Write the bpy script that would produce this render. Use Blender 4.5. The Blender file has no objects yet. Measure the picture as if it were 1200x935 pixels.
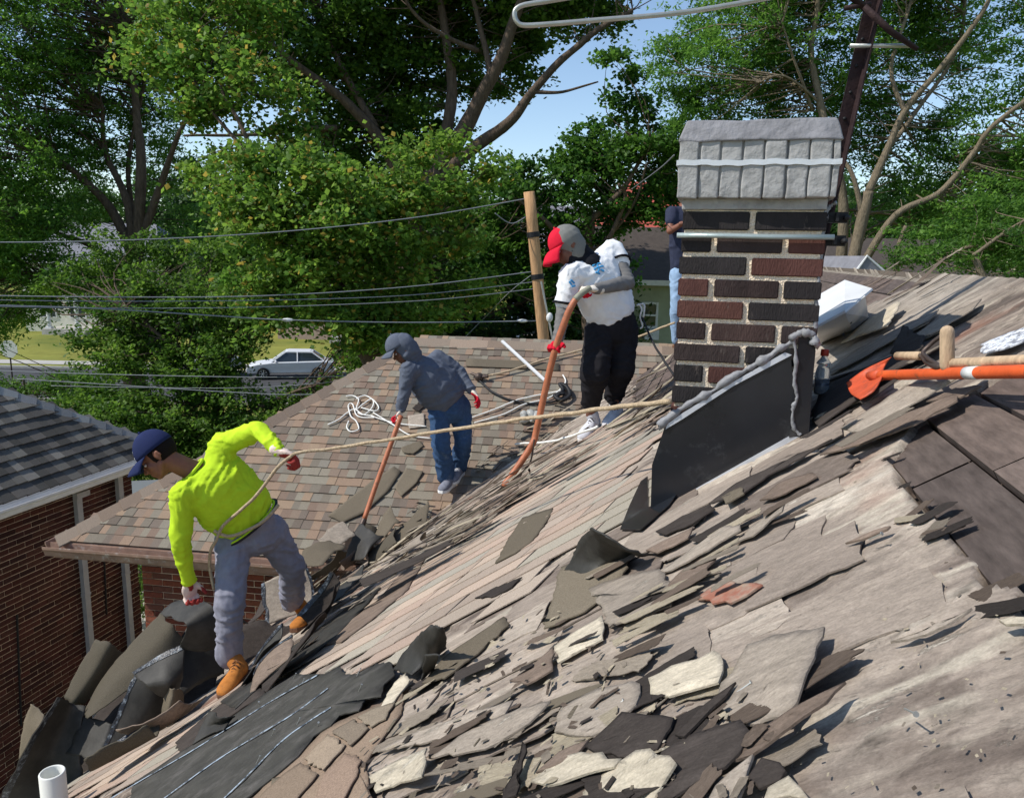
import bpy, bmesh, math, random
import numpy as np
from mathutils import Vector, Matrix, noise as mnoise
random.seed(7); RNG = np.random.default_rng(7)
S = bpy.context.scene; C = S.collection
PI = math.pi; rad = math.radians
# ------------------------------------------------------------ camera
F0 = 900.0; PITCH = rad(10.5); ROLL = .02
_fw = Vector((0, math.cos(PITCH), -math.sin(PITCH))); _u0 = Vector((0, math.sin(PITCH), math.cos(PITCH))); _r0 = Vector((1, 0, 0))
RT = math.cos(ROLL)*_r0 + math.sin(ROLL)*_u0; UP = -math.sin(ROLL)*_r0 + math.cos(ROLL)*_u0; FW = _fw
cd = bpy.data.cameras.new('camera'); cam = bpy.data.objects.new('camera', cd); C.objects.link(cam); S.camera = cam
cd.lens = F0/1200*36; cd.sensor_width = 36; cd.clip_start = .05; cd.clip_end = 2000
m = Matrix((RT, UP, -FW)).transposed().to_4x4(); cam.matrix_world = m
# ------------------------------------------------------------ world, sun, exposure
SUN_AZ = rad(-103); SUN_EL = rad(47)          # azimuth from +Y towards +X
W = bpy.data.worlds.new('World'); S.world = W; W.use_nodes = True
nt = W.node_tree; bg = nt.nodes['Background']
sky = nt.nodes.new('ShaderNodeTexSky'); sky.sky_type = 'NISHITA'; sky.sun_disc = False
sky.sun_elevation = SUN_EL; sky.sun_rotation = SUN_AZ; sky.air_density = 1.0; sky.dust_density = .25; sky.ozone_density = 1.6
nt.links.new(sky.outputs[0], bg.inputs[0]); bg.inputs[1].default_value = .15
sd = bpy.data.lights.new('sun', 'SUN'); sd.energy = 4.2; sd.angle = rad(.53); sd.color = (1, .955, .88)
sun = bpy.data.objects.new('sun', sd); C.objects.link(sun)
sdir = Vector((math.sin(SUN_AZ)*math.cos(SUN_EL), math.cos(SUN_AZ)*math.cos(SUN_EL), math.sin(SUN_EL)))
sun.rotation_euler = sdir.to_track_quat('Z', 'Y').to_euler()
S.view_settings.view_transform = 'Standard'; S.view_settings.look = 'None'; S.view_settings.gamma = 1
S.view_settings.exposure = 0.2
# ------------------------------------------------------------ geometry of the place
def ray(u, v):
    d = FW + (u-600)/F0*RT - (v-467.5)/F0*UP
    return d/d.y
def P(u, v, d): return ray(u, v)*d              # point at forward distance d
PA, PB, PC = .668, -.178, -.697                 # main roof plane z = PA x + PB y + PC
def PM(u, v, lift=0):
    d = ray(u, v); t = PC/(d.z-PA*d.x-PB*d.y); return d*t + NM*lift
TH = math.atan2(-PB, PA); SL = math.hypot(PA, PB); AL = math.atan(SL)
EU = Vector((math.cos(TH), -math.sin(TH), 0)); ER = Vector((math.sin(TH), math.cos(TH), 0)); EZ = Vector((0, 0, 1))
EW = (EU + EZ*SL).normalized(); NM = EW.cross(ER).normalized()
if NM.z < 0: NM = -NM
OM = Vector((0, 0, PC))
def main_pt(r, w, h=0): return OM + ER*r + EW*w + NM*h
def to_rw(p): q = p-OM; return q.dot(ER), q.dot(EW)
MAINM = Matrix(((ER.x, EW.x, NM.x, OM.x), (ER.y, EW.y, NM.y, OM.y), (ER.z, EW.z, NM.z, OM.z), (0, 0, 0, 1)))
# NB (ER, EW, NM) handedness
HAND = ER.cross(EW).dot(NM)
W_RIDGE = (-.045-PC)/EW.z; W_EAVE = (-3.2-PC)/EW.z; R_FAR = 9.3; R_NEAR = -1.6
T2 = rad(8); S2 = .62; G2 = ray(525, 572)*7.0
UX = Vector((math.cos(T2), -math.sin(T2), 0)); UY = Vector((math.sin(T2), math.cos(T2), 0))
UW = (UY+EZ*S2).normalized(); N2 = UX.cross(UW).normalized()
def PW(u, v, lift=0):
    d = ray(u, v); t = (G2.z-S2*UY.dot(G2))/(d.z-S2*UY.dot(d)); return d*t + N2*lift
GROUND = -6.7
# ------------------------------------------------------------ helpers
def tint(c, a=.85, b=1.15):
    k = random.uniform(a, b); return tuple(x*k for x in c)
def lin(c):
    return tuple((x/255/12.92 if x/255 <= .04045 else ((x/255+.055)/1.055)**2.4) for x in c)
def tag(o, label=None, cat=None, group=None, kind=None):
    if label: o['label'] = label
    if cat: o['category'] = cat
    if group: o['group'] = group
    if kind: o['kind'] = kind
    return o
def empty(name, loc=(0, 0, 0), label=None, cat=None, group=None, parent=None):
    o = bpy.data.objects.new(name, None); C.objects.link(o); o.location = loc; o.empty_display_size = .1
    if parent: setp(o, parent)
    return tag(o, label, cat, group)
def setp(o, parent):
    o.parent = parent
    o.matrix_parent_inverse = pmat(parent).inverted()
def pmat(o):
    M = o.matrix_basis.copy()
    return (pmat(o.parent) @ o.matrix_parent_inverse @ M) if o.parent else M
def link(name, me, parent=None, mat=None):
    o = bpy.data.objects.new(name, me); C.objects.link(o)
    if mat and not me.materials: me.materials.append(mat)
    if parent: setp(o, parent)
    return o
def mk(name, V, Fc, mat=None, parent=None, smooth=False, col=None):
    me = bpy.data.meshes.new(name); me.from_pydata([tuple(v) for v in V], [], Fc)
    if smooth: me.polygons.foreach_set('use_smooth', [True]*len(me.polygons))
    if col is not None: setcol(me, col)
    me.update(); return link(name, me, parent, mat)
def setcol(me, col):
    a = me.color_attributes.new('Col', 'FLOAT_COLOR', 'POINT'); n = len(me.vertices)
    c = np.ones((n, 4), np.float32)
    col = np.asarray(col, np.float32); c[:, :3] = col
    a.data.foreach_set('color', c.ravel())
def fast(name, V, Q, mat=None, parent=None, smooth=False, col=None):   # numpy verts, quads
    me = bpy.data.meshes.new(name); V = np.asarray(V, np.float32); Q = np.asarray(Q, np.int32); k = Q.shape[1]
    me.vertices.add(len(V)); me.vertices.foreach_set('co', V.ravel())
    me.loops.add(Q.size); me.loops.foreach_set('vertex_index', Q.ravel())
    me.polygons.add(len(Q)); me.polygons.foreach_set('loop_start', np.arange(0, Q.size, k, dtype=np.int32))
    me.polygons.foreach_set('loop_total', np.full(len(Q), k, np.int32))
    me.update(calc_edges=True)
    me.polygons.foreach_set('use_smooth', np.full(len(Q), smooth))
    if col is not None: setcol(me, col)
    return link(name, me, parent, mat)
class MB:
    def __init__(s): s.V = []; s.F = []; s.K = []
    def add(s, V, Fc, col=None):
        n = len(s.V); s.V += [Vector(v) for v in V]; s.F += [tuple(i+n for i in f) for f in Fc]
        s.K += [col or (1, 1, 1)]*len(V); return s
    def box(s, o, ax, ay, az, col=None, bev=0):     # o = corner, edges vectors
        o, ax, ay, az = map(Vector, (o, ax, ay, az))
        if ax.cross(ay).dot(az) < 0: o = o+ax; ax = -ax
        V = [o+ax*i+ay*j+az*k for k in (0, 1) for j in (0, 1) for i in (0, 1)]
        return s.add(V, [(0, 2, 3, 1), (4, 5, 7, 6), (0, 1, 5, 4), (2, 6, 7, 3), (0, 4, 6, 2), (1, 3, 7, 5)], col)
    def tube(s, pts, rr, n=8, cap=True, col=None, flat=1.0):
        pts = [Vector(p) for p in pts]; N = len(pts)
        if not hasattr(rr, '__len__'): rr = [rr]*N
        t0 = (pts[1]-pts[0]).normalized(); a = t0.orthogonal().normalized(); V = []; Fc = []
        for i, p in enumerate(pts):
            t = (pts[min(i+1, N-1)]-pts[max(i-1, 0)]).normalized()
            a = (a-t*a.dot(t)).normalized(); b = t.cross(a)
            for k in range(n):
                g = 2*PI*k/n; V.append(p+(a*math.cos(g)+b*math.sin(g)*flat)*rr[i])
        for i in range(N-1):
            for k in range(n):
                k2 = (k+1) % n; Fc.append((i*n+k, i*n+k2, (i+1)*n+k2, (i+1)*n+k))
        if cap: Fc += [tuple(reversed(range(n))), tuple(range((N-1)*n, N*n))]
        return s.add(V, Fc, col)
    def etube(s, secs, n=18):                        # secs: (centre, vecX*rx, vecY*ry)
        V = []; Fc = []
        for c, ax, ay in secs:
            c, ax, ay = map(Vector, (c, ax, ay))
            V += [c+ax*math.cos(2*PI*k/n)+ay*math.sin(2*PI*k/n) for k in range(n)]
        N = len(secs)
        for i in range(N-1):
            for k in range(n):
                k2 = (k+1) % n; Fc.append((i*n+k, i*n+k2, (i+1)*n+k2, (i+1)*n+k))
        Fc += [tuple(reversed(range(n))), tuple(range((N-1)*n, N*n))]
        return s.add(V, Fc)
    def ball(s, c, ax, ay, az, n=14):
        c, ax, ay, az = map(Vector, (c, ax, ay, az)); V = []; Fc = []; m_ = n//2+1
        for i in range(1, m_):
            f = PI*i/m_
            V += [c+az*math.cos(f)+(ax*math.cos(2*PI*k/n)+ay*math.sin(2*PI*k/n))*math.sin(f) for k in range(n)]
        for i in range(m_-2):
            for k in range(n):
                k2 = (k+1) % n; Fc.append((i*n+k, (i+1)*n+k, (i+1)*n+k2, i*n+k2))
        V += [c+az, c-az]; a, b = len(V)-2, len(V)-1
        for k in range(n):
            k2 = (k+1) % n; Fc.append((a, k, k2)); Fc.append((b, (m_-2)*n+k2, (m_-2)*n+k))
        return s.add(V, Fc)
    def cap(s, p0, r0, p1, r1, n=14):                # tapered capsule
        p0, p1 = Vector(p0), Vector(p1); t = (p1-p0)
        t = t.normalized() if t.length > 1e-6 else Vector((0, 0, 1)); pts = []; rr = []
        for g in (-80, -50, -25): pts.append(p0+t*r0*math.sin(rad(g))); rr.append(r0*math.cos(rad(g)))
        pts += [p0, p1]; rr += [r0, r1]
        for g in (25, 50, 80): pts.append(p1+t*r1*math.sin(rad(g))); rr.append(r1*math.cos(rad(g)))
        return s.tube(pts, rr, n)
    def build(s, name, mat=None, parent=None, smooth=False, col=True):
        return mk(name, s.V, s.F, mat, parent, smooth, s.K if col else None)
def cr(pts, n=8):                                    # Catmull-Rom through points
    pts = [Vector(p) for p in pts]; out = []
    for i in range(len(pts)-1):
        a, b, c, d = pts[max(i-1, 0)], pts[i], pts[i+1], pts[min(i+2, len(pts)-1)]
        for k in range(n):
            t = k/n; out.append(.5*((2*b)+(c-a)*t+(2*a-5*b+4*c-d)*t*t+(3*b-a-3*c+d)*t**3))
    out.append(pts[-1]); return out
# numpy value noise
_T = RNG.random(65536).astype(np.float32)
def vn(x, y, seed=0):
    xi = np.floor(x).astype(np.int64); yi = np.floor(y).astype(np.int64); fx = x-xi; fy = y-yi
    fx = fx*fx*(3-2*fx); fy = fy*fy*(3-2*fy)
    h = lambda a, b: _T[(a*374761393+b*668265263+seed*974634777 ^ (a*b*31+b*7919)) & 65535]
    return (h(xi, yi)*(1-fx)+h(xi+1, yi)*fx)*(1-fy)+(h(xi, yi+1)*(1-fx)+h(xi+1, yi+1)*fx)*fy
def fbm(x, y, seed=0, o=4):
    s = 0; a = .5; t = 0
    for k in range(o): s = s+a*vn(x*2**k, y*2**k, seed+k*17); t += a; a *= .5
    return s/t
def inpoly(x, y, poly):
    r = np.zeros(np.shape(x), bool); n = len(poly)
    for i in range(n):
        x0, y0 = poly[i]; x1, y1 = poly[(i+1) % n]
        c = ((y0 > y) != (y1 > y)) & (x < (x1-x0)*(y-y0)/(y1-y0+1e-12)+x0); r ^= c
    return r
# ------------------------------------------------------------ materials
WARM = 1
def mat(name, base=(.5, .5, .5), rough=.8, metal=0, vcol=False, var=.25, scale=8, bump=.3, bscale=60, stretch=(1, 1, 1), dirt=None, spec=.3, transl=0, objvar=0, bdist=.01):
    M = bpy.data.materials.new(name); M.use_nodes = True; n = M.node_tree.nodes; l = M.node_tree.links
    b = n['Principled BSDF']; b.inputs['Roughness'].default_value = rough; b.inputs['Metallic'].default_value = metal
    b.inputs['Specular IOR Level'].default_value = spec
    tc = n.new('ShaderNodeTexCoord'); mp = n.new('ShaderNodeMapping'); mp.inputs['Scale'].default_value = stretch
    l.new(tc.outputs['Object'], mp.inputs[0])
    n1 = n.new('ShaderNodeTexNoise'); n1.inputs['Scale'].default_value = scale; n1.inputs['Detail'].default_value = 8; n1.inputs['Roughness'].default_value = .65
    l.new(mp.outputs[0], n1.inputs[0])
    if vcol:
        at = n.new('ShaderNodeVertexColor'); at.layer_name = 'Col'; src = at.outputs[0]
        if base != (.5, .5, .5):
            mu = n.new('ShaderNodeMix'); mu.data_type = 'RGBA'; mu.blend_type = 'MULTIPLY'; mu.inputs[0].default_value = 1
            l.new(src, mu.inputs[6]); mu.inputs[7].default_value = (*base, 1); src = mu.outputs[2]
    else:
        rg = n.new('ShaderNodeRGB'); rg.outputs[0].default_value = (*base, 1); src = rg.outputs[0]
    mr = n.new('ShaderNodeMapRange'); mr.inputs[1].default_value = .3; mr.inputs[2].default_value = .7
    mr.inputs[3].default_value = 1-var; mr.inputs[4].default_value = 1+var; l.new(n1.outputs[0], mr.inputs[0])
    vm = n.new('ShaderNodeVectorMath'); vm.operation = 'SCALE'; l.new(src, vm.inputs[0]); l.new(mr.outputs[0], vm.inputs['Scale'])
    out = vm.outputs[0]
    if objvar:
        oi = n.new('ShaderNodeObjectInfo'); m2 = n.new('ShaderNodeMapRange'); m2.inputs[3].default_value = 1-objvar; m2.inputs[4].default_value = 1+objvar
        l.new(oi.outputs['Random'], m2.inputs[0]); v2 = n.new('ShaderNodeVectorMath'); v2.operation = 'SCALE'
        l.new(out, v2.inputs[0]); l.new(m2.outputs[0], v2.inputs['Scale']); out = v2.outputs[0]
    if dirt:
        c2, sc, lo, hi = dirt; n3 = n.new('ShaderNodeTexNoise'); n3.inputs['Scale'].default_value = sc; n3.inputs['Detail'].default_value = 9; n3.inputs['Roughness'].default_value = .7
        l.new(mp.outputs[0], n3.inputs[0]); m3 = n.new('ShaderNodeMapRange'); m3.inputs[1].default_value = lo; m3.inputs[2].default_value = hi; l.new(n3.outputs[0], m3.inputs[0])
        mx = n.new('ShaderNodeMix'); mx.data_type = 'RGBA'; l.new(m3.outputs[0], mx.inputs[0]); l.new(out, mx.inputs[6]); mx.inputs[7].default_value = (*c2, 1); out = mx.outputs[2]
    l.new(out, b.inputs['Base Color'])
    if bump:
        n2 = n.new('ShaderNodeTexNoise'); n2.inputs['Scale'].default_value = bscale; n2.inputs['Detail'].default_value = 6; l.new(mp.outputs[0], n2.inputs[0])
        bp = n.new('ShaderNodeBump'); bp.inputs['Strength'].default_value = bump; bp.inputs['Distance'].default_value = bdist
        l.new(n2.outputs[0], bp.inputs['Height']); l.new(bp.outputs[0], b.inputs['Normal'])
    if transl:
        tr = n.new('ShaderNodeBsdfTranslucent'); l.new(out, tr.inputs[0]); ms = n.new('ShaderNodeMixShader'); ms.inputs[0].default_value = transl
        l.new(b.outputs[0], ms.inputs[1]); l.new(tr.outputs[0], ms.inputs[2]); l.new(ms.outputs[0], n['Material Output'].inputs[0])
    return M
GR = dict(var=.35, scale=220, bump=.5, bscale=260, bdist=.004)
M_gran = mat('granule_shingle', vcol=True, rough=.95, spec=.15, **GR)
def streakmat(name, base=None, objvar=0, lightc=(212, 204, 188), darkc=(62, 53, 48), lt=.60, dk_=.62, var=.34, local=False):
    M = mat(name, base or (.5, .5, .5), rough=.95, spec=.12, vcol=base is None, var=.16, scale=210, bump=0, objvar=objvar); n = M.node_tree.nodes; l = M.node_tree.links; b = n['Principled BSDF']
    cur = b.inputs['Base Color'].links[0].from_socket; tc = n.new('ShaderNodeTexCoord')
    if local: src = tc.outputs['Object']; sc3 = (1, 1, 1)
    else:
        cx = n.new('ShaderNodeCombineXYZ'); src = cx.outputs[0]
        for i, ax in enumerate(AXES):
            d = n.new('ShaderNodeVectorMath'); d.operation = 'DOT_PRODUCT'; d.inputs[1].default_value = ax; l.new(tc.outputs['Object'], d.inputs[0]); l.new(d.outputs['Value'], cx.inputs[i])
    def nz(sx, sy, det, ro, seed):
        mp = n.new('ShaderNodeMapping'); mp.inputs['Scale'].default_value = (sx, sy, sy); mp.inputs['Location'].default_value = (seed, seed*2, 0); l.new(src, mp.inputs[0])
        t = n.new('ShaderNodeTexNoise'); t.inputs['Scale'].default_value = 1; t.inputs['Detail'].default_value = det; t.inputs['Roughness'].default_value = ro; t.inputs['Distortion'].default_value = .6; l.new(mp.outputs[0], t.inputs[0]); return t.outputs[0]
    def rng_(x, a, b_, c, d):
        m = n.new('ShaderNodeMapRange'); m.inputs[1].default_value = a; m.inputs[2].default_value = b_; m.inputs[3].default_value = c; m.inputs[4].default_value = d; l.new(x, m.inputs[0]); return m.outputs[0]
    s1 = nz(8, 26, 12, .78, 0); s2 = nz(45, 110, 6, .75, 5); s3 = nz(5, 14, 12, .8, 11); s4 = nz(8, 20, 12, .84, 23)
    k = n.new('ShaderNodeMath'); k.operation = 'MULTIPLY'; l.new(rng_(s1, .3, .7, 1-var, 1+var), k.inputs[0]); l.new(rng_(s2, .3, .7, .8, 1.2), k.inputs[1])
    v = n.new('ShaderNodeVectorMath'); v.operation = 'SCALE'; l.new(cur, v.inputs[0]); l.new(k.outputs[0], v.inputs['Scale']); cur = v.outputs[0]
    for fac, c in ((rng_(s3, lt, lt+.06, 0, .62), lightc), (rng_(s4, dk_, dk_+.05, 0, .75), darkc)):
        mx = n.new('ShaderNodeMix'); mx.data_type = 'RGBA'; l.new(fac, mx.inputs[0]); l.new(cur, mx.inputs[6]); mx.inputs[7].default_value = (*lin(c), 1); cur = mx.outputs[2]
    l.new(cur, b.inputs['Base Color'])
    ad = n.new('ShaderNodeMath'); ad.operation = 'ADD'; l.new(s1, ad.inputs[0]); l.new(rng_(s4, dk_, dk_+.04, 0, -.5), ad.inputs[1]); a2 = n.new('ShaderNodeMath'); a2.operation = 'ADD'; l.new(ad.outputs[0], a2.inputs[0]); l.new(rng_(s3, lt, lt+.03, 0, .35), a2.inputs[1])
    a3 = n.new('ShaderNodeMath'); a3.operation = 'MULTIPLY_ADD'; l.new(s2, a3.inputs[0]); a3.inputs[1].default_value = .5; l.new(a2.outputs[0], a3.inputs[2])
    bp = n.new('ShaderNodeBump'); bp.inputs['Strength'].default_value = .75; bp.inputs['Distance'].default_value = .006; l.new(a3.outputs[0], bp.inputs['Height']); l.new(bp.outputs[0], b.inputs['Normal']); return M
AXES = (tuple(EW), tuple(ER), tuple(NM))
M_felt = streakmat('weathered_felt', local=True)
M_board = mat('sheathing_wood', vcol=True, rough=.9, spec=.15, var=.4, scale=10, bump=.5, bscale=30, stretch=(5, .8, 1), bdist=.004, dirt=((.10, .085, .075), 9, .6, .8))
M_under = mat('black_shingle_underside', lin((50, 48, 44)), rough=.62, spec=.35, var=.35, scale=9, bump=.35, bscale=160, bdist=.003, dirt=((.075, .07, .06), 5, .5, .8))
M_mid = mat('grey_brown_granules', lin((108, 99, 85)), rough=.95, spec=.1, **GR, objvar=.2)
M_tar2 = mat('pale_sealant_line', lin((60, 66, 74)), rough=.4, spec=.4, var=.3, scale=30, bump=.5, bscale=90, dirt=((.34, .40, .46), 26, .42, .54))
M_tar = mat('tar_sealant_strip', lin((34, 37, 44)), rough=.35, spec=.5, var=.3, scale=40, bump=.6, bscale=90, dirt=((.26, .30, .34), 30, .5, .66))
M_light = streakmat('weathered_light_felt', lin((184, 173, 153)), .14, lt=.56)
M_greyfelt = streakmat('grey_felt', lin((148, 137, 124)), .2)
M_brownfelt = streakmat('brown_felt', lin((120, 105, 93)), .25, lt=.66)
M_blackfelt = streakmat('black_felt', lin((64, 58, 54)), .25, lightc=(120, 112, 104), lt=.66, darkc=(30, 27, 25))
M_red = mat('rusty_red_felt', lin((150, 100, 82)), rough=.95, var=.3, scale=12, bump=.4, dirt=((.3, .26, .2), 9, .45, .6))
M_brick = mat('brick_face', vcol=True, rough=.92, spec=.15, var=.3, scale=45, bump=.7, bscale=150, stretch=(1, 1, 1), bdist=.006, dirt=((.02, .016, .014), 30, .56, .72))
M_mortar = mat('sandy_mortar', lin((240, 220, 194)), rough=.98, spec=.05, var=.18, scale=150, bump=.9, bscale=170, bdist=.01)
M_cap = mat('grey_painted_masonry', lin((158, 157, 155)), rough=.9, var=.12, scale=20, bump=.6, bscale=40, bdist=.012, dirt=((.16, .155, .15), 9, .55, .8))
M_crown = mat('grey_mortar_crown', lin((128, 127, 130)), rough=.9, var=.25, scale=14, bump=.7, bscale=30, bdist=.015)
M_strap = mat('white_metal_strap', lin((214, 216, 218)), rough=.4, metal=.3, var=.06, bump=.1)
M_bar = mat('greenish_steel_bar', lin((160, 172, 170)), rough=.45, metal=.4, var=.15, bump=.15)
M_flash = mat('black_flashing_metal', lin((34, 36, 41)), rough=.24, metal=.15, spec=.55, var=.25, scale=4, bump=.06, bscale=6, bdist=.02, dirt=((.09, .095, .10), 7, .55, .8))
M_lead = mat('grey_sealant', lin((132, 132, 134)), rough=.55, var=.2, scale=30, bump=.5, bscale=50)
M_edge = mat('pale_flashing_edge', lin((205, 207, 212)), rough=.5, metal=.3, var=.1, bump=.1)
M_mast = mat('rusty_dark_mast', lin((52, 38, 38)), rough=.7, metal=.4, var=.35, scale=30, bump=.3)
M_alu = mat('dull_aluminium', lin((176, 176, 170)), rough=.4, metal=.6, var=.15, bump=.1)
M_white = mat('white_paint', lin((208, 208, 206)), rough=.6, var=.08, bump=.1)
M_pvc = mat('white_pvc', lin((225, 225, 218)), rough=.4, var=.04, bump=.02, scale=3)
M_gut = mat('painted_gutter', lin((205, 205, 205)), rough=.5, var=.12, scale=6, bump=.1)
M_gutb = mat('stained_brown_gutter', lin((150, 122, 106)), rough=.6, var=.3, scale=9, bump=.2, dirt=((.5, .46, .42), 14, .55, .7))
M_dsp = mat('downspout_paint', lin((150, 150, 155)), rough=.5, var=.15, scale=6, bump=.1)
M_orange = mat('orange_fibreglass', lin((206, 88, 44)), rough=.5, var=.2, scale=12, bump=.1, bscale=80, dirt=((.10, .06, .04), 22, .56, .7))
M_blade = mat('orange_painted_steel', lin((196, 84, 52)), rough=.5, var=.2, scale=18, bump=.15, dirt=((.09, .05, .04), 14, .52, .7))
M_copper = mat('orange_brown_handle', lin((172, 104, 72)), rough=.45, var=.25, scale=14, bump=.15, dirt=((.25, .12, .07), 20, .55, .7))
M_wood = mat('pale_ash_wood', lin((186, 160, 130)), rough=.75, var=.3, scale=12, stretch=(4, 4, 1), bump=.3)
M_steel = mat('dark_worn_steel', lin((86, 74, 68)), rough=.5, metal=.5, var=.35, scale=15, bump=.2)
M_pole = mat('utility_pole_wood', lin((176, 138, 100)), rough=.9, var=.35, scale=6, stretch=(6, 6, .5), bump=.6, bscale=20)
M_bark = mat('grey_brown_bark', lin((92, 78, 66)), rough=.95, var=.4, scale=4, stretch=(3, 3, .8), bump=.9, bscale=14, bdist=.04)
M_bark2 = mat('pale_furrowed_bark', lin((118, 106, 88)), rough=.95, var=.35, scale=5, stretch=(3, 3, .8), bump=.9, bscale=16, bdist=.04)
M_leaf = mat('leaf', vcol=True, rough=.55, spec=.35, var=.15, scale=.8, bump=0, transl=.6)
M_wire = mat('cable_grey', lin((126, 130, 134)), rough=.6, var=.1, bump=0)
M_rope = mat('tan_rope', lin((176, 156, 128)), rough=.95, var=.3, scale=60, bump=.8, bscale=90)
M_wrope = mat('white_cord', lin((226, 224, 216)), rough=.9, var=.1, scale=60, bump=.4, bscale=90)
M_black = mat('black_rubber', lin((30, 30, 32)), rough=.6, var=.2, bump=.1)
M_grass = mat('lawn_grass', lin((132, 132, 66)), rough=1, spec=.05, var=.35, scale=.5, bump=.8, bscale=8, dirt=((.09, .12, .03), .25, .45, .65))
M_road = mat('asphalt', (.055, .055, .058), rough=.95, var=.25, scale=1.5, bump=.3, bscale=30)
M_conc = mat('concrete', lin((172, 168, 160)), rough=.9, var=.15, scale=2, bump=.3)
M_glass = mat('window_glass', (.03, .04, .05), rough=.08, spec=.7, var=.1, bump=0)
def cloth(name, c, var=.12, **k): return mat(name, lin(c), rough=.92, spec=.12, var=var, scale=26, bump=.35, bscale=300, bdist=.003, **k)
# ------------------------------------------------------------ ground
def grid_sheet(name, x0, x1, y0, y1, z, m, nx=2, ny=2, parent=None, amp=0):
    X, Y = np.meshgrid(np.linspace(x0, x1, nx), np.linspace(y0, y1, ny)); Z = np.full(X.shape, z)+amp*(fbm(X*.08, Y*.08, 3)-.5)
    V = np.stack([X, Y, Z], -1).reshape(-1, 3); i = np.arange((ny-1)*nx).reshape(ny-1, nx)[:, :-1].ravel()
    return fast(name, V, np.stack([i, i+1, i+nx+1, i+nx], -1), m, parent)
tag(grid_sheet('ground', -600, 600, -200, 1400, GROUND, M_grass, 60, 60), kind='structure')
tag(grid_sheet('road', -200, 200, 33.5, 42.6, GROUND+.01, M_road), kind='structure')
b = MB(); b.box((-200, 42.6, GROUND), (400, 0, 0), (0, .18, 0), (0, 0, .13)); b.box((-200, 33.3, GROUND), (400, 0, 0), (0, .18, 0), (0, 0, .13)); tag(b.build('kerb', M_conc), kind='structure')
tag(grid_sheet('pavement', -200, 200, 44.2, 45.7, GROUND+.02, M_conc), kind='structure')
tag(grid_sheet('driveway', -9.5, -5.9, 5, 33.3, GROUND+.015, M_conc), kind='structure')
# ------------------------------------------------------------ our house: main roof deck
def rw(u, v): return to_rw(PM(u, v))
def rpoly(*pts): return [rw(*p) for p in pts]
house = empty('brick_house', (0, 0, GROUND), 'brick house under our feet, its old roof half stripped of shingles', 'house')
MF = Matrix(((EW.x, ER.x, NM.x, OM.x), (EW.y, ER.y, NM.y, OM.y), (EW.z, ER.z, NM.z, OM.z), (0, 0, 0, 1)))   # local x = upslope, y = along ridge, z = out
def onplane(o, parent=None):
    o.matrix_basis = MF
    if parent: setp(o, parent)
    return o
POLY_R3 = rpoly((1045, 548), (1075, 505), (1118, 470), (1200, 440)) + [(1.6, 1.16), (.2, 1.16), (.62, .47)] + rpoly((1200, 722), (1120, 640))
POLY_R1 = rpoly((60, 935), (250, 830), (440, 690), (560, 590), (650, 530), (770, 480), (765, 600), (740, 630), (650, 660), (600, 735), (520, 740), (470, 790), (340, 790), (300, 815), (150, 935))
POLY_R4 = [(3.75, 1.16), (9.3, 1.16), (9.3, -1.2), (5.2, -.6), (5.0, .45), (4.1, .9)]
ws = np.concatenate([np.arange(W_EAVE, -2.4, .025), np.arange(-2.4, W_RIDGE, .0085), [W_RIDGE]])
rs = np.concatenate([np.arange(R_NEAR, .3, .03), np.arange(.3, 3.0, .0085), np.arange(3.0, R_FAR, .024), [R_FAR]])
Wg, Rg = np.meshgrid(ws, rs)
edge = (fbm(Wg*14, Rg*14, 91, 5)-.5)*.09
m3 = inpoly(Rg+edge, Wg+edge*.6, POLY_R3); m4 = inpoly(Rg+edge*1.5, Wg+edge, POLY_R4); mb = m3 | m4
warp = (fbm(Wg*2, Rg*2, 5, 3)-.5)*.12
n1 = fbm(Wg*2.2, (Rg+warp)*6.5, 11, 6); n2 = fbm(Wg*7, (Rg+warp)*30, 23, 5); n3 = fbm(Wg*1.1, Rg*1.3, 37, 3); n4 = fbm(Wg*30, Rg*60, 41, 3); n5 = fbm(Wg*3, Rg*5, 47, 4)
ter = n1*8; fl = np.floor(ter); fr = ter-fl; st = fl+np.clip((fr-.95)/.05, 0, 1)
H = .012+.0030*(st-4)+.0020*(n2-.5)+.0012*(n4-.5)+.008*(n3-.5)
m1 = inpoly(Rg, Wg, POLY_R1); H = np.where(m1, .019+.002*(n4-.5), H)
# slab seams: courses along the ridge with staggered butt joints
row = np.floor((Wg+2.0+.01*n5)/.31); sw = np.abs(((Wg+2.0+.01*n5)/.31) % 1-.5)
H -= .004*(sw > .488)*(n5 > .42)
H = np.where(mb, -.028, H)
cb = lambda *c: np.array([lin(x) for x in c])
pal = cb((92, 82, 75), (122, 110, 100), (144, 132, 120), (162, 149, 135), (182, 171, 156))
def ramp(t, pal):
    t = np.clip(t, 0, .9999)*(len(pal)-1); i = t.astype(int); f = (t-i)[..., None]; return pal[i]*(1-f)+pal[i+1]*f
t_ = .50+1.0*(n1-.5)+1.15*(n2-.5)+.75*(n3-.5)+.5*(n5-.5)+(st % 3-1)*.10
stv = np.clip((fbm(Wg*3.2, Rg*30, 77, 4)-.60)*9, 0, 1)*np.clip((fbm(Wg*1.5, Rg*2, 78, 3)-.42)*6, 0, 1)
col = ramp(t_, pal)
col = col*(1-stv[..., None]*.75)+np.array(lin((182, 172, 155)))*stv[..., None]*.75
dk = np.clip((n4*.5+n2*.5-.60)*9, 0, 1)[..., None]; col = col*(1-.5*dk)
rust = np.clip((fbm(Wg*2.5, Rg*5, 79, 3)-.66)*8, 0, 1)[..., None]; col = col*(1-rust*.5)+np.array(lin((140, 98, 80)))*rust*.5
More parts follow.
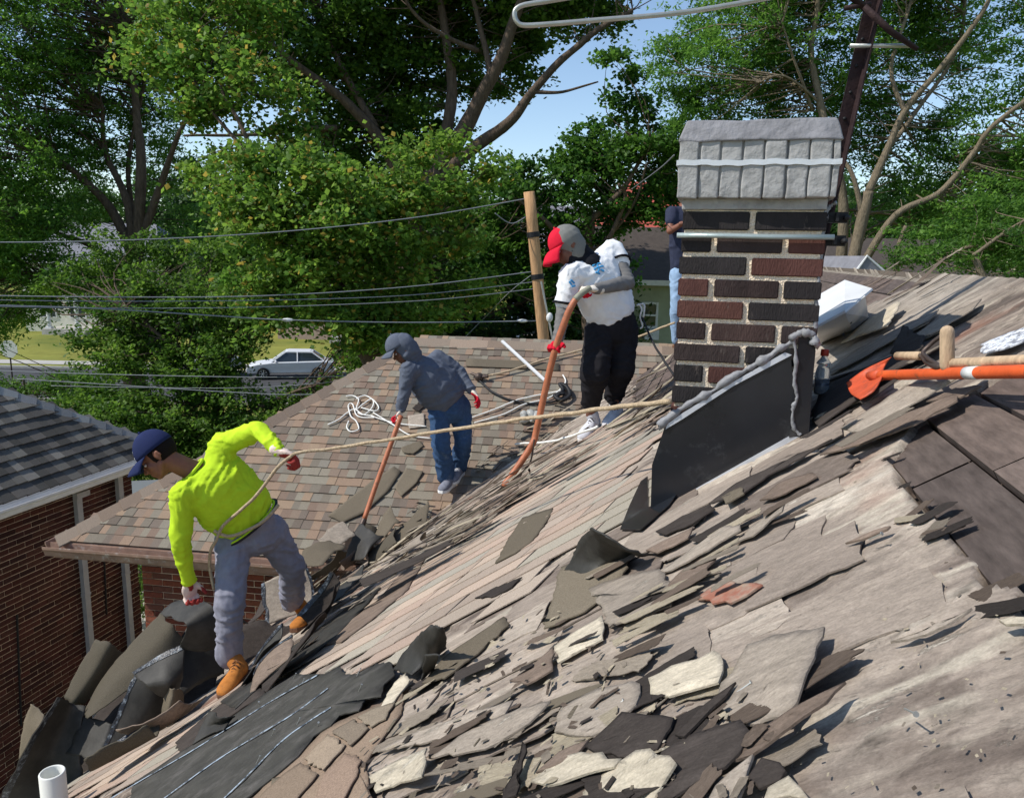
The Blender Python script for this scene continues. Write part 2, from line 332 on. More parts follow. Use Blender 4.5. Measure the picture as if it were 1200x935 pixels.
# edge of the peeled felt beside the boards: darker torn rim
col = np.where(mb[..., None], np.array(lin((78, 68, 61))), col)
# far strip by the ridge: greyer old wood
far = np.clip((Rg-2.6)/.6, 0, 1)*np.clip((Wg-.3)/.3, 0, 1); far = far[..., None]
col = col*(1-far*.6)+np.array(lin((150, 142, 130)))*(.65+.7*n2[..., None])*far*.6
nx = len(ws); i = np.arange((len(rs)-1)*nx).reshape(len(rs)-1, nx)[:, :-1].ravel()
main_roof = fast('main_roof', np.stack([Wg, Rg, H], -1).reshape(-1, 3), np.stack([i, i+1, i+nx+1, i+nx], -1), M_felt, smooth=True, col=col.reshape(-1, 3))
onplane(main_roof, house)
def hfelt(w, r): return .03
b = MB(); U0 = main_pt(0, W_EAVE, -.08)
b.box(main_pt(R_NEAR, W_EAVE, -.10), ER*(R_FAR-R_NEAR), EW*(W_RIDGE-W_EAVE), NM*.06)
onb = b.build('roof_deck', M_board, house, col=True); 
b = MB(); Rt = main_pt(0, W_RIDGE, 0); DN = (EU-EZ*SL).normalized()
bk = MB(); bk.box(main_pt(R_NEAR, W_RIDGE, -.03), ER*(R_FAR-R_NEAR), DN*3.6, EZ*.03, lin((110, 100, 90))); bk.build('back_roof', M_gran, house)
# ---- sheathing boards laid open
def board(w0, w1, r0, r1, c, z=.0):
    g = MB(); j = lambda: random.uniform(-.003, .003); x0, x1 = w0+.003, w1-.003; y0, y1 = r0+.003, r1-.003
    n = max(2, int((y1-y0)/.3)); V = []; 
    for k in range(n+1):
        y = y0+(y1-y0)*k/n
        for x, h in ((x0, z-.018), (x0+.002, z+j()), (x1-.002, z+j()), (x1, z-.018)): V.append((x, y, h))
    Fc = [(k*4+a, k*4+a+4, k*4+a+5, k*4+a+1) for k in range(n) for a in range(3)]
    Fc = [tuple(reversed(f)) for f in Fc]
    o = mk('sheathing_board', V, Fc, M_board, None, False, [c]*len(V)); onplane(o, main_roof); return o
bcols = [lin(c) for c in ((92, 80, 74), (86, 76, 70), (98, 86, 79), (80, 71, 66), (94, 82, 75), (88, 78, 73))]
w = .34-.125*12
for k in range(21):
    w0 = w+.125*k; w1 = w0+.125
    if w1 > W_RIDGE-.01: w1 = W_RIDGE-.01
    if w1-w0 < .05: continue
    r = -.2+random.uniform(0, .8)
    while r < R_FAR:
        L = random.uniform(.35, .95); r1 = min(r+L, R_FAR)
        cx, cy = (w0+w1)/2, (r+r1)/2
        P3 = np.array([[r+(r1-r)*a, w0+(w1-w0)*b_] for a in np.linspace(0, 1, 16) for b_ in (0.05, .25, .5, .75, .95)])
        if (inpoly(P3[:, 0], P3[:, 1], POLY_R3) | inpoly(P3[:, 0], P3[:, 1], POLY_R4)).any():
            cc = random.choice(bcols); board(w0, w1, r, r1, tint(cc, .85, 1.2))
        r = r1
# ---- the old shingles still in place in the middle of the roof
scol = [lin(c) for c in ((170, 149, 133), (162, 148, 133), (155, 147, 132), (172, 154, 137), (156, 141, 127), (166, 148, 132), (150, 143, 130), (160, 145, 131))]
def slabmesh(V2, z0, z1, c, th=.004, jag=.0):
    # outline in (w, r); z0 at low-r edge, z1 at high-r edge
    V = []; rr = [p[1] for p in V2]; lo, hi = min(rr), max(rr)
    for p in V2:
        f = (p[1]-lo)/(hi-lo+1e-9); V.append((p[0], p[1], z0*(1-f)+z1*f))
    n = len(V); V += [(x, y, z-th) for x, y, z in V[:n]]
    return V, [tuple(range(n))]+[tuple(reversed(range(n, 2*n)))]+[(i, i+n, (i+1) % n+n, (i+1) % n) for i in range(n)]
cand = []
wd = .13; r = 1.9
while r < 7.2:
    w = -4.42+random.uniform(0, .4)
    cprev = random.choice(scol)
    while w < .35:
        L = random.choice((.13, .18, .24, .3, .38)) ; w1 = w+L; cx, cy = w+L/2, r+wd/2
        if inpoly(np.array([cy]), np.array([cx]), POLY_R1)[0]:
            sl = .055+random.uniform(-.015, .015); e = random.uniform(-.012, .012)
            poly = [(w, r+e), (w+L*.5, r+e+random.uniform(-.004, .004)), (w1-.004, r+e), (w1+sl-.004, r+wd+.02), (w+L*.5+sl, r+wd+.022), (w+sl, r+wd+.02)]
            cc = random.choice(scol) if random.random() < .75 else cprev
            cprev = cc; k = random.uniform(.86, 1.12)
            z = random.uniform(.0255, .0275)
            cand.append((poly, z+.0028, z-.0014, tuple(x*k for x in cc)))
        w = w1
    r += wd
cand.sort(key=lambda q: (Vector(main_pt(q[0][0][1], q[0][0][0]))).length)
stuffb = MB()
for q in cand:
    V, Fc = slabmesh(q[0], q[1], q[2], q[3])
    Fc = [tuple(reversed(f)) for f in Fc]
    if cand.index(q) < 290:
        o = mk('old_shingle', V, Fc, M_gran, None, False, [q[3]]*len(V)); onplane(o, main_roof)
    else: stuffb.add(V, Fc, q[3])
if stuffb.V:
    o = stuffb.build('old_shingle_field', M_gran); onplane(o, main_roof); tag(o, kind='stuff')
print('old shingles', len(cand))
# ---- worn shingle panels of the bare area: thin ragged sheets
def brokenrect(rs_, L, Wd, rag, cut=.35):
    pts = [(-L/2, -Wd/2), (L/2, -Wd/2), (L/2, Wd/2), (-L/2, Wd/2)]; out = []; sk = rs_.uniform(-.25, .25)*Wd
    for i in range(4):
        a, b_ = pts[i], pts[(i+1) % 4]; k = max(3, int(math.hypot(b_[0]-a[0], b_[1]-a[1])/.028)); k = min(k, 12)
        if rs_.random() < cut: out.append((a[0]*(1-rs_.uniform(.1, .45)), a[1])); out.append((a[0], a[1]*(1-rs_.uniform(.2, .7))))
        else: out.append(a)
        ph = rs_.uniform(0, 99)
        for q in range(1, k):
            f = q/k; j = (mnoise.noise(Vector((ph+f*3, 0, 0)))*1.6+rs_.uniform(-.4, .4))*rag; out.append((a[0]+(b_[0]-a[0])*f+(j if i % 2 else 0), a[1]+(b_[1]-a[1])*f+(0 if i % 2 else j)))
    return [(x+y*sk/Wd, y) for x, y in out]
rs2 = random.Random(77); wn_list = []
POLY_R2 = rpoly((560, 730), (660, 660), (790, 600), (960, 520), (1045, 520)) + [(1.7, .44), (.75, .42), (.5, -.2)] + rpoly((700, 1000), (470, 1000), (440, 880))
r = .5
while r < 3.0:
    w = -1.5+rs2.uniform(0, .2); wd_ = rs2.uniform(.10, .17)*(1 if r > 1.2 else .9)
    while w < .5:
        L = rs2.uniform(.12, .42); cy, cx = r+wd_/2, w+L/2
        if inpoly(np.array([cy]), np.array([cx]), POLY_R2)[0] and rs2.random() < .8 and w+L < (.43 if r < 2.1 else .5):
            o2 = brokenrect(rs2, L*1.08, wd_*1.25, .007, .3); a = rs2.gauss(0, .05); ca, sa = math.cos(a), math.sin(a); base = rs2.uniform(.015, .022); tx_, ty_ = rs2.gauss(0, .01), rs2.gauss(-.01, .02)
            t = np.clip(rs2.gauss(.5, .2), 0, 1); cc = ramp(np.array([t]), pal)[0]; V = []
            for x, y in o2: V.append((cx+x*ca-y*sa, cy+x*sa+y*ca, base+x*tx_+y*ty_+.003*mnoise.noise(Vector((x*9+w, y*9+r, 0)))))
            n = len(V); V.append((cx, cy, base+.001)); T = len(V); V += [(x, y, z-.0035) for x, y, z in V]
            Fc = [(i, (i+1) % n, n) for i in range(n)]+[(i+T, i, (i+1) % n, (i+1) % n+T)[::-1] for i in range(n)]
            wn_list.append((V, Fc, tuple(cc)))
        w += L
    r += wd_
print('worn', len(wn_list))
for V, Fc, cc in wn_list: onplane(mk('worn_shingle', V, Fc, M_felt, None, False, [cc]*len(V)), main_roof)
# ---- wing roof
E1 = PW(65, 633); zE = E1.z; HR = UY.dot(PW(480, 399)-E1); LS = HR/UY.dot(UW)      # slope length
WF = Matrix(((UX.x, UW.x, N2.x, E1.x), (UX.y, UW.y, N2.y, E1.y), (UX.z, UW.z, N2.z, E1.z), (0, 0, 0, 1)))
wing = empty('wing', E1); setp(wing, house); wing.name = 'wing_roof'
def wpt(x, s, h=0): return E1+UX*x+UW*s+N2*h
def mz(p): return PA*p.x+PB*p.y+PC
XE = 6.4; hx = HR
b = MB(); g = lin((104, 92, 80))
V = [wpt(0, 0, -.012), wpt(XE, 0, -.012), wpt(XE+1.5, LS, -.012), wpt(hx, LS, -.012)]
b.add(V, [(0, 1, 2, 3)], g); 
rdg0, rdg1 = wpt(hx, LS, -.012), wpt(XE+1.5, LS, -.012)
far = UY*HR*1.0-EZ*(HR*S2)
b.add([rdg0, rdg1, rdg1+far, rdg0+far-UX*hx], [(0, 1, 2, 3)], g)
b.add([V[0], rdg0, rdg0+far-UX*hx], [(0, 1, 2)], g)
dk = b.build('wing_deck', M_gran, wing)
wcols = [lin(c) for c in ((140, 119, 101), (128, 112, 98), (118, 110, 98), (134, 127, 113), (106, 96, 86), (144, 124, 104), (122, 104, 91), (130, 122, 108), (112, 101, 91), (124, 118, 107))]
EXP = .108; meshes = []
def tabV(wd, z=0): 
    return [(0, 0, .010+z), (wd, 0, .010+z), (wd, EXP+.02, .0+z), (0, EXP+.02, .0+z), (0, 0, 0), (wd, 0, 0)], [(0, 1, 2, 3), (0, 4, 5, 1), (0, 3, 4), (1, 5, 2)]
def tabmesh(wd, c):
    V, Fc = tabV(wd); me = bpy.data.meshes.new('shingle'); me.from_pydata(V, [], Fc); setcol(me, [c]*len(V)); me.materials.append(M_gran); return me
WDS = (.07, .085, .1)
bank = {(i, j): tabmesh(WDS[j], wcols[i]) for i in range(len(wcols)) for j in range(3)}
tabs = []
rows = int(LS/EXP)
for k in range(rows+1):
    s = k*EXP; x = s/LS*hx+random.uniform(0, .08); 
    while x < XE+1.5:
        j = random.randrange(3); i = random.choices(range(10), (3, 3, 3, 2, 2, 2, 2, 2, 2, 2))[0]; p = wpt(x, s)
        if mz(p)-p.z > .04: break
        tabs.append((x, s, i, j, random.random() < .5)); x += WDS[j]
tabs.sort(key=lambda t: wpt(t[0], t[1]).length)
sb = MB()
for n, (x, s, i, j, up) in enumerate(tabs):
    z = .004 if up else 0
    if n < 295:
        o = bpy.data.objects.new('shingle', bank[i, j]); C.objects.link(o); o.matrix_basis = WF @ Matrix.Translation((x, s, z)); setp(o, wing)
    else:
        V, Fc = tabV(WDS[j], z); sb.add([WF @ Vector((a+x, b_+s, c)) for a, b_, c in V], Fc, tint(wcols[i], .93, 1.07))
o = sb.build('shingle_field', M_gran, wing); tag(o, kind='stuff')
print('wing tabs', len(tabs))
def capline(a, b_, n1_, n2_, L, wd, parent, cols, m, name, lift=.02):
    a, b_ = Vector(a), Vector(b_); d = (b_-a).normalized(); n = int((b_-a).length/L); 
    for k in range(n):
        p = a+d*L*k; j = random.uniform(-.006, .006); q = p+d*(L+.04); V = [p+n1_*wd-EZ*0+EZ*j, p+EZ*(lift+j), p+n2_*wd+EZ*j, q+n1_*wd-EZ*.012, q+EZ*(lift-.012), q+n2_*wd-EZ*.012]
        V += [v-EZ*.012 for v in V]; Fc = [(0, 1, 4, 3), (1, 2, 5, 4), (6, 9, 10, 7), (7, 10, 11, 8), (0, 6, 7, 1), (1, 7, 8, 2), (0, 3, 9, 6), (2, 8, 11, 5)]
        c = random.choice(cols); mk(name, V, Fc, m, parent, False, [c]*12)
hipd = (wpt(hx, LS)-wpt(0, 0)).normalized(); 
n1_ = N2.cross(hipd).normalized(); n1_ = n1_ if n1_.dot(UX) > 0 else -n1_
Nh = Vector((-UX.x*S2, -UX.y*S2, 1)).normalized(); n2_ = Nh.cross(hipd).normalized(); n2_ = n2_ if n2_.dot(UX) < 0 else -n2_
ccol = [lin(c) for c in ((128, 112, 98), (118, 104, 92), (136, 122, 108))]
capline(wpt(0, 0, .012), wpt(hx, LS, .012), n1_, n2_, .2, .12, wing, ccol, M_gran, 'hip_cap', .03)
fard = (far.normalized())
capline(wpt(hx, LS, .012), wpt(XE+1.2, LS, .012), -UW, fard, .22, .12, wing, ccol+[lin((150, 132, 116))], M_gran, 'hip_cap', .03)
# eave fascia, gutter, brick wall
b = MB(); b.box(wpt(-.02, 0)-EZ*.17, UX*(XE-1.2), UY*.02, EZ*.16, ); b.box(wpt(0, 0)-EZ*.175+UY*.02, UX*XE, UY*.6, EZ*.02); b.box(wpt(-.02, 0)-EZ*.17, UX*.02, UY*4.6, EZ*.16)
b.build('fascia', M_gutb, wing)
def gutter(a, d, L, out, m, parent, name='gutter'):
    prof = [(0, 0), (0, -.09), (.03, -.11), (.085, -.10), (.10, -.05), (.115, -.03), (.115, -.005), (.108, -.005), (.10, -.03), (.08, -.085), (.03, -.10), (.008, -.085), (.008, 0)]
    V = [a+out*x+EZ*z for x, z in prof]+[a+d*L+out*x+EZ*z for x, z in prof]; n = len(prof)
    return mk(name, V, [(i, (i+1) % n, (i+1) % n+n, i+n) for i in range(n)]+[tuple(range(n)), tuple(reversed(range(n, 2*n)))], m, parent)
gutter(wpt(-.05, 0, 0)-EZ*.02, UX, XE-1.2, -UY, M_gutb, wing)
gutter(wpt(-.0, 0, 0)-EZ*.02, UY, 4.6, -UX, M_gutb, wing)
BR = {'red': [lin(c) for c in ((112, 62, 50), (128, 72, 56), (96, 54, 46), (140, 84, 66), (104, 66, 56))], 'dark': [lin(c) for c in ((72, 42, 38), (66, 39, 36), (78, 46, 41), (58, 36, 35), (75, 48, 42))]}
def brickwall(o, d, out, L, z0, z1, cols, parent, nparts, M1=M_brick, ref=None):
    # o base corner, d along, out = outward normal; brick courses from top z1 down
    b = MB(); b.box((o.x, o.y, z0), d*L, -out*.2, EZ*(z1-z0)); b.build('mortar_backing', M_mortar, parent)
    lst = []; ch = .0667; k = 0; z = z1
    while z > z0:
        x = -.107*(k % 2)
        while x < L:
            x0, x1 = max(x, 0)+.005, min(x+.2133, L)-.005
            if x1-x0 > .02: lst.append((x0, x1, z-ch+.005, z-.005))
            x += .2133
        z -= ch; k += 1
    ref = ref or Vector((0, 0, 0)); mid = lambda q: o+d*((q[0]+q[1])/2)+EZ*(q[2]-o.z)
    lst.sort(key=lambda q: (mid(q)-ref).length); sb = MB()
    for n, (x0, x1, a, c) in enumerate(lst):
        j = random.uniform(-.0025, .0025); col = tint(random.choice(cols), .78, 1.2); p = Vector((o.x, o.y, a))+d*x0
        t = sb if n >= nparts else MB()
        V = [p, p+d*(x1-x0), p+d*(x1-x0)+EZ*(c-a), p+EZ*(c-a)]; V += [v+out*(.009+j) for v in V]
        Fc = [(4, 5, 6, 7), (0, 1, 5, 4), (1, 2, 6, 5), (2, 3, 7, 6), (3, 0, 4, 7)]
        if (V[1]-V[0]).cross(V[3]-V[0]).dot(out) < 0: Fc = [tuple(reversed(f)) for f in Fc]
        t.add(V, Fc, col)
        if n < nparts: t.build('brick', M1, parent)
    if sb.V: tag(sb.build('brick_courses', M1, parent), kind='stuff')
ov = .5
wo = wpt(0, 0)+UX*ov+UY*ov
fw_ = empty('front_wall', wo); setp(fw_, house)
ctr = PW(215, 690); brickwall(wo, UX, -UY, 4.0, GROUND, zE-.14, BR['red'], fw_, 90, ref=Vector((ctr.x, ctr.y, ctr.z)))
ew_ = MB(); ew_.box((wo.x, wo.y, GROUND), UX*.2, UY*5, EZ*(zE-.14-GROUND)); ew_.build('side_wall', M_mortar, house)
b = MB(); q = main_pt(R_NEAR, W_EAVE)+EU*.5; b.box((q.x, q.y, GROUND), ER*(6.2), EU*.2, EZ*(q.z-GROUND)); b.build('west_wall', M_brick, house)
q2 = main_pt(R_NEAR, W_EAVE)+EU*.5; b = MB(); b.box((q2.x, q2.y, GROUND), EU*6.5, ER*.2, EZ*(-3.1-GROUND)); b.build('south_wall', M_brick, house)
# ------------------------------------------------------------ neighbour's house
nb = empty('brick_house', P(60, 760, 8.6)*1, 'dark brick house next door with a grey slate-like hip roof', 'house'); nb.location.z = GROUND
Wn = P(60, 760, 8.6); G0 = Wn+EU*.38
def onpl(u, v, o, n): d = ray(u, v); return d*(o.dot(n)/d.dot(n))
cA = onpl(197, 521, G0, EU); cB = onpl(0, 597, G0, EU); zN = (cA.z+cB.z)/2; print('nbr eave', cA, cB)
cA.z = zN; SN = .84; UN = (-EU+EZ*SN).normalized(); NN = (EU*SN+EZ).normalized(); LN = 3.3
# hip: from cA going (-EU, -ER)
def npt(t, s, h=0): return cA-ER*t+UN*s+NN*h               # t toward the camera, s up the slope
XN = 14; hN = LN*(-EU).dot(UN); HM = 1.25
b = MB(); g = lin((70, 70, 70))
b.add([npt(-.0, 0, -.01), npt(XN, 0, -.01), npt(XN, LN*1.4, -.01), npt(hN*1.4*HM, LN*1.4, -.01)], [(0, 1, 2, 3)], g)
b.add([npt(0, 0, -.01), npt(hN*1.4*HM, LN*1.4, -.01), npt(hN*1.4*HM, LN*1.4, -.01)-EU*3, npt(0, 0, -.01)-EU*12], [(0, 1, 2, 3)], g)
nroof = b.build('hip_roof', M_gran, nb)
ncols = [lin(c) for c in ((92, 89, 84), (84, 81, 77), (102, 99, 93), (78, 76, 72), (112, 109, 102), (95, 91, 86), (124, 120, 113), (72, 70, 66))]
EN = .165; WN = (.1, .13, .17)
def ntabV(wd, jz, dr=.0): return [(0, -dr, .022+jz), (wd-.004, -dr*.3, .022+jz), (wd-.004, EN+.03, .0), (0, EN+.03, .0), (0, -dr, .0), (wd-.004, 0, 0)], [(0, 1, 2, 3), (0, 4, 5, 1), (0, 3, 4), (1, 5, 2)]
NFm = Matrix(((ER.x, UN.x, NN.x, cA.x), (ER.y, UN.y, NN.y, cA.y), (ER.z, UN.z, NN.z, cA.z), (0, 0, 0, 1)))
def flipfix(Fc, M_): return Fc if M_.to_3x3().determinant() > 0 else [tuple(reversed(f)) for f in Fc]
nt_ = []
for k in range(int(LN*1.4/EN)):
    s = k*EN; x = -HM*s*(-EU).dot(UN)
    while x > -8.5:
        wd = random.choice(WN); x -= wd; nt_.append((x, s, wd, random.random()))
nt_.sort(key=lambda q: abs((ray(60, 500)*9).x-(NFm @ Vector((q[0], q[1], 0))).x)+abs((NFm @ Vector((q[0], q[1], 0))).y-9))
sb = MB(); nbank = {}
ONB = [(i, j) for i in range(8) for j in range(3)]
for n, (x, s, wd, rr_) in enumerate(nt_):
    j = WN.index(wd); big = fbm(np.array([x*1.1]), np.array([s*1.4]), 7, 3)[0]; i = min(7, max(0, int(rr_*8)))
    if big < .45: i = random.choice((1, 3, 7, 5))
    if n < 290:
        if (i, j) not in nbank:
            V, Fc = ntabV(wd, random.uniform(0, .006), .008); me = bpy.data.meshes.new('roof_tile'); me.from_pydata(V, [], flipfix(Fc, NFm)); setcol(me, [ncols[i]]*len(V)); me.materials.append(M_gran); nbank[i, j] = me
        o = bpy.data.objects.new('roof_tile', nbank[i, j]); C.objects.link(o); o.matrix_basis = NFm @ Matrix.Translation((x, s, random.uniform(0, .004))); setp(o, nb)
    else:
        V, Fc = ntabV(wd, random.uniform(0, .006), .008); sb.add([NFm @ Vector((a+x, b_+s, c)) for a, b_, c in V], flipfix(Fc, NFm), ncols[i])
tag(sb.build('roof_tile_field', M_gran, nb), kind='stuff')
hd = (npt(hN*1.4*HM, LN*1.4)-npt(0, 0)).normalized(); a1 = NN.cross(hd).normalized(); a1 = a1 if a1.dot(ER) < 0 else -a1
NB2 = hd.cross(-EU).normalized(); NB2 = NB2 if NB2.z > 0 else -NB2; a2 = NB2.cross(hd).normalized(); a2 = a2 if a2.dot(ER) > 0 else -a2
capline(npt(0, 0, .02), npt(hN*1.4*HM, LN*1.4, .02), a1, a2, .21, .1, nb, [lin(c) for c in ((150, 150, 146), (128, 128, 126), (140, 138, 136))], M_gran, 'hip_cap', .035)
b = MB(); b.box(cA-EZ*.16-EU*.02, -ER*XN, EU*.02, EZ*.16); b.box(cA-EZ*.165-EU*.02, -ER*XN, -EU*.42, EZ*.02); b.build('fascia', M_gut, nb)
gutter(cA-EZ*.02, -ER, XN, EU, M_gut, nb)
wl = Vector((Wn.x, Wn.y, 0)); tt = (cA-wl).dot(ER)-.3; wo2 = wl+ER*tt; wo2.z = 0
wn_ = empty('side_wall', (wo2.x, wo2.y, GROUND)); setp(wn_, nb)
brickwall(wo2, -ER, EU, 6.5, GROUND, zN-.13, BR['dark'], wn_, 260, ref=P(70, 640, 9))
b = MB(); b.box((wo2.x, wo2.y, GROUND), -EU*9, -ER*.2, EZ*(zN-.15-GROUND)); b.build('back_wall', M_brick, nb)
for (u, v, el) in ((85, 580, 1), (134, 560, 0)):
    p = onpl(u, v, Wn+EU*.06, EU); g_ = MB(); top = zN-.35 if el else zN-.14
    pts = [(p.x, p.y, GROUND), (p.x, p.y, top)]; g_.box((p.x, p.y, GROUND), ER*.08, EU*.06, EZ*(top-GROUND))
    if el: g_.box((p.x, p.y, top), ER*.10+ER*.1, EU*.07, EZ*.07)
    for zz in (GROUND+1.2, GROUND+2.4): g_.box((p.x-ER.x*.01, p.y-ER.y*.01, zz), ER*.10, EU*.065, EZ*.03)
    g_.build('downspout', M_dsp, nb)
for (u, v0, v1) in ((20, 720, 850), (120, 600, 720)):
    p = onpl(u, v0, Wn+EU*.03, EU); q = onpl(u+5, v1, Wn+EU*.03, EU); g_ = MB(); g_.tube([p, q], .012, 6); g_.build('cable', M_black, nb)
# ------------------------------------------------------------ chimney
FL = P(787, 470, 2.35)
def cf(u, v, off=0): d = ray(u, v); return d*((FL.dot(ER)-off)/d.dot(ER))
LB = FL; RBt = cf(957, 400); CW = EU.dot(RBt-FL); CD = .43; print('chimney width', CW, 'cap', [tuple(round(EU.dot(cf(*q, .03)-FL), 3) for q in ((797, 230), (978, 236), (793, 150), (990, 150)))], [round(cf(*q).z, 3) for q in ((790, 235), (790, 245), (790, 140), (800, 165))])
CW = max(.40, min(.44, CW))
chim = empty('chimney', (FL.x, FL.y, PA*FL.x+PB*FL.y+PC), 'square brick chimney with grey painted cap and white straps, black flashing at its foot', 'chimney')
def cp(x, y, z): return Vector((FL.x, FL.y, 0))+EU*x+ER*y+EZ*z
zt = cf(790, 246).z; CH = .0655; nr = 19
b = MB(); b.box(cp(.008, .008, zt-nr*CH), EU*(CW-.016), ER*(CD-.016), EZ*(nr*CH+.0)); 
mo = b.build('mortar_core', M_mortar, chim)
md = mo.modifiers.new('s', 'SUBSURF'); md.subdivision_type = 'SIMPLE'; md.levels = md.render_levels = 6
tx = bpy.data.textures.new('mort', 'CLOUDS'); tx.noise_scale = .012; dm = mo.modifiers.new('d', 'DISPLACE'); dm.texture = tx; dm.strength = .005; dm.mid_level = .5
KB = [lin(c) for c in ((58, 46, 44), (44, 40, 40), (70, 54, 50), (46, 42, 42), (86, 56, 50), (60, 50, 48), (94, 62, 54))]
def chbrick(x0, x1, y0, y1, z0, z1, c):
    me = bpy.data.meshes.new('brick'); bm = bmesh.new(); bmesh.ops.create_cube(bm, size=1)
    for v in bm.verts: v.co = cp(x0+(v.co.x+.5)*(x1-x0), y0+(v.co.y+.5)*(y1-y0), z0+(v.co.z+.5)*(z1-z0))
    bmesh.ops.bevel(bm, geom=bm.edges[:], offset=.003, segments=2, affect='EDGES')
    bmesh.ops.recalc_face_normals(bm, faces=bm.faces[:]); bm.to_mesh(me); bm.free()
    for v in me.vertices:
        n_ = mnoise.noise(v.co*40)*.0015; v.co += Vector((n_, n_, n_))
    setcol(me, [c]*len(me.vertices)); o = link('brick', me, chim, M_brickc); return o
M_brickc = mat('chimney_brick', vcol=True, rough=.85, spec=.25, var=.3, scale=14, bump=.35, bscale=240, stretch=(1, 1, .3), bdist=.012, dirt=((.16, .13, .11), 40, .6, .8))
picks = {0: (1, 1), 1: (1, 5, 4), 2: (3, 4), 3: (4, 0, 1), 4: (6, 3), 5: (0, 2, 5), 6: (5, 3), 7: (1, 4, 1), 8: (3, 3), 9: (4, 1, 2)}
bl = .192; mj = .016
for k in range(nr):
    z1 = zt-k*CH-.005; z0 = z1-CH+.0135
    ys = [(0, .09), (CD-.09, CD)]
    xs = [(0, CW*.475), (CW*.475+mj, CW)] if k % 2 == 0 else [(0, .088), (.088+mj, .088+mj+.185), (.088+2*mj+.185, CW)]
    for f, (ya, yb) in enumerate(ys):
        for j, (xa, xb) in enumerate(xs):
            pk = picks.get(k, ()); c = KB[pk[j]] if f == 0 and j < len(pk) else random.choice(KB)
            pr_ = random.uniform(-.0025, .0025); chbrick(xa+random.uniform(-.002, .002), xb, ya-(pr_ if f == 0 else 0), yb, z0, z1, c)
    for xa, xb in ((0, .09), (CW-.09, CW)):
        sp = [(.09+mj, CD/2-.01), (CD/2+.01, CD-.09-mj)] if k % 2 else [(.09+mj, CD-.09-mj)]
        for ya, yb in sp: chbrick(xa, xb, ya, yb, z0, z1, random.choice(KB))
# cap
def block(name, x0, x1, y0, y1, z0, z1, m, bev=.008, amp=.003, sub=3, top=None, seedv=0):
    me = bpy.data.meshes.new(name); bm = bmesh.new(); bmesh.ops.create_cube(bm, size=1)
    bmesh.ops.subdivide_edges(bm, edges=bm.edges[:], cuts=sub, use_grid_fill=True)
    for v in bm.verts:
        a, b_, c = v.co.x+.5, v.co.y+.5, v.co.z+.5
        if top: a = .5+(a-.5)*(1-top*c); b_ = .5+(b_-.5)*(1-top*c)
        v.co = cp(x0+a*(x1-x0), y0+b_*(y1-y0), z0+c*(z1-z0))
    bmesh.ops.recalc_face_normals(bm, faces=bm.faces[:])
    bm.to_mesh(me); bm.free(); o = link(name, me, chim, m)
    for v in me.vertices:
        v.co += mnoise.noise_vector(v.co*18+Vector((seedv, 0, 0)))*amp
    bv = o.modifiers.new('b', 'BEVEL'); bv.width = bev; bv.segments = 3; bv.limit_method = 'ANGLE'; bv.angle_limit = rad(50)
    me.polygons.foreach_set('use_smooth', [True]*len(me.polygons))
    return o
zc0 = cf(790, 232).z; zc1 = cf(790, 166, .03).z; zc2 = cf(790, 141, .03).z
block('painted_course', -.004, CW-.004, -.004, CD+.004, zt+.001, zc0, M_cap, .004)
xa, xb = EU.dot(cf(794, 200, .035)-FL), EU.dot(cf(984, 200, .035)-FL)
block('cap_core', xa+.01, xb-.01, -.025, CD+.025, zc0, zc1, M_cap, .004)
ns = 8; sw = (xb-xa)/7.35; x = xa; k = 0
while x < xb-.01:
    x1 = min(x+sw, xb); block('cap_brick', x+.0025, x1-.0025, -.035+random.uniform(-.003, .003), .06, zc0-.003+random.uniform(-.002, .002), zc1+.002, M_cap, .004, .0035, 6, seedv=k); 
    block('cap_brick', x+.0025, x1-.0025, CD-.06, CD+.035, zc0-.003, zc1+.002, M_cap, .007, .003, 2, seedv=k+30); x = x1; k += 1
y = .063
while y < CD-.07:
    y1 = min(y+sw, CD-.063)
    for a, c in ((xa, xa+.06), (xb-.06, xb)): block('cap_brick', a, c, y+.003, y1-.003, zc0-.003, zc1+.002, M_cap, .007, .003, 2, seedv=y*9)
    y = y1
block('mortar_crown', xa-.004, xb+.006, -.042, CD+.04, zc1-.004, zc2, M_crown, .012, .006, 7, top=.10)
block('mortar_crown', xa+.14, xb-.14, .12, CD-.12, zc2-.008, zc2+.004, M_crown, .01, .006, 5, top=.2)
for zz, off, m_, nm in ((cf(880, 190, .04).z, .040, M_strap, 'metal_strap'),):
    g_ = MB(); N_ = 26; V = []; Fc = []
    loop = [(xa-.004, -off), (xb+.004, -off), (xb+.004, CD+off), (xa-.004, CD+off)]; pts = []
    for i_ in range(4):
        a, c = loop[i_], loop[(i_+1) % 4]
        for q in range(N_): t = q/N_; pts.append((a[0]+(c[0]-a[0])*t, a[1]+(c[1]-a[1])*t, math.sin(i_*9+q*.5)*.0012+.0016*math.sin(q*1.7)))
    for (a, c, w_) in pts: V += [cp(a, c, zz-.008+w_), cp(a, c, zz+.007+w_)]
    n = len(pts); Fc = [(2*i_, 2*((i_+1) % n), 2*((i_+1) % n)+1, 2*i_+1) for i_ in range(n)]
    o = mk(nm, V, Fc, m_, chim); sm = o.modifiers.new('s', 'SOLIDIFY'); sm.thickness = .003
zb = cf(880, 277, .0).z; g_ = MB(); g_.tube([cp(-.012, -.014, zb), cp(CW*.3, -.014, zb+.0005), cp(CW*.6, -.014, zb-.001), cp(CW+.02, -.014, zb)], .0085, 10, flat=.8); g_.build('steel_bar', M_bar, chim, True)
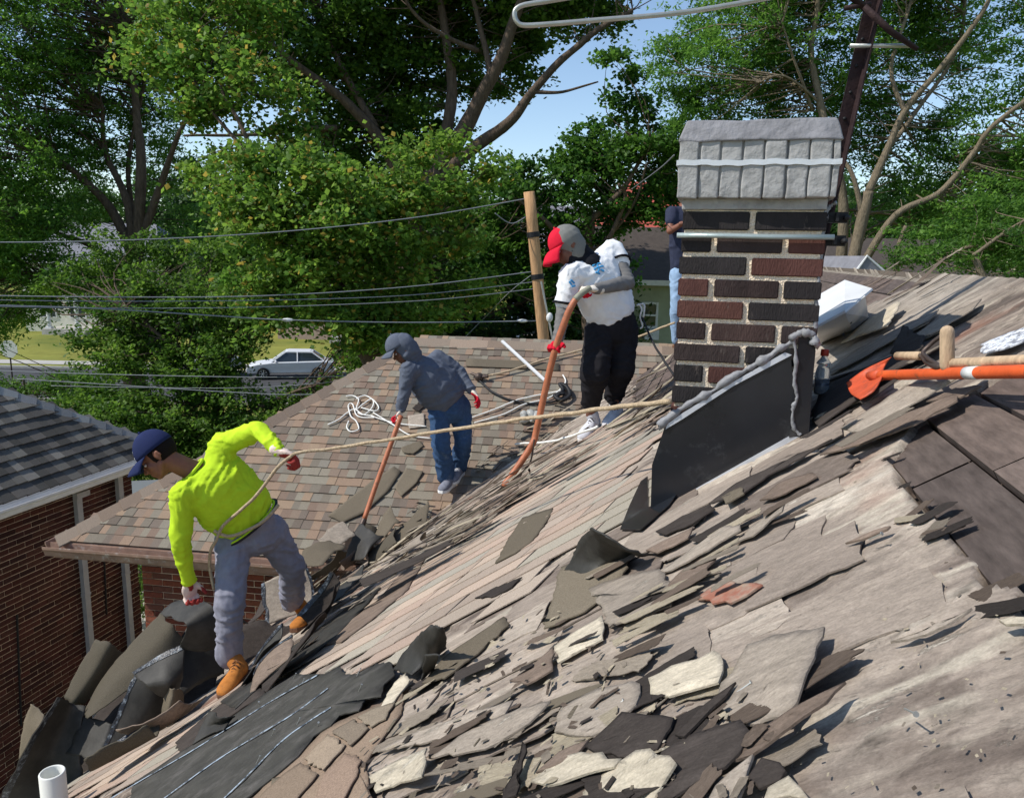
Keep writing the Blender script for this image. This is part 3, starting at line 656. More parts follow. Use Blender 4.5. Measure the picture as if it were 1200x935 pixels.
for zz in (zb+.055, zb-.01):
    g_ = MB(); g_.box(cp(CW+.0, .02, zz-.014), EU*.055, ER*.02, EZ*.03); g_.box(cp(CW+.02, -.012, zz-.010), EU*.008, ER*.14, EZ*.022); g_.cap(cp(CW+.05, .0, zz), .009, cp(CW+.05, .05, zz), .009, 8); g_.build('mast_bracket', M_black, chim)
# flashing, following pixels on the chimney's front plane
o1 = .03
def sheet(name, pts, off, m_, parent, th=.003):
    V = [cf(u, v, off) for u, v in pts]; V += [v+ER*th for v in V]; n = len(pts)
    return mk(name, V, [tuple(range(n)), tuple(reversed(range(n, 2*n)))]+[(i, i+n, (i+1) % n+n, (i+1) % n) for i in range(n)], m_, parent)
flash = sheet('flashing', [(762, 608), (764, 545), (780, 497), (800, 482), (860, 444), (915, 412), (926, 408), (934, 512), (925, 520)], o1, M_flash, chim)
sheet('flashing_edge', [(761, 610), (763, 602), (925, 511), (936, 512)], o1+.004, M_edge, flash, .002)
sheet('flashing_edge', [(780, 503), (782, 497), (800, 484), (862, 446), (920, 413), (928, 416), (860, 452), (800, 491)], o1+.004, M_edge, flash, .002)
rx = EU.dot(cf(930, 450, o1)-FL); rx2 = EU.dot(cf(953, 450, o1)-FL)
b = MB(); ztop = cf(930, 392, o1).z; zbot = cf(945, 512, o1).z
b.add([cp(rx, -o1-.006, zbot-.005), cp(rx2, -o1-.002, zbot+.01), cp(rx2-.003, -o1, ztop), cp(rx+.003, -o1-.006, ztop), cp(rx2, .12, zbot+.03), cp(rx2, .12, ztop)], [(0, 1, 2, 3), (1, 4, 5, 2)])
o = b.build('corner_flashing', M_flash, chim); sm = o.modifiers.new('s', 'SOLIDIFY'); sm.thickness = .004
def bead(px, off, r0, seed, name='sealant_bead', jit=.3):
    random.seed(seed); pts = cr([cf(u, v, off) for u, v in px], 7); pts = [p+Vector((random.uniform(-1, 1), random.uniform(-1, 1), random.uniform(-1, 1)))*r0*jit*.6 for p in pts]
    g_ = MB(); g_.tube(pts, [r0*(.95+.9*mnoise.noise(p*40)+random.uniform(-.15, .15)) for p in pts], 9); return g_.build(name, M_lead, chim, True)
bead([(772, 500), (782, 492), (800, 478), (830, 461), (862, 440), (890, 425), (915, 408), (932, 400)], o1-.002, .0115, 3)
if 0: bead([(776, 498), (800, 474), (828, 456), (850, 440), (870, 430), (900, 414), (925, 402)], .014, .008, 4)
bead([(930, 396), (933, 420), (931, 445), (934, 465), (929, 480), (930, 500), (938, 510)], o1+.006, .006, 5)
bead([(928, 396), (940, 390), (953, 394), (955, 405)], o1+.004, .012, 6)
bead([(955, 400), (957, 350), (962, 300), (966, 262), (970, 245), (980, 238)], -.01, .006, 7, jit=.6)
random.seed(11)
# flashing flange lying on the roof, left of the chimney
fl_ = [(735, 628), (745, 600), (768, 545), (766, 560), (762, 608), (764, 614), (800, 600), (790, 612), (758, 630)]
V = [PM(u, v, .032) for u, v in [(733, 630), (743, 602), (756, 572), (764, 566), (766, 604), (800, 588), (790, 602), (757, 631)]]; 
n = len(V); V2 = V+[v-NM*.003 for v in V]
mk('flashing_flange', V2, [tuple(range(n)), tuple(reversed(range(n, 2*n)))]+[(i, i+n, (i+1) % n+n, (i+1) % n) for i in range(n)], M_flash, chim)
# antenna mast and elements
mastd = 2.75
ant = empty('antenna', P(985, 290, mastd), 'old tv antenna mast strapped behind the chimney with tubular loop', 'antenna')
a0, a1_, a2_ = P(940, 360, mastd), P(1005, 110, mastd), P(1031, -40, mastd)
dm_ = (a2_-a0).normalized(); sx = dm_.cross(Vector((0, 1, 0))).normalized(); sy = dm_.cross(sx)
b = MB(); b.box(a0-sx*.022, sx*.044, sy*.005, a2_-a0); b.box(a0-sx*.022, sx*.005, sy*.04, a2_-a0); b.build('mast', M_mast, ant)
L_ = (a2_-a0).length; q = .05
while q < L_:
    g_ = MB(); p = a0+dm_*q+sx*.004-sy*0; nn_ = sy if sy.y < 0 else -sy; g_.cap(p-sy*.002, .006, p+nn_*.006, .006, 8); g_.build('rivet', M_black, ant); q += .085
loop = [(665, -2), (640, 2), (615, 6), (605, 11), (603, 18), (606, 26), (614, 30), (640, 29), (700, 24), (800, 15), (900, -2), (1030, -28)]
g_ = MB(); g_.tube(cr([P(u, v, 2.7) for u, v in loop], 5), .008, 10); g_.tube([P(665, -2, 2.7), P(800, -22, 2.7)], .008, 10); g_.build('loop_element', M_alu, ant, True)
g_ = MB(); g_.tube([P(996, 54, 2.72), P(1066, 54, 2.72)], .007, 8); g_.build('cross_element', M_alu, ant, True)
g_ = MB(); g_.tube([P(1012, 8, 2.7), P(1045, 38, 2.7), P(1075, 58, 2.7)], [.012, .011, .008], 8); g_.build('arm', M_mast, ant, True)
g_ = MB(); g_.tube([P(1012, 8, 2.7), P(985, -14, 2.7)], .012, 8); g_.build('arm', M_mast, ant, True)
g_ = MB(); g_.tube([P(990, 10, 2.7), P(1020, 5, 2.7)], .008, 8); g_.build('arm', M_mast, ant, True)
MARKS = [('the sunlit granule sheet of the pile', 150, 790), ('the folded sheet in the front hand', 225, 735), ("the front worker's front boot", 262, 805), ('the leftmost large black sheet', 60, 870), ('the striped dark sheet', 300, 850), ("the white-shirted worker's shoes", 700, 505), ("the middle worker's shoes", 528, 568), ('the blade of the bent copper ripper', 595, 572), ('the foot of the middle ripper', 428, 612), ("the front worker's rear boot", 352, 728), ('the raised dark flap', 705, 645), ('the dark box-shaped curl', 500, 760), ('the blue-grey slab', 530, 850), ('the pale bottom-centre slab', 740, 905), ('the ragged black scrap', 735, 860), ('the very large grey-brown slab', 900, 790), ('the cream rectangle', 805, 790), ('the cream slab on edge', 468, 900), ('the rust-red patch', 855, 692), ('the corner of the black flashing', 945, 510), ('the low end of the black flashing', 760, 615), ('the orange shovel blade', 1015, 445), ('the wooden D-grip', 1110, 405), ('the chimney left edge', 782, 450), ('the olive diamond patch', 612, 625), ('the olive strip by the valley', 545, 615), ('the grey wedge-shaped shingle', 485, 612), ('the grey-tan roll', 420, 710), ('the white vent', 985, 360), ('the far ridge', 1100, 318), ('the pale peeled strip by the boards', 1185, 724), ('the seam between the boards', 1120, 574), ('the black strap bundle', 660, 465), ('the beige rectangle', 680, 750), ('the mottled grey slab', 745, 698)]
def scraplabel(u, v, L, k, base):
    m_ = sorted(MARKS, key=lambda q: (q[1]-u)**2+(q[2]-v)**2)[0]; du, dv = u-m_[1], v-m_[2]
    side = ('right of' if du > 0 else 'left of') if abs(du) > abs(dv) else ('below' if dv > 0 else 'above'); far = 'just ' if math.hypot(du, dv) < 30 and len(m_[0].split()) < 5 else ''
    sz = 'tiny' if L < .07 else 'small' if L < .15 else 'medium' if L < .26 else 'long' if L < .4 else 'very long'
    kind = 'bark-like strip' if 'bark' in base else 'splintered scrap' if 'splint' in base else 'broken scrap'
    return '%s %s %s lying %s%s %s' % (sz, ('grey', 'brown', 'blackish', 'pale beige', 'olive granule')[k], kind, far, side, m_[0])
USED = set()
def uniq(lb, alts):
    for a in ['']+alts:
        q = (lb+' '+a).strip() if a[:1] != '+' else a[1:]+' '+lb
        if q not in USED: USED.add(q); return q
    return lb
# ------------------------------------------------------------ torn shingles and slabs
def hit(u, v, h=0.0, wing=False):
    d = ray(u, v)
    tm = (PC+h/NM.z)/(d.z-PA*d.x-PB*d.y); tm = tm if tm > 0 else 1e9
    if wing is None: return d*tm
    tw = (G2.z-S2*UY.dot(G2)+h/N2.z)/(d.z-S2*UY.dot(d)); tw = tw if tw > 0 else 1e9
    return d*(tw if wing is True else min(tm, tw))
def recenter(o):
    me = o.data; n = len(me.vertices); a = np.empty(n*3, np.float32); me.vertices.foreach_get('co', a); a = a.reshape(-1, 3); c = a.mean(0)
    c[2] = a[:, 2].min(); me.vertices.foreach_set('co', (a-c).ravel()); o.location = Vector([float(q) for q in c]); me.update(); return o
def slab(label, px, m, h=.035, th=.005, rag=.004, group=None, name='torn_shingle', cat='shingle', wing=None, seed=0, parent=None, rings=4):
    rs_ = random.Random(hash((px[0], px[1])) & 0xffff); n0 = len(px)
    hs = [.026+(q-.028)*.42 for q in (h if hasattr(h, '__len__') else [h]*n0)]; th = min(th, .0035)
    C3 = [hit(u, v, hh, wing) for (u, v), hh in zip(px, hs)]; nrm = N2 if wing is True else NM
    out = []
    for i in range(n0):
        a, b_ = C3[i], C3[(i+1) % n0]; L = (b_-a).length; k = max(1, min(9, int(L/.022))); t = (b_-a).normalized(); s = t.cross(nrm)
        ra = rag*min(1, L/.05)
        for q in range(k):
            f = q/k; j = 0 if q == 0 else (mnoise.noise((a+(b_-a)*f)*55)*1.3+rs_.uniform(-.6, .6))*ra*2.2
            out.append(a+(b_-a)*f+s*j)
    n = len(out); cen = sum(out, Vector())/n; V = []; 
    fr = [1, .8, .5, .2][:rings]
    for f in fr:
        for p in out:
            q = cen+(p-cen)*f; q = q+nrm*(mnoise.noise(q*9+Vector((seed, 0, 3)))*.006*(1 if f < 1 else .5)); V.append(q)
    V.append(cen); m_ = len(V); Fc = []
    for r_ in range(len(fr)-1):
        for i in range(n): j = (i+1) % n; Fc.append((r_*n+i, r_*n+j, (r_+1)*n+j, (r_+1)*n+i))
    for i in range(n): Fc.append(((len(fr)-1)*n+i, (len(fr)-1)*n+(i+1) % n, m_-1))
    a = (V[1]-V[0]).cross(V[n]-V[0])
    ar = sum(((out[i]-cen).cross(out[(i+1) % n]-cen)).dot(nrm) for i in range(n))
    if ar < 0: Fc = [tuple(reversed(f)) for f in Fc]
    T = len(V); V2 = V+[v-nrm*th for v in V]; F2 = Fc+[tuple(x+T for x in reversed(f)) for f in Fc]
    for i in range(n):
        j = (i+1) % n; F2.append((i, i+T, j+T, j) if ar > 0 else (j, j+T, i+T, i))
    o = mk(name, V2, F2, m, parent, False); me = o.data
    sm = [True]*len(Fc)+[True]*len(Fc)+[False]*n; me.polygons.foreach_set('use_smooth', sm)
    if parent is None: recenter(o); tag(o, label, cat, group)
    return o
def pt3(q): return P(q[0], q[1], q[2]) if q[2] > 0 else hit(q[0], q[1], -q[2], None)
def curled(label, rows, m, stripe=None, th=.005, n=7, group=None, parent=None, name='curled_shingle', under=None, cat='shingle'):
    R3 = [cr([pt3(q) for q in r_], n) for r_ in rows]; Wn_ = len(R3[0]); cols = [cr([r_[i] for r_ in R3], n) if len(R3) > 2 else [R3[0][i]+(R3[1][i]-R3[0][i])*(k/n) for k in range(n+1)] for i in range(Wn_)]
    H_ = len(cols[0]); V = []
    for i in range(Wn_):
        for j in range(H_):
            p = cols[i][j]; q = p+Vector((1, 1, 1))*(mnoise.noise(p*9)*.010+mnoise.noise(p*30)*.004)
            if i in (0, Wn_-1) or j in (0, H_-1):
                inn = cols[min(max(i, 1), Wn_-2)][min(max(j, 1), H_-2)]; q = q+(inn-p)*max(-.4, mnoise.noise(p*18)*.8+random.uniform(-.15, .15))
            V.append(q)
    Fc = [(i*H_+j, i*H_+j+1, (i+1)*H_+j+1, (i+1)*H_+j) for i in range(Wn_-1) for j in range(H_-1)]
    o = mk(name, V, Fc, m, parent, True); 
    if under: o.data.materials.append(under)
    sm = o.modifiers.new('s', 'SOLIDIFY'); sm.thickness = th; sm.offset = 0
    if under: sm.material_offset = 1
    if stripe is not None:
        for (jf, wj) in stripe:
            j = jf*(H_-1); SV = []; SF = []; i0 = 0
            for side in (1, -1):
                base = len(SV)
                for i in range(Wn_):
                    for e in (0, 1):
                        jj = min(max(j+wj*e*(H_-1)+.06*math.sin(i*2.1+e*3), 0), H_-1.001); a = int(jj); f = jj-a
                        p = V[i*H_+a]*(1-f)+V[i*H_+min(a+1, H_-1)]*f
                        i1, i2 = max(i-1, 0), min(i+1, Wn_-1); nn = (V[i2*H_+a]-V[i1*H_+a]).cross(V[i*H_+min(a+1, H_-1)]-V[i*H_+max(a-1, 0)]).normalized()
                        SV.append(p+nn*side*(th/2+.003))
                SF += [(base+2*i, base+2*i+1, base+2*i+3, base+2*i+2) for i in range(Wn_-1)]
            mk('sealant_strip', SV, SF, M_tar, o, True)
    if parent is None:
        tag(o, label, cat, group)
    return o
# dark leak barrier sheet at lower left with its sealant stripes
SHH = .026+(.052-.028)*.42
sh = slab('large flat dark grey shingle sheet with pale sealant stripes, lying at the lower left', [(158, 915), (200, 888), (240, 862), (310, 812), (345, 790), (380, 789), (398, 780), (404, 790), (430, 789), (440, 777), (458, 776), (462, 790), (450, 800), (446, 815), (428, 818), (420, 832), (398, 838), (388, 850), (368, 862), (350, 885), (318, 912), (285, 938), (150, 942)], mat('charcoal_sheet', lin((64, 62, 57)), rough=.75, spec=.25, var=.3, scale=12, bump=.35, bscale=160, bdist=.003, dirt=((.12, .11, .10), 9, .5, .75)), .052, .006, .002, name='shingle_sheet')
def stripe(px, w, h, parent, m=M_tar2):
    pts = cr([hit(u, v, h, None) for u, v in px], 10); V = []; Fc = []
    for i, p in enumerate(pts):
        t = (pts[min(i+1, len(pts)-1)]-pts[max(i-1, 0)]).normalized(); s = t.cross(NM)
        ww = w*(.75+.5*mnoise.noise(p*25)+.3*mnoise.noise(p*70)); V += [p+s*ww, p+s*ww*.3+NM*.002, p-s*ww]
    for i in range(len(pts)-1): Fc += [(3*i, 3*i+1, 3*i+4, 3*i+3), (3*i+1, 3*i+2, 3*i+5, 3*i+4)]
    o = mk('sealant_strip', V, Fc, m, parent, True); return o
stripe([(20, 1000), (160, 917), (230, 876), (300, 832), (340, 808), (373, 790)], .011, SHH+.004, sh)
stripe([(188, 938), (250, 893), (300, 862), (345, 835), (384, 806)], .010, SHH+.004, sh)
stripe([(255, 942), (290, 908), (330, 868), (360, 846), (388, 828)], .009, SHH+.004, sh)
slab('broad brown granule-covered shingle piece at the bottom edge beside the dark sheet', [(290, 942), (318, 912), (350, 885), (383, 853), (412, 838), (445, 824), (472, 812), (470, 835), (445, 868), (428, 895), (436, 942)], mat('tan_granules', lin((136, 118, 101)), rough=.95, spec=.1, **GR), .040, .006, .002)
slab('small square grey shingle corner at the bottom edge', [(318, 912), (346, 906), (348, 940), (320, 942)], M_mid, .049, .006, .001)
slab('long dark green-grey strip beside the front worker boot', [(258, 822), (300, 788), (350, 752), (400, 716), (428, 692), (446, 688), (432, 706), (398, 740), (352, 780), (310, 800), (275, 830)], M_under, .05, .006)
slab('dark strip leading from the boot down to the curled pile', [(205, 870), (240, 838), (262, 822), (300, 800), (310, 812), (240, 858), (212, 884)], M_blackfelt, .044, .006)
slab('narrow grey-green shingle strip edging the stripped middle', [(360, 760), (400, 735), (440, 705), (470, 672), (500, 650), (478, 690), (440, 722), (400, 752)], M_brownfelt, .046)
for k, (px, c_) in enumerate((([(300, 936), (330, 908), (352, 892), (372, 906), (345, 940)], (128, 112, 96)), ([(356, 888), (384, 860), (404, 872), (378, 902)], (146, 130, 112)), ([(390, 856), (414, 842), (432, 852), (410, 872)], (120, 108, 94)), ([(378, 908), (404, 880), (424, 890), (408, 925), (396, 942), (366, 940)], (140, 120, 104)), ([(418, 840), (442, 828), (462, 822), (452, 842), (434, 852)], (132, 120, 104)))):
    slab(['lowest brown tab', 'second tan tab', 'third olive-brown tab', 'wide tan tab at the right', 'uppermost narrow tab'][k]+' laid on the broad granule shingle piece', px, mat('tab_granules', lin(c_), rough=.95, spec=.1, **GR), .058, .003, .003, name='shingle_tab', cat='shingle tab')
D = [
 ('flat olive shingle panel under the raised dark flap', [(657, 664), (700, 650), (737, 656), (720, 690), (685, 716), (637, 736), (648, 700)], M_mid, .045),
 ('long pale blue-grey slab, leftmost of the foreground slabs', [(442, 880), (480, 860), (540, 838), (601, 820), (592, 836), (545, 852), (500, 869)], M_greyfelt, [.05, .055, .06, .07, .06, .05, .05]),
 ('long pale slab next to the blue-grey one', [(502, 887), (560, 850), (613, 827), (645, 820), (620, 846), (580, 871), (540, 882)], M_greyfelt, [.06, .07, .08, .08, .07, .06, .06]),
 ('dark brown scrap between two beige slabs', [(597, 797), (617, 783), (637, 767), (648, 757), (648, 785), (617, 801)], M_brownfelt, .06),
 ('wide grey-brown slab with a nail hole in the centre foreground', [(649, 856), (657, 829), (700, 806), (741, 797), (750, 801), (745, 825), (713, 853), (680, 862)], M_greyfelt, .06),
 ('ragged black felt scrap, left of the pale tilted slab', [(713, 849), (729, 834), (760, 838), (790, 841), (786, 852), (781, 858), (770, 877), (740, 886), (700, 883), (685, 873)], M_blackfelt, .07),
 ('long narrow pale slab under the ragged black scrap', [(621, 914), (650, 890), (681, 881), (729, 889), (720, 899), (690, 906), (641, 919)], M_light, .075),
 ('pale tilted slab at the bottom centre of the frame', [(683, 928), (712, 900), (745, 879), (770, 884), (792, 893), (778, 915), (762, 940), (690, 945)], M_light, [.04, .06, .09, .1, .1, .08, .05, .04]),
 ('cream slab standing on edge at the bottom left of the jumble', [(432, 910), (465, 890), (500, 875), (499, 895), (494, 909), (460, 920), (440, 928)], M_light, [.04, .06, .1, .1, .09, .05, .04]),
 ('thin dark brown sliver among the foreground slabs', [(628, 905), (655, 880), (690, 866), (678, 882), (660, 894)], M_brownfelt, .07),
 ('mottled grey slab below the raised dark flap', [(690, 690), (730, 674), (773, 666), (789, 692), (786, 708), (755, 722), (715, 734), (706, 712)], M_greyfelt, .05),
 ('beige rectangular slab in the centre', [(649, 757), (676, 738), (705, 720), (708, 735), (706, 748), (680, 762), (654, 777)], M_light, .05),
 ('upright dark stick of shingle at the bottom centre', [(588, 936), (600, 900), (612, 868), (616, 872), (611, 900), (604, 930)], M_blackfelt, .09),
 ('olive diamond patch on the old tan shingles', [(580, 660), (595, 632), (612, 606), (648, 595), (640, 612), (625, 632), (604, 648)], M_mid, .042),
 ('olive parallelogram strip along the valley edge', [(517, 640), (530, 616), (542, 602), (570, 593), (556, 614), (534, 636)], M_mid, .042),
 ('very large grey-brown slab in the right foreground', [(817, 859), (845, 800), (876, 755), (920, 742), (966, 734), (955, 770), (940, 808), (922, 838), (900, 846), (868, 848)], M_greyfelt, [.05, .05, .055, .06, .075, .08, .07, .06, .05, .05]),
 ('cream rectangular slab left of the very large slab', [(760, 795), (800, 775), (836, 761), (847, 774), (842, 800), (815, 808), (784, 816), (762, 813)], M_light, .05),
 ('black granule slab at the bottom, right of the pale tilted slab', [(775, 880), (804, 861), (840, 850), (868, 843), (879, 857), (868, 880), (850, 898), (808, 921), (770, 938)], M_blackfelt, .065),
 ('dark stick-like scrap on top of the cream rectangle end', [(790, 860), (820, 828), (861, 797), (850, 813), (832, 829), (801, 862)], M_blackfelt, .075),
 ('long grey-brown slab with black gap beneath, right foreground', [(858, 890), (895, 850), (928, 829), (960, 812), (990, 797), (968, 822), (940, 840), (915, 858), (880, 882)], M_brownfelt, [.06, .07, .08, .08, .07, .08, .09, .09, .07]),
 ('narrow grey slab pointing up at the bottom right', [(828, 938), (855, 905), (884, 883), (876, 905), (864, 938)], M_greyfelt, .06),
 ('dark rounded scrap near the bottom right', [(876, 912), (884, 900), (893, 888), (915, 894), (921, 903), (914, 914), (890, 924)], M_blackfelt, .05),
 ('pale pointed slab at the bottom right edge', [(900, 922), (924, 908), (950, 938), (894, 940)], M_light, .06),
 ('long grey-green slab below the flashing', [(770, 672), (810, 642), (850, 616), (867, 615), (868, 621), (830, 645), (785, 668)], M_greyfelt, [.04, .05, .07, .08, .08, .06, .04]),
 ('second pale strip below the flashing, right of the grey-green one', [(858, 637), (878, 618), (895, 606), (919, 589), (916, 598), (882, 627)], M_greyfelt, [.04, .05, .06, .08, .08, .05]),
 ('rust-red patch of felt in the middle of the bare area', [(815, 702), (830, 690), (848, 680), (893, 684), (875, 697), (856, 707)], M_red, .034),
 ('thin curled sliver under the flashing flange', [(757, 645), (785, 630), (812, 618), (806, 630), (770, 648)], M_brownfelt, .05),
 ('dark ragged scrap beside the long grey-green slab', [(780, 690), (800, 668), (822, 654), (846, 644), (838, 656), (815, 676), (790, 692)], M_brownfelt, .055),
 ('dark grey strip following the flashing foot, lower one', [(768, 622), (800, 604), (832, 590), (838, 596), (812, 612), (780, 626)], M_blackfelt, .05),
 ('dark grey strip following the flashing foot, upper one', [(830, 590), (862, 566), (905, 546), (975, 514), (940, 536), (900, 556), (866, 580)], M_blackfelt, .05),
 ('grey shingle piece in the middle of the flashing foot', [(845, 582), (868, 570), (872, 578), (850, 590)], M_mid, .056),
 ('brown ragged piece lying right of the flashing foot', [(890, 586), (912, 566), (950, 552), (957, 558), (920, 578), (905, 584)], M_brownfelt, .045),
 ('thin dark sliver in the middle of the bare area', [(990, 636), (1010, 628), (1044, 617), (1040, 621), (1012, 632)], M_brownfelt, .034),
 ('long thin crack-edged strip across the right of the bare area', [(1042, 750), (1080, 738), (1138, 711), (1130, 718), (1085, 742)], M_greyfelt, .032),
 ('peeled pale edge strip beside the boards', [(1170, 726), (1185, 722), (1204, 722), (1204, 730), (1178, 731)], M_light, .04),
 ('upper long peeled grey layer beside the shovels', [(985, 502), (1020, 478), (1062, 452), (1128, 438), (1110, 450), (1062, 478), (1010, 506)], M_greyfelt, [.05, .06, .08, .08, .06, .05, .04]),
 ('lower long peeled brown layer beside the shovels', [(960, 532), (1000, 508), (1060, 484), (1118, 462), (1122, 470), (1070, 498), (1010, 520)], M_brownfelt, .05),
 ('dark underlay flap behind the flashing corner', [(950, 482), (965, 452), (1010, 432), (1070, 405), (1112, 392), (1100, 408), (1050, 432), (1000, 470), (958, 500)], M_blackfelt, [.03, .05, .06, .05, .04, .04, .05, .05, .03]),
 ('grey layered felt strip along the chimney shadow', [(962, 440), (1000, 412), (1060, 380), (1100, 362), (1088, 378), (1040, 402), (990, 430)], M_greyfelt, .04),
 ('thin standing slab with white face right of the vent', [(985, 402), (1020, 372), (1052, 352), (1055, 356), (1040, 382), (1000, 396)], M_light, [.05, .08, .11, .1, .05, .04]),
 ('small black triangular scrap on the shaded felt', [(1043, 414), (1058, 380), (1084, 396), (1078, 412)], M_blackfelt, .06),
 ('grey felt strip on top of the shaded layers near the ridge', [(1060, 400), (1100, 372), (1150, 350), (1140, 362), (1090, 392)], M_greyfelt, .04),
 ('thin black cracked piece at the left of the bare area', [(556, 700), (575, 690), (612, 676), (600, 688), (580, 698)], M_blackfelt, .045),
 ('olive granule piece sloping below the small curled box', [(494, 800), (520, 770), (560, 742), (590, 722), (596, 732), (560, 765), (520, 795)], M_mid, .042),
 ('pale strip with torn end near the small curled box', [(440, 836), (462, 800), (476, 788), (480, 796), (462, 822)], M_light, .05),
 ('flat tan scrap on the right bare area', [(1085, 470), (1120, 455), (1150, 452), (1125, 466)], M_brownfelt, .04),
]
for k, (lb, px, m_, h) in enumerate(D): slab(lb, px, m_, h, seed=k, rag=.0035)
M_pile = mat('pile_granules', lin((84, 78, 67)), rough=.9, spec=.15, **GR)
GRP = 'large curled dark shingle sheets in the pile at the eave'
curled('small light brown curl at the far left of the pile', [[(21, 892, 4.3), (28, 850, 4.3), (35, 825, 4.3)], [(45, 900, 4.1), (50, 862, 4.15), (53, 838, 4.25)]], M_mid)
curled('leftmost large black sheet of the pile, sealant stripe along its left edge', [[(-4, 942, 3.85), (34, 870, 3.95), (69, 815, 4.1)], [(45, 945, 4.0), (62, 875, 4.1), (85, 822, 4.2)], [(98, 940, 4.0), (94, 885, 4.08), (99, 830, 4.2)]], M_under, stripe=[(0, .12)])
curled('upright brown roll standing behind the pile', [[(76, 816, 4.35), (92, 783, 4.4), (112, 750, 4.45)], [(86, 822, 4.3), (108, 790, 4.33), (130, 754, 4.4)], [(97, 828, 4.35), (122, 795, 4.4), (144, 764, 4.5)]], M_pile)
curled('long sunlit granule sheet across the top of the pile', [[(97, 836, 4.25), (120, 795, 4.33), (150, 758, 4.38), (188, 719, 4.42)], [(100, 838, 4.15), (133, 800, 4.2), (168, 766, 4.25), (203, 732, 4.3)], [(102, 842, 4.1), (145, 812, 4.15), (182, 785, 4.2), (216, 752, 4.3)]], M_pile)
curled('folded black sheet held by the front worker hand', [[(188, 719, 4.3), (200, 708, 4.33), (213, 703, 4.36)], [(216, 733, 4.05), (234, 722, 4.1), (251, 712, 4.15)], [(211, 757, 4.12), (234, 764, 4.15), (254, 762, 4.2)]], M_under)
curled('grey-beige bent sheet with sealant stripe in the middle of the pile', [[(156, 788, 4.1), (185, 768, 4.1), (219, 752, 4.15)], [(170, 804, 3.96), (196, 800, 3.96), (216, 788, 4.05)], [(193, 816, 4.02), (201, 816, 4.05), (210, 806, 4.1)]], M_under, stripe=[(0, .12)])
curled('short cone-shaped roll at the lower right of the pile', [[(194, 808, 4.02), (191, 830, 4.04), (187, 846, 4.07)], [(203, 806, 3.93), (201, 828, 3.93), (200, 851, 3.97)], [(213, 808, 4.0), (215, 826, 4.02), (212, 842, 4.05)]], M_mid)
curled('black twisted sheet with diagonal sealant stripe in front of the pile', [[(159, 790, 4.12), (140, 830, 4.03), (114, 892, 3.93)], [(185, 800, 4.1), (172, 835, 4.05), (150, 872, 3.98)], [(194, 822, 4.15), (188, 850, 4.12), (180, 864, 4.1)]], M_under, stripe=[(0, .1)])
curled('dark triangular sheet low in the pile', [[(78, 882, 4.08), (88, 855, 4.15), (98, 838, 4.2)], [(116, 892, 3.96), (126, 870, 4.03), (132, 848, 4.1)]], M_under)
curled('black backing sheet added as the dark interior of the pile', [[(30, 960, 4.05), (110, 905, 4.12), (190, 856, 4.25), (250, 812, 4.35)], [(70, 880, 4.5), (150, 800, 4.55), (215, 762, 4.6), (262, 758, 4.7)]], M_blackfelt)  # black filler behind the curls, stands in for shade inside the pile
curled('black folded sheet between the pile and the front leg', [[(214, 815, 4.2), (235, 800, 4.3), (262, 790, 4.4)], [(205, 765, 4.35), (240, 745, 4.45), (270, 735, 4.55)], [(236, 706, 4.55), (262, 712, 4.6), (290, 730, 4.65)]], M_under)
curled('black sheet sagging behind the front worker legs', [[(268, 805, 4.4), (300, 790, 4.5), (340, 758, 4.7)], [(270, 740, 4.7), (300, 728, 4.8), (345, 735, 4.85)]], M_blackfelt)
curled('light grey slab leaning behind the rear boot, striped on its left edge', [[(306, 684, 5.05), (309, 708, 4.98), (312, 732, 4.9)], [(334, 672, 5.08), (338, 700, 5.02), (342, 722, 4.95)], [(358, 662, 5.15), (368, 690, 5.08), (363, 712, 5.0)]], M_greyfelt, stripe=[(0, .1), (.93, .07)])
curled('grey-tan roll curled at the valley above the rear boot', [[(386, 744, 4.62), (405, 706, 4.8), (428, 684, 5.0), (449, 676, 5.2)], [(400, 738, 4.42), (418, 710, 4.6), (438, 692, 4.8), (452, 680, 5.05)], [(413, 731, 4.5), (434, 715, 4.62), (447, 698, 4.8), (456, 684, 5.05)]], M_mid)
curled('big raised dark flap arching over the centre of the roof', [[(660, 669, -.03), (675, 643, -.085), (692, 619, -.16), (706, 627, -.15), (730, 642, -.1), (748, 646, -.07)], [(690, 674, -.03), (705, 665, -.03), (728, 656, -.03), (745, 652, -.03), (756, 650, -.035), (765, 649, -.03)]], M_under)
curled('dark box-shaped curl left of the centre', [[(463, 782, -.03), (484, 752, -.09), (506, 733, -.16), (516, 738, -.15), (524, 752, -.08)], [(482, 792, -.03), (492, 784, -.03), (501, 777, -.03), (512, 768, -.03), (522, 760, -.03)]], M_under)
curled('small upturned tab beside the dark box-shaped curl', [[(494, 796, -.03), (496, 780, -.07), (498, 767, -.1)], [(508, 784, -.03), (512, 775, -.06), (514, 768, -.09)]], M_under)
curled('short upturned tan tab below the front boot', [[(226, 872, -.04), (236, 852, -.07), (246, 832, -.1)], [(246, 860, -.045), (252, 848, -.06), (262, 842, -.08)], [(262, 856, -.045), (268, 846, -.05), (276, 838, -.055)]], M_under)
curled('black curled shingle at the foot of the middle shovel', [[(404, 658, 5.9), (412, 630, 6.0), (424, 611, 6.1)], [(424, 656, 5.7), (432, 638, 5.8), (441, 626, 5.9)], [(428, 650, 5.75), (442, 634, 5.85), (455, 628, 5.95)]], M_under)
curled('grey upright curl right of the middle shovel', [[(438, 628, 6.0), (449, 606, 6.1), (457, 592, 6.2)], [(450, 630, 5.9), (460, 617, 5.95), (467, 613, 6.0)]], M_mid)
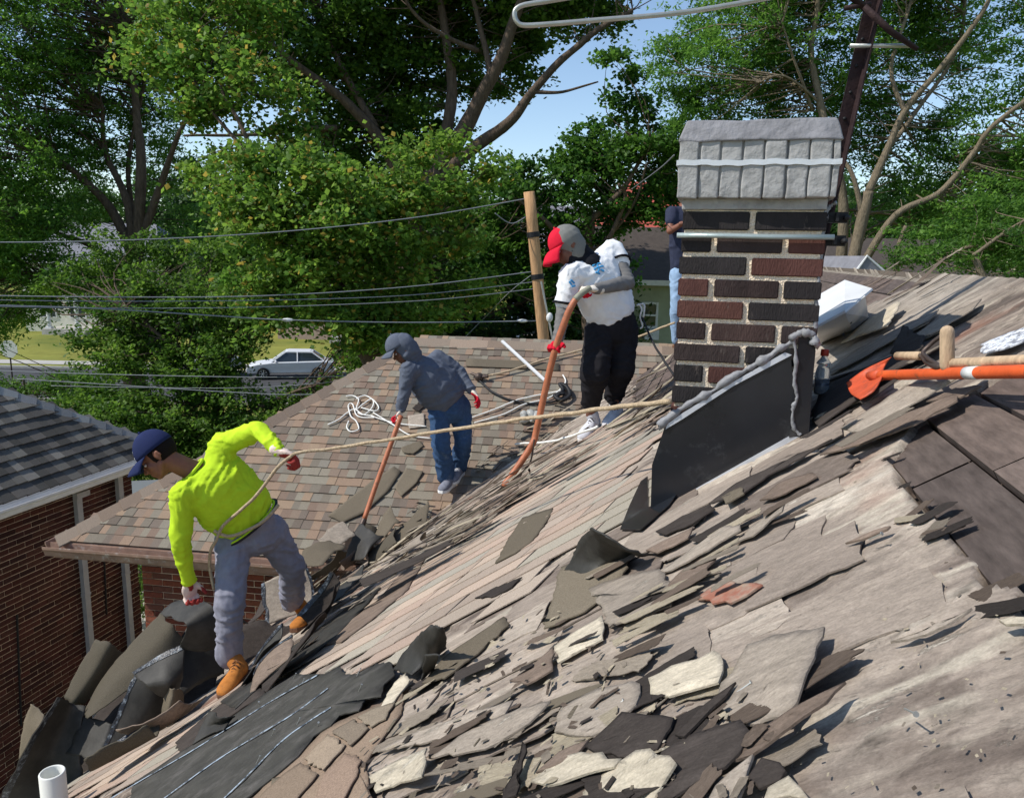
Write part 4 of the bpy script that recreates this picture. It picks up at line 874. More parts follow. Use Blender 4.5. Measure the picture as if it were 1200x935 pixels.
curled('grey wedge-shaped shingle pointing up the valley', [[(453, 632, 5.95), (476, 612, 6.05), (503, 587, 6.15)], [(462, 642, 5.8), (484, 628, 5.85), (500, 616, 5.95)], [(468, 641, 5.85), (492, 622, 5.9), (507, 600, 6.05)]], M_mid)
curled('tan-topped folded shingle left of the middle shovel', [[(345, 664, 5.4), (360, 642, 5.55), (384, 633, 5.7)], [(378, 662, 5.25), (392, 648, 5.4), (406, 640, 5.55)]], M_mid)
curled('pale green-grey shingle bent over the valley', [[(372, 632, 5.9), (388, 618, 6.0), (402, 610, 6.1)], [(388, 650, 5.7), (402, 636, 5.8), (416, 626, 5.9)]], M_greyfelt)
for k, (u, v, sz, a_) in enumerate(((312, 768, .28, .2), (300, 720, .3, 1.1), (392, 668, .36, .3), (420, 655, .3, .8), (372, 705, .34, .1), (402, 690, .3, .5), (340, 765, .4, .25), (446, 640, .3, .3), (310, 780, .3, .3), (470, 650, .34, .35), (250, 745, .34, 1.2), (222, 782, .26, .9), (150, 880, .3, .5), (190, 850, .34, .3), (60, 905, .34, 1.0), (125, 850, .3, 1.1), (385, 712, .3, .3), (430, 630, .26, 1.2))):
    rs_ = random.Random(k+500); c = hit(u, v, .10); X = (EW*math.cos(a_)+ER*math.sin(a_)+NM*rs_.uniform(-.1, .5)).normalized(); Y = X.cross(NM+Vector((rs_.gauss(0, .4), rs_.gauss(0, .4), 0))).normalized(); Z = X.cross(Y); R3_ = []
    if Z.z < 0: Z = -Z
    cvx, cvy = rs_.uniform(-.5, .7), rs_.uniform(-.9, 1.2)
    for b_ in (-.5, -.17, .17, .5):
        R3_.append([c+X*sz*a*(1+rs_.uniform(-.12, .12))+Y*sz*.62*b_*(1+rs_.uniform(-.15, .15))+Z*sz*(cvx*a*a+cvy*b_*b_*.8+rs_.uniform(-.03, .03)) for a in (-.5, -.15, .2, .5)])
    R3_ = [[(p.x, p.y, p.z) for p in r_] for r_ in R3_]; _o = pt3
    pt3 = lambda q: Vector(q)
    _m = [M_under, M_blackfelt, M_pile, M_brownfelt, M_greyfelt][k % 5]; lb = scraplabel(u, v, 9, k % 5, 'bent').replace('very long ', '').replace('broken scrap lying', 'sheet,')
    lb = ['charcoal', 'black', 'olive-brown', 'brown', 'light grey'][k % 5]+' bent shingle sheet'+lb.split('sheet')[1]
    curled(uniq(lb, ['+ragged', '+twisted']), R3_, _m, stripe=[(0, .12)] if k % 4 == 0 else None, n=4, group='bent shingle sheets heaped from the pile up the valley', name='bent_shingle')
    pt3 = _o
slab('large flat olive board-like shingle lying on the tan roof', [(384, 604), (412, 582), (440, 560), (462, 546), (470, 552), (455, 575), (428, 600), (402, 612)], M_mid, .03, wing=True, rag=.001)
slab('olive shingle with sealant stripe beside the large flat one', [(462, 570), (476, 548), (496, 552), (488, 566), (470, 582)], M_mid, .035, wing=True, rag=.001)
slab('single grey-green loose shingle near the white cord tangle', [(478, 487), (497, 484), (498, 500), (479, 502)], M_greyfelt, .03, wing=True, rag=.001)
slab('dark missing-tab shingle by the middle worker knees', [(470, 524), (492, 516), (497, 522), (484, 532), (472, 530)], M_mid, .03, wing=True, rag=.002)
slab('brown patch strip just under the tan ridge', [(546, 420), (600, 422), (655, 426), (656, 434), (600, 431), (546, 429)], M_mid, .02, wing=True, rag=.001)
slab('small grey scrap behind the middle worker', [(483, 478), (492, 470), (500, 474), (490, 482)], M_blackfelt, .035, wing=True)
# ---- scattered scraps
def scrapmesh(k, m_, nm='shingle_scrap'):
    rs_ = random.Random(k*7+1); Wd = rs_.uniform(.28, .62); out = brokenrect(rs_, 1, Wd, .035, .5); n = len(out); V = []; cv = rs_.uniform(-.05, .08); tw = rs_.uniform(-.07, .07)
    for f in (1, .5):
        V += [(x*f, y*f, cv*(x*f*2)**2*.5+tw*x*f*y*f*4+rs_.uniform(-.004, .004)) for x, y in out]
    V.append((0, 0, 0)); T = len(V); Fc = [(i, (i+1) % n, n+(i+1) % n, n+i) for i in range(n)]+[(n+i, n+(i+1) % n, 2*n) for i in range(n)]
    V2 = V+[(x, y, z-.016) for x, y, z in V]; F2 = Fc+[tuple(q+T for q in reversed(f)) for f in Fc]+[(i, i+T, (i+1) % n+T, (i+1) % n) for i in range(n)]
    me = bpy.data.meshes.new(nm); me.from_pydata(V2, [], F2); me.materials.append(m_); me.update(); return me
SMATS = [streakmat('scrap_grey', lin((138, 127, 113)), .25, local=True), streakmat('scrap_brown', lin((106, 93, 82)), .3, lt=.66, local=True), streakmat('scrap_black', lin((66, 60, 56)), .3, lightc=(120, 112, 104), lt=.66, darkc=(30, 27, 25), local=True), streakmat('scrap_light', lin((168, 156, 134)), .15, lt=.56, local=True), M_mid]
SB = {(k, j): scrapmesh(k, SMATS[j]) for k in range(9) for j in range(5)}
def scatter(n, poly, sizes, asp, wts, h0, h1, label, group, da=.25, tilt=.12, stuff=False, seed=1, wing=False):
    rs_ = random.Random(seed); xs = [p[0] for p in poly]; ys = [p[1] for p in poly]; c = 0; pts = []
    while c < n:
        u, v = rs_.uniform(min(xs), max(xs)), rs_.uniform(min(ys), max(ys))
        if not inpoly(np.array([u]), np.array([v]), poly)[0]: continue
        c += 1
        if any(abs(u-a) < 26 and abs(v-b_) < 24 for a, b_ in ((692, 506), (716, 492), (526, 566), (350, 722), (268, 800))): continue
        h = rs_.uniform(h0, h1); p = hit(u, v, h, wing)
        if p.length > 14: continue
        L = rs_.uniform(*sizes)*(1 if not stuff else .6); wdt = L*rs_.uniform(*asp)
        a = rs_.gauss(0, da); X = (EW*math.cos(a)+ER*math.sin(a)); X = (X+NM*rs_.gauss(0, tilt)).normalized(); Y = (NM+Vector((rs_.gauss(0, tilt), rs_.gauss(0, tilt), 0))).cross(X).normalized(); Z = X.cross(Y)
        M_ = Matrix(((X.x*L, Y.x*wdt*3, Z.x*L*.5, p.x), (X.y*L, Y.y*wdt*3, Z.y*L*.5, p.y), (X.z*L, Y.z*wdt*3, Z.z*L*.5, p.z), (0, 0, 0, 1)))
        smi = rs_.choices(range(5), wts)[0]; me = SB[rs_.randrange(9), smi]
        if stuff: pts.append((me, M_)); continue
        o = bpy.data.objects.new('shingle_scrap', me); C.objects.link(o); o.matrix_world = M_; tag(o, uniq(scraplabel(u, v, L, smi, label), ['+ragged', '+tilted']), 'shingle scrap', group)
    if stuff:
        V = []; Fc = []; mi = []; ms = []
        for me, M_ in pts:
            b0 = len(V); V += [M_ @ v.co for v in me.vertices]; Fc += [tuple(i+b0 for i in f.vertices) for f in me.polygons]
            if me.materials[0] not in ms: ms.append(me.materials[0])
            mi += [ms.index(me.materials[0])]*len(me.polygons)
        o = mk('roof_debris', V, Fc, None); [o.data.materials.append(q) for q in ms]; o.data.polygons.foreach_set('material_index', mi)
        tag(o, label, 'debris', None, 'stuff')
VAL = [(290, 760), (330, 690), (380, 640), (470, 600), (545, 548), (600, 510), (655, 470), (700, 470), (775, 430), (786, 470), (760, 500), (650, 555), (560, 620), (500, 660), (440, 690), (380, 740), (320, 790)]
VAL2 = [(440, 650), (540, 575), (640, 510), (700, 480), (770, 440), (785, 470), (700, 515), (600, 590), (520, 645), (450, 680)]
scatter(110, VAL, (.14, .42), (.06, .2), (3, 5, 3, 2, 2), .02, .12, 'long splintered shingle scrap heaped along the roof valley', 'splintered scraps along the valley', .22, .12, seed=3)
scatter(80, VAL2, (.25, .6), (.04, .12), (4, 4, 2, 3, 1), .03, .13, 'thin bark-like strip of old roofing in the valley heap', 'bark-like strips in the valley', .14, .07, seed=4)
JUM = [(420, 880), (470, 810), (560, 740), (650, 700), (720, 730), (800, 780), (860, 800), (960, 800), (900, 870), (880, 940), (420, 940)]
scatter(44, JUM, (.08, .22), (.13, .3), (5, 3, 2, 3, 1), .024, .040, 'broken shingle scrap in the jumble at the bottom centre', 'broken scraps in the foreground jumble', .35, .05, seed=5)
scatter(22, [(560, 700), (760, 640), (880, 600), (980, 520), (960, 560), (860, 680), (760, 760), (650, 760)], (.06, .18), (.1, .25), (4, 3, 2, 3, 0), .03, .05, 'flat cracked scrap on the bare felt below the flashing', 'scraps below the flashing', .2, .05, seed=6)
scatter(12, [(950, 470), (1010, 400), (1100, 370), (1110, 440), (1000, 520), (950, 520)], (.07, .22), (.08, .2), (4, 3, 4, 2, 0), .02, .07, 'layered scrap piled round the shovels behind the flashing', 'scraps round the shovels', .2, .1, seed=7)
scatter(14, [(1040, 470), (1060, 540), (1120, 620), (1200, 720), (1180, 730), (1100, 650), (1030, 560)], (.03, .09), (.15, .35), (2, 5, 5, 1, 0), .012, .02, 'small crumbled scrap along the torn felt edge', 'crumbs along the torn edge', .4, .03, seed=8)
scatter(10, [(960, 310), (1090, 312), (1130, 330), (1050, 350), (970, 335)], (.1, .35), (.05, .15), (3, 4, 1, 3, 0), .02, .05, 'splintered strip near the ridge beyond the white vent', 'strips near the far ridge', .3, .1, seed=9)
scatter(12, [(700, 500), (740, 430), (780, 420), (780, 470), (740, 510)], (.1, .3), (.06, .15), (3, 4, 1, 3, 0), .02, .06, 'splinter of roofing left of the chimney', 'splinters left of the chimney', .2, .1, seed=10)
scatter(500, VAL, (.06, .3), (.08, .2), (3, 5, 3, 2, 1), .0, .09, 'broken roofing debris filling the valley', '', .35, .15, True, 11)
scatter(300, JUM, (.015, .07), (.15, .4), (3, 3, 2, 3, 1), .03, .045, 'small chips and grit between the foreground slabs', '', 1.2, .1, True, 12)
scatter(110, [(600, 940), (700, 700), (900, 560), (1040, 540), (1200, 740), (1200, 940)], (.004, .014), (.25, .5), (4, 1, 0, 8, 0), .016, .020, 'fine chips scattered over the bare felt', '', 2, .1, True, 13)
# roofing nails left in the sheets
for u, v in ((303, 826), (344, 795), (418, 792), (353, 802), (347, 850), (300, 895), (420, 810), (372, 852), (318, 862)):
    p = hit(u, v, SHH, None); a = random.uniform(-.5, .5); g_ = MB(); t_ = (NM*.6+EW*math.cos(a)+ER*math.sin(a)).normalized(); g_.tube([p, p+t_*.028], .0011, 5); g_.tube([p+t_*.028, p+t_*.0295], .0035, 7)
    o = g_.build('roofing_nail', M_alu); recenter(o); tag(o, 'bent roofing nail sticking out of the dark striped sheet', 'nail', 'nails in the striped sheet')
for u, v in ((700, 826), (716, 832), (1018, 632), (862, 812), (1060, 830)):
    p = hit(u, v, .035, None); a = random.uniform(-2, 2); g_ = MB(); t_ = (NM*.2+EW*math.cos(a)+ER*math.sin(a)).normalized(); g_.tube([p, p+t_*.028], .0012, 5); g_.tube([p+t_*.028, p+t_*.0295], .0035, 7)
    o = g_.build('roofing_nail', M_alu); recenter(o); tag(o, 'loose roofing nail lying on the bare felt', 'nail', 'loose nails on the felt')
# ------------------------------------------------------------ people
def remesh(mb, name, voxel, m, parent, smooth_it=4, wr=None, colf=None, shrink=None):
    me = bpy.data.meshes.new('tmp'); me.from_pydata([tuple(v) for v in mb.V], [], mb.F); o = bpy.data.objects.new('tmp', me); C.objects.link(o)
    r_ = o.modifiers.new('r', 'REMESH'); r_.mode = 'VOXEL'; r_.voxel_size = voxel
    if smooth_it: s_ = o.modifiers.new('s', 'SMOOTH'); s_.iterations = smooth_it; s_.factor = .5
    bpy.context.view_layer.update(); dg = bpy.context.evaluated_depsgraph_get()
    m2 = bpy.data.meshes.new_from_object(o.evaluated_get(dg)); bpy.data.objects.remove(o); m2.name = name
    n = len(m2.vertices); m2.materials.clear(); m2.materials.append(m)
    co = np.empty(n*3); m2.vertices.foreach_get('co', co); co = co.reshape(-1, 3); no = np.empty(n*3); m2.vertices.foreach_get('normal', no); no = no.reshape(-1, 3)
    if wr:
        d = np.zeros(n)
        for (ax, amp, f1, f2, sd) in wr:                 # ridges running across axis ax
            ax = Vector(ax).normalized(); a = ax.orthogonal().normalized(); b_ = ax.cross(a)
            q = np.stack([co@np.array(a), co@np.array(b_), co@np.array(ax)], 1)
            for i in range(n):
                x, y, z = q[i]; w_ = mnoise.noise((x*5+sd, y*5, z*5))*.9
                v = max(0, 1-abs(mnoise.noise((x*f1+sd, y*f1, z*f2*.8+w_*2)))*4)**1.3
                v2 = max(0, 1-abs(mnoise.noise((x*f1*1.9+sd+9, y*f1*1.9, z*f2*1.5+w_*3)))*4)**1.3
                d[i] += amp*(v*1.5+v2*.7-.5)
        co = co+no*d[:, None]; m2.vertices.foreach_set('co', co.ravel())
    if colf: setcol(m2, colf(co))
    m2.polygons.foreach_set('use_smooth', [True]*len(m2.polygons)); m2.update()
    return link(name, m2, parent)
def hand(mb, w, d, nrm, curl=30, side=1, s=1., spread=.2, thumb=40, fing=True):
    w, d = Vector(w), Vector(d).normalized(); nrm = Vector(nrm); nrm = (nrm-d*nrm.dot(d)).normalized(); ac = d.cross(nrm)*side
    mb.ball(w+d*.042*s, ac*.041*s, d*.052*s, nrm*.017*s, 12); mb.cap(w-d*.02, .024*s, w+d*.03*s, .024*s, 10)
    if not fing: return
    for k, (off, L) in enumerate(((-.031, .88), (-.0105, 1.0), (.0105, .94), (.031, .75))):
        p = w+d*.084*s+ac*off*s; a = 0; dd = (d+ac*off*spread*20*.3).normalized()
        for j, l_ in enumerate((.042, .027, .021)):
            a += rad(curl*(1.0, 1.15, .8)[j]+(k-1.5)*3); v = dd*math.cos(a)+nrm*math.sin(a); q = p+v*l_*L*s
            mb.cap(p, (.0098-.001*j)*s, q, (.009-.001*j)*s, 8); p = q
    p = w+d*.022*s-ac*.034*s; a = rad(thumb); v = (d*math.cos(a)-ac*math.sin(a)*.9+nrm*.35).normalized(); q = p+v*.038*s; mb.cap(p, .0125*s, q, .011*s, 8)
    v2 = (v+d*.5+nrm*.5*curl/40).normalized(); mb.cap(q, .011*s, q+v2*.03*s, .009*s, 8)
def head(mb, c, up, fw, s=1.):
    up = up.normalized(); fw = (fw-up*fw.dot(up)).normalized(); sd = fw.cross(up)
    mb.ball(c-fw*.008+up*.012, sd*.077*s, fw*.097*s, up*.092*s); mb.ball(c+fw*.038-up*.055, sd*.058*s, fw*.06*s, up*.068*s)
    mb.ball(c+fw*.068-up*.103, sd*.026, fw*.022, up*.02); mb.cap(c+fw*.088-up*.012, .009, c+fw*.113-up*.046, .0125); mb.ball(c+fw*.106-up*.05, sd*.018, fw*.012, up*.01)
    mb.cap(c+fw*.083+sd*.034+up*.006, .011, c+fw*.083-sd*.034+up*.006, .011); mb.cap(c+fw*.093+sd*.016-up*.074, .008, c+fw*.093-sd*.016-up*.074, .008); mb.cap(c+fw*.090+sd*.014-up*.086, .008, c+fw*.090-sd*.014-up*.086, .008)
    for q in (1, -1):
        mb.ball(c+sd*q*.042+fw*.062-up*.04, sd*.022, fw*.02, up*.024); mb.cap(c+sd*q*.05-up*.06+fw*.01, .02, c+sd*q*.03-up*.1+fw*.05, .018)
        e = c+sd*q*.078-up*.022-fw*.008; mb.ball(e+sd*q*.006, (sd*q*.8-fw*.6).normalized()*.008, (fw+sd*.0)*.017, up*.031)
        mb.cap(e+up*.024+sd*q*.012-fw*.012, .006, e-up*.005+sd*q*.014-fw*.02, .006)
    return up, fw, sd
def cap_(person, c, up, fw, mdome, mbrim, name='cap', s=1., marks=None, droop=.25, bl=.085):
    up = up.normalized(); fw = (fw-up*fw.dot(up)).normalized(); sd = fw.cross(up); V = []; Fc = []; n = 28; mrg = 9
    for j in range(mrg+1):
        f = (PI/2)*(1-j/mrg*.98)
        for k in range(n):
            a = 2*PI*k/n; rx, ry, rz = .089*s, .110*s, .108*s; seam = 1+.012*math.cos(a*6)**8
            hh = math.sin(PI/2-f)
            V.append(c-fw*.004+up*.012+sd*math.cos(a)*rx*math.sin(f)*seam+fw*math.sin(a)*ry*math.sin(f)*seam+up*(rz*math.cos(f)-.012*(1-math.cos(f))))
    for j in range(mrg):
        for k in range(n): k2 = (k+1) % n; Fc.append((j*n+k, j*n+k2, (j+1)*n+k2, (j+1)*n+k))
    o = mk(name, V, Fc, mdome, person, True); sm = o.modifiers.new('s', 'SOLIDIFY'); sm.thickness = .004
    V = []; Fc = []; na, nr_ = 15, 6
    for j in range(nr_+1):
        for k in range(na):
            a = rad(-68+136*k/(na-1)); t = j/nr_; base = c+sd*math.sin(a)*.089*s+fw*math.cos(a)*.108*s+up*.010
            ex = fw*bl*t*math.cos(a*.55)**.7+sd*math.sin(a)*.012*t; V.append(base+ex-up*(droop*bl*t*t*1.2+.030*t*math.sin(a)**2*1.1+.012*math.sin(a)**2))
    for j in range(nr_):
        for k in range(na-1): Fc.append((j*na+k, j*na+k+1, (j+1)*na+k+1, (j+1)*na+k))
    b_ = mk('brim', V, Fc, mbrim, o, True); sm = b_.modifiers.new('s', 'SOLIDIFY'); sm.thickness = .004
    g_ = MB(); g_.cap(c+up*.121*s-fw*.004, .008, c+up*.124*s-fw*.004, .008, 8); g_.build('button', mdome, o, True)
    if marks:
        g_ = MB()
        for pts in marks:
            q = []
            for (a, h) in pts:                          # azimuth from front (deg), height on dome 0..1
                f = PI/2*(1-h); aa = rad(90-a); q.append(c-fw*.004+up*.012+(sd*math.cos(aa)*.0925*s+fw*math.sin(aa)*.1135*s)*math.sin(f)+up*.111*s*math.cos(f))
            g_.tube(cr(q, 4), .0028, 6)
        g_.build('emblem', M_white, o, True)
        g_ = MB(); q = [V[nr_*na+k]+up*.003 for k in range(3, 12)]; g_.tube([v+(c-v).normalized()*.012 for v in q][0:5], .003, 6); g_.build('brim_mark', M_white, b_, True)
    return o
def boot(person, heel, toe, ankle, up, mm, msole, lace, s=1., name='boot'):
    heel, toe, ankle = Vector(heel), Vector(toe), Vector(ankle); d = (toe-heel).normalized(); up = (Vector(up)-d*Vector(up).dot(d)).normalized(); sd = d.cross(up)
    L = .285*s; toe = heel+d*L; g_ = MB()
    secs = []
    for t, w_, h_, z in ((-.01, .02, .03, .045), (.03, .034, .05, .055), (.09, .038, .055, .06), (.15, .045, .045, .05), (.2, .051, .038, .044), (.25, .048, .031, .038), (.278, .034, .022, .034), (.29, .016, .010, .03)):
        secs.append((heel+d*t*s+up*z*s, sd*w_*s, up*h_*s))
    g_.etube(secs, 16)
    g_.cap(heel+d*.055*s+up*.06*s, .045*s, heel+d*.06*s+up*.13*s+(ankle-(heel+d*.06*s+up*.13*s))*.5, .048*s)
    o = remesh(g_, name, .006, mm, person, 3)
    out = [(-.012, .03), (.02, .038), (.09, .036), (.15, .042), (.21, .052), (.26, .045), (.292, .02)]; V = []
    for z in (-.002, .026):
        V += [heel+d*x*s+sd*y*s+up*z*s for x, y in out]+[heel+d*x*s-sd*y*s+up*z*s for x, y in reversed(out)]
    n = len(out)*2; g_ = MB(); g_.add(V, [tuple(range(n)), tuple(reversed(range(n, 2*n)))]+[(i, i+n, (i+1) % n+n, (i+1) % n) for i in range(n)]); so = g_.build('sole', msole, o); 
    bv = so.modifiers.new('b', 'BEVEL'); bv.width = .004; bv.segments = 2
    g_ = MB()
    for k in range(5):
        x = .085+k*.02; z = .128-k*.013; g_.tube([heel+d*x*s+sd*.028*s+up*(z-.02)*s, heel+d*(x+.006)*s+up*(z+.004)*s, heel+d*(x+.01)*s-sd*.028*s+up*(z-.02)*s], .0045, 6)
    g_.build('lace', lace, o, True); return o
def X3(q): return P(*q)
def report(nm, J, pairs):
    print(nm, ' '.join('%s-%s %.2f' % (a, b_, (X3(J[a])-X3(J[b_])).length) for a, b_ in pairs))
LIMB = [('sr', 'er'), ('er', 'wr'), ('sl', 'el'), ('el', 'wl'), ('hr', 'kr'), ('kr', 'ar'), ('hl', 'kl'), ('kl', 'al'), ('sr', 'sl'), ('neck', 'pel'), ('head', 'neck')]
SKIN = mat('skin', lin((128, 84, 66)), rough=.55, spec=.35, var=.12, scale=30, bump=.1, bscale=200)
def mkperson(J, label, hup, hfw, hands, voxel=.0065, skin=SKIN, bare=True):
    base = X3(J['pel']); foot = min(X3(J['ar']).z, X3(J['al']).z)-.1
    E = empty('person', (base.x, base.y, foot), label, 'person'); j = {k: X3(v) for k, v in J.items()}
    g_ = MB(); up, fw, sd = head(g_, j['head'], hup, hfw)
    g_.cap(j['head']-up*.06-fw*.02, .053, j['neck'], .058); g_.cap(j['neck'], .06, j['chest'], .12); g_.cap(j['chest'], .12, j['pel'], .11)
    for s_ in 'rl':
        g_.cap(j['s'+s_], .045, j['e'+s_], .036); g_.cap(j['e'+s_], .036, j['w'+s_], .024); g_.cap(j['chest'], .07, j['s'+s_], .05)
        g_.cap(j['h'+s_], .075, j['k'+s_], .05); g_.cap(j['k'+s_], .05, j['a'+s_], .036); g_.cap(j['pel'], .09, j['h'+s_], .075)
    for (w_, d, n_, cu, sg) in hands: hand(g_, w_, d, n_, cu, sg, .92 if not bare else 1, fing=bare)
    body = remesh(g_, 'body', voxel, skin, E, 2)
    for q in (1, -1):
        g2 = MB(); p = j['head']+fw*.080+sd*q*.030-up*.016; g2.ball(p, sd*.012, fw*.01, up*.008, 8); g2.build('eye', mat('eye_white', lin((215, 205, 198)), rough=.3, var=.05, bump=0), body, True)
    return E, j, up, fw, sd, body
def garment(E, name, secs, chains, m, voxel=.011, wr=None, it=4, colf=None, extra=None):
    g_ = MB(); g_.etube(secs, 22)
    for ch in chains:
        for i in range(len(ch)-1): g_.cap(ch[i][0], ch[i][1], ch[i+1][0], ch[i+1][1])
    if extra: extra(g_)
    return remesh(g_, name, voxel, m, E, it, wr, colf)
def sec(c, acv, axis, hw, dp): 
    ac = Vector(acv); ax = Vector(axis).normalized(); ac = (ac-ax*ac.dot(ax)).normalized(); dpv = ax.cross(ac); return (c, ac*hw, dpv*dp)
# --- front worker, hi-vis shirt
J = dict(head=(184, 531, 4.05), neck=(225, 551, 4.1), chest=(250, 566, 4.14), pel=(292, 620, 4.24), sr=(214, 580, 3.98), er=(212, 636, 3.96), wr=(221, 682, 4.06),
         sl=(262, 522, 4.22), el=(303, 503, 4.12), wl=(328, 529, 3.98), hr=(274, 634, 4.18), kr=(269, 706, 4.0), ar=(269, 774, 4.02), hl=(316, 622, 4.32), kl=(342, 664, 4.42), al=(343, 708, 4.72))
report('yellow', J, LIMB)
hv = cloth('hi_vis_shirt', (186, 218, 48), .06); M_tr = cloth('grey_trousers', (134, 134, 146), .12, dirt=((.25, .24, .22), 7, .62, .8)); M_boot = cloth('tan_boot_leather', (178, 114, 56), .2, dirt=((.16, .11, .06), 12, .55, .75)); M_sole = mat('brown_sole', lin((96, 66, 48)), rough=.8, bump=.2); M_lace = mat('lace', lin((120, 80, 50)), rough=.9, bump=.2)
j0 = {k: X3(v) for k, v in J.items()}
hup, hfw = Vector((-.66, .02, .74)), Vector((-.70, -.28, -.62))
lwd = (X3((342, 534, 3.97))-j0['wl']).normalized()
HY = [(j0['wr'], X3((224, 702, 4.07))-j0['wr'], Vector((.5, -.5, 0)), 55, 1), (j0['wl'], lwd, Vector((-.1, -.5, -.8)), 60, -1)]
E, j, up, fw, sd, body = mkperson(J, 'worker in a neon yellow shirt, grey trousers and navy cap bending over the curled shingles', hup, hfw, HY, bare=False)
ax = j['neck']-j['pel']; acb = X3((328, 590, 4.3))-X3((248, 622, 4.15)); acs = j['sl']-j['sr']
shirt = garment(E, 'shirt', [sec(X3((290, 611, 4.22)), acb, ax, .175, .12), sec(X3((283, 600, 4.2)), acb, ax, .19, .135), sec(X3((268, 583, 4.17)), acb+acs, ax, .20, .145), sec(X3((252, 566, 4.14)), acs, ax, .205, .145), sec(X3((240, 557, 4.12)), acs, ax, .175, .12), sec(X3((229, 551, 4.1)), acs, ax, .085, .08)],
    [[(j['sr'], .072), (j['er'], .052), (j['wr']+(j['er']-j['wr'])*.04, .037)], [(j['sl'], .07), (j['el'], .05), (j['wl']+(j['el']-j['wl'])*.05, .037)], [(j['chest'], .1), (j['sr'], .075)], [(j['chest'], .1), (j['sl'], .078)]], hv,
    .010, [(acb, .0055, 4, 15, 3), ((.3, .2, -1), .004, 4, 17, 31)], 3)
g_ = MB(); n_ = 18; axn = (j['neck']-j['chest']).normalized(); 
loopp = [j['neck']-axn*.002+(acs.normalized()*math.cos(a)*.078+axn.cross(acs.normalized())*math.sin(a)*.074) for a in [2*PI*k/n_ for k in range(n_+1)]]; g_.tube(loopp, .009, 8); g_.build('collar', hv, shirt, True)
hem = [X3((290, 612, 4.22))-ax.normalized()*.006+(sec(Vector(), acb, ax, .184, 1)[1]*math.cos(a)+sec(Vector(), acb, ax, 1, .132)[2]*math.sin(a)) for a in [2*PI*k/30 for k in range(31)]]
g_ = MB(); g_.tube(hem, .011, 8); g_.build('hem', hv, shirt, True)
axl = Vector((0, 0, 1))
trs = garment(E, 'trousers', [sec(X3((287, 612, 4.22)), acb, ax, .168, .118), sec(X3((290, 622, 4.23)), acb, ax, .178, .125), sec(X3((294, 634, 4.24)), acb, axl, .175, .12), sec(X3((295, 646, 4.25)), acb, axl, .12, .09)],
    [[(j['hr'], .10), (j['kr'], .078), (j['ar']+Vector((0, 0, .03)), .072)], [(j['hl'], .10), (j['kl'], .08), (j['al']+Vector((0, 0, .03)), .072)]], M_tr, .010, [((.15, .1, 1), .006, 3.5, 13, 7), ((.7, 0, .7), .006, 4, 15, 17)], 3)
g_ = MB(); bel = [X3((289, 610, 4.22))+(sec(Vector(), acb, ax, .186, 1)[1]*math.cos(a)+sec(Vector(), acb, ax, 1, .134)[2]*math.sin(a))-ax.normalized()*.02 for a in [2*PI*k/36 for k in range(37)]]
g_.tube(bel, .018, 8, flat=.5); g_.build('belt', M_black, trs, True)
glv = mat('work_glove', vcol=True, rough=.9, spec=.1, var=.15, scale=40, bump=.4, bscale=200)
def glovecol(c0, dirv, nn, red=(196, 30, 50), wht=(222, 212, 196), off=.055):
    c0 = np.array(c0); dv = np.array(Vector(dirv).normalized()); nn = np.array(Vector(nn).normalized()); r_, w_ = np.array(lin(red)), np.array(lin(wht))
    def f(co):
        t = (co-c0)@dv; k = (co-c0)@nn; return np.where(((t > off) | (k > .02))[:, None] & (t > .01)[:, None], r_, w_)
    return f
for (w_, d, n_, cu, sg) in HY:
    g_ = MB(); hand(g_, w_, d, n_, cu, sg, 1.12); g_.cap(w_-d.normalized()*.03, .03, w_, .03, 10); remesh(g_, 'glove', .0055, glv, E, 1, None, glovecol(w_, d, n_, red=(150, 60, 56), wht=(222, 200, 188), off=.11))
boot(E, X3((288, 790, 4.02)), X3((258, 822, 3.72)), j['ar'], Vector((-.1, -.05, 1)), M_boot, M_sole, M_lace, .98)
boot(E, X3((366, 732, 4.78)), X3((338, 744, 4.42)), j['al'], Vector((-.2, -.1, 1)), M_boot, M_sole, M_lace)
navy = cloth('navy_cap', (38, 46, 80), .1); cap_(E, j['head']+up*.018, up, fw, navy, navy, marks=[[(40, .25), (28, .5), (42, .62)], [(30, .15), (12, .3), (20, .5)], [(5, .12), (18, .25)]])
g_ = MB(); g_.ball(j['head']-fw*.012+up*.008, sd*.081, fw*.1, up*.094); hr_ = g_.build('hair', cloth('black_hair', (30, 24, 22)), E, True)
bm = bmesh.new(); bm.from_mesh(hr_.data); bmesh.ops.delete(bm, geom=[v for v in bm.verts if (v.co-j['head']).dot(fw) > .035 or (v.co-j['head']).dot(up) < -.065], context='VERTS'); bm.to_mesh(hr_.data); bm.free()
# --- middle worker, grey hoodie and jeans
J = dict(head=(472, 408, 6.82), neck=(486, 425, 6.9), chest=(499, 438, 6.93), pel=(527, 474, 6.98), sr=(478, 434, 6.72), er=(474, 461, 6.68), wr=(469, 481, 6.66),
         sl=(513, 419, 7.08), el=(538, 436, 7.08), wl=(553, 458, 6.98), hr=(514, 479, 6.92), kr=(517, 523, 6.84), ar=(523, 561, 6.92), hl=(540, 476, 7.04), kl=(543, 518, 7.0), al=(537, 549, 7.12))
report('grey', J, LIMB); j0 = {k: X3(v) for k, v in J.items()}
M_hood = cloth('grey_hoodie', (92, 98, 110), .1); M_jean = cloth('blue_jeans', (58, 82, 114), .2, dirt=((.22, .26, .28), 6, .6, .85)); glv = mat('work_glove', vcol=True, rough=.9, spec=.1, var=.15, scale=40, bump=.4, bscale=200)
hup, hfw = Vector((-.52, .02, .85)), Vector((-.80, -.25, -.5))
d1 = X3((467, 495, 6.62))-j0['wr']; d2 = X3((562, 468, 6.92))-j0['wl']
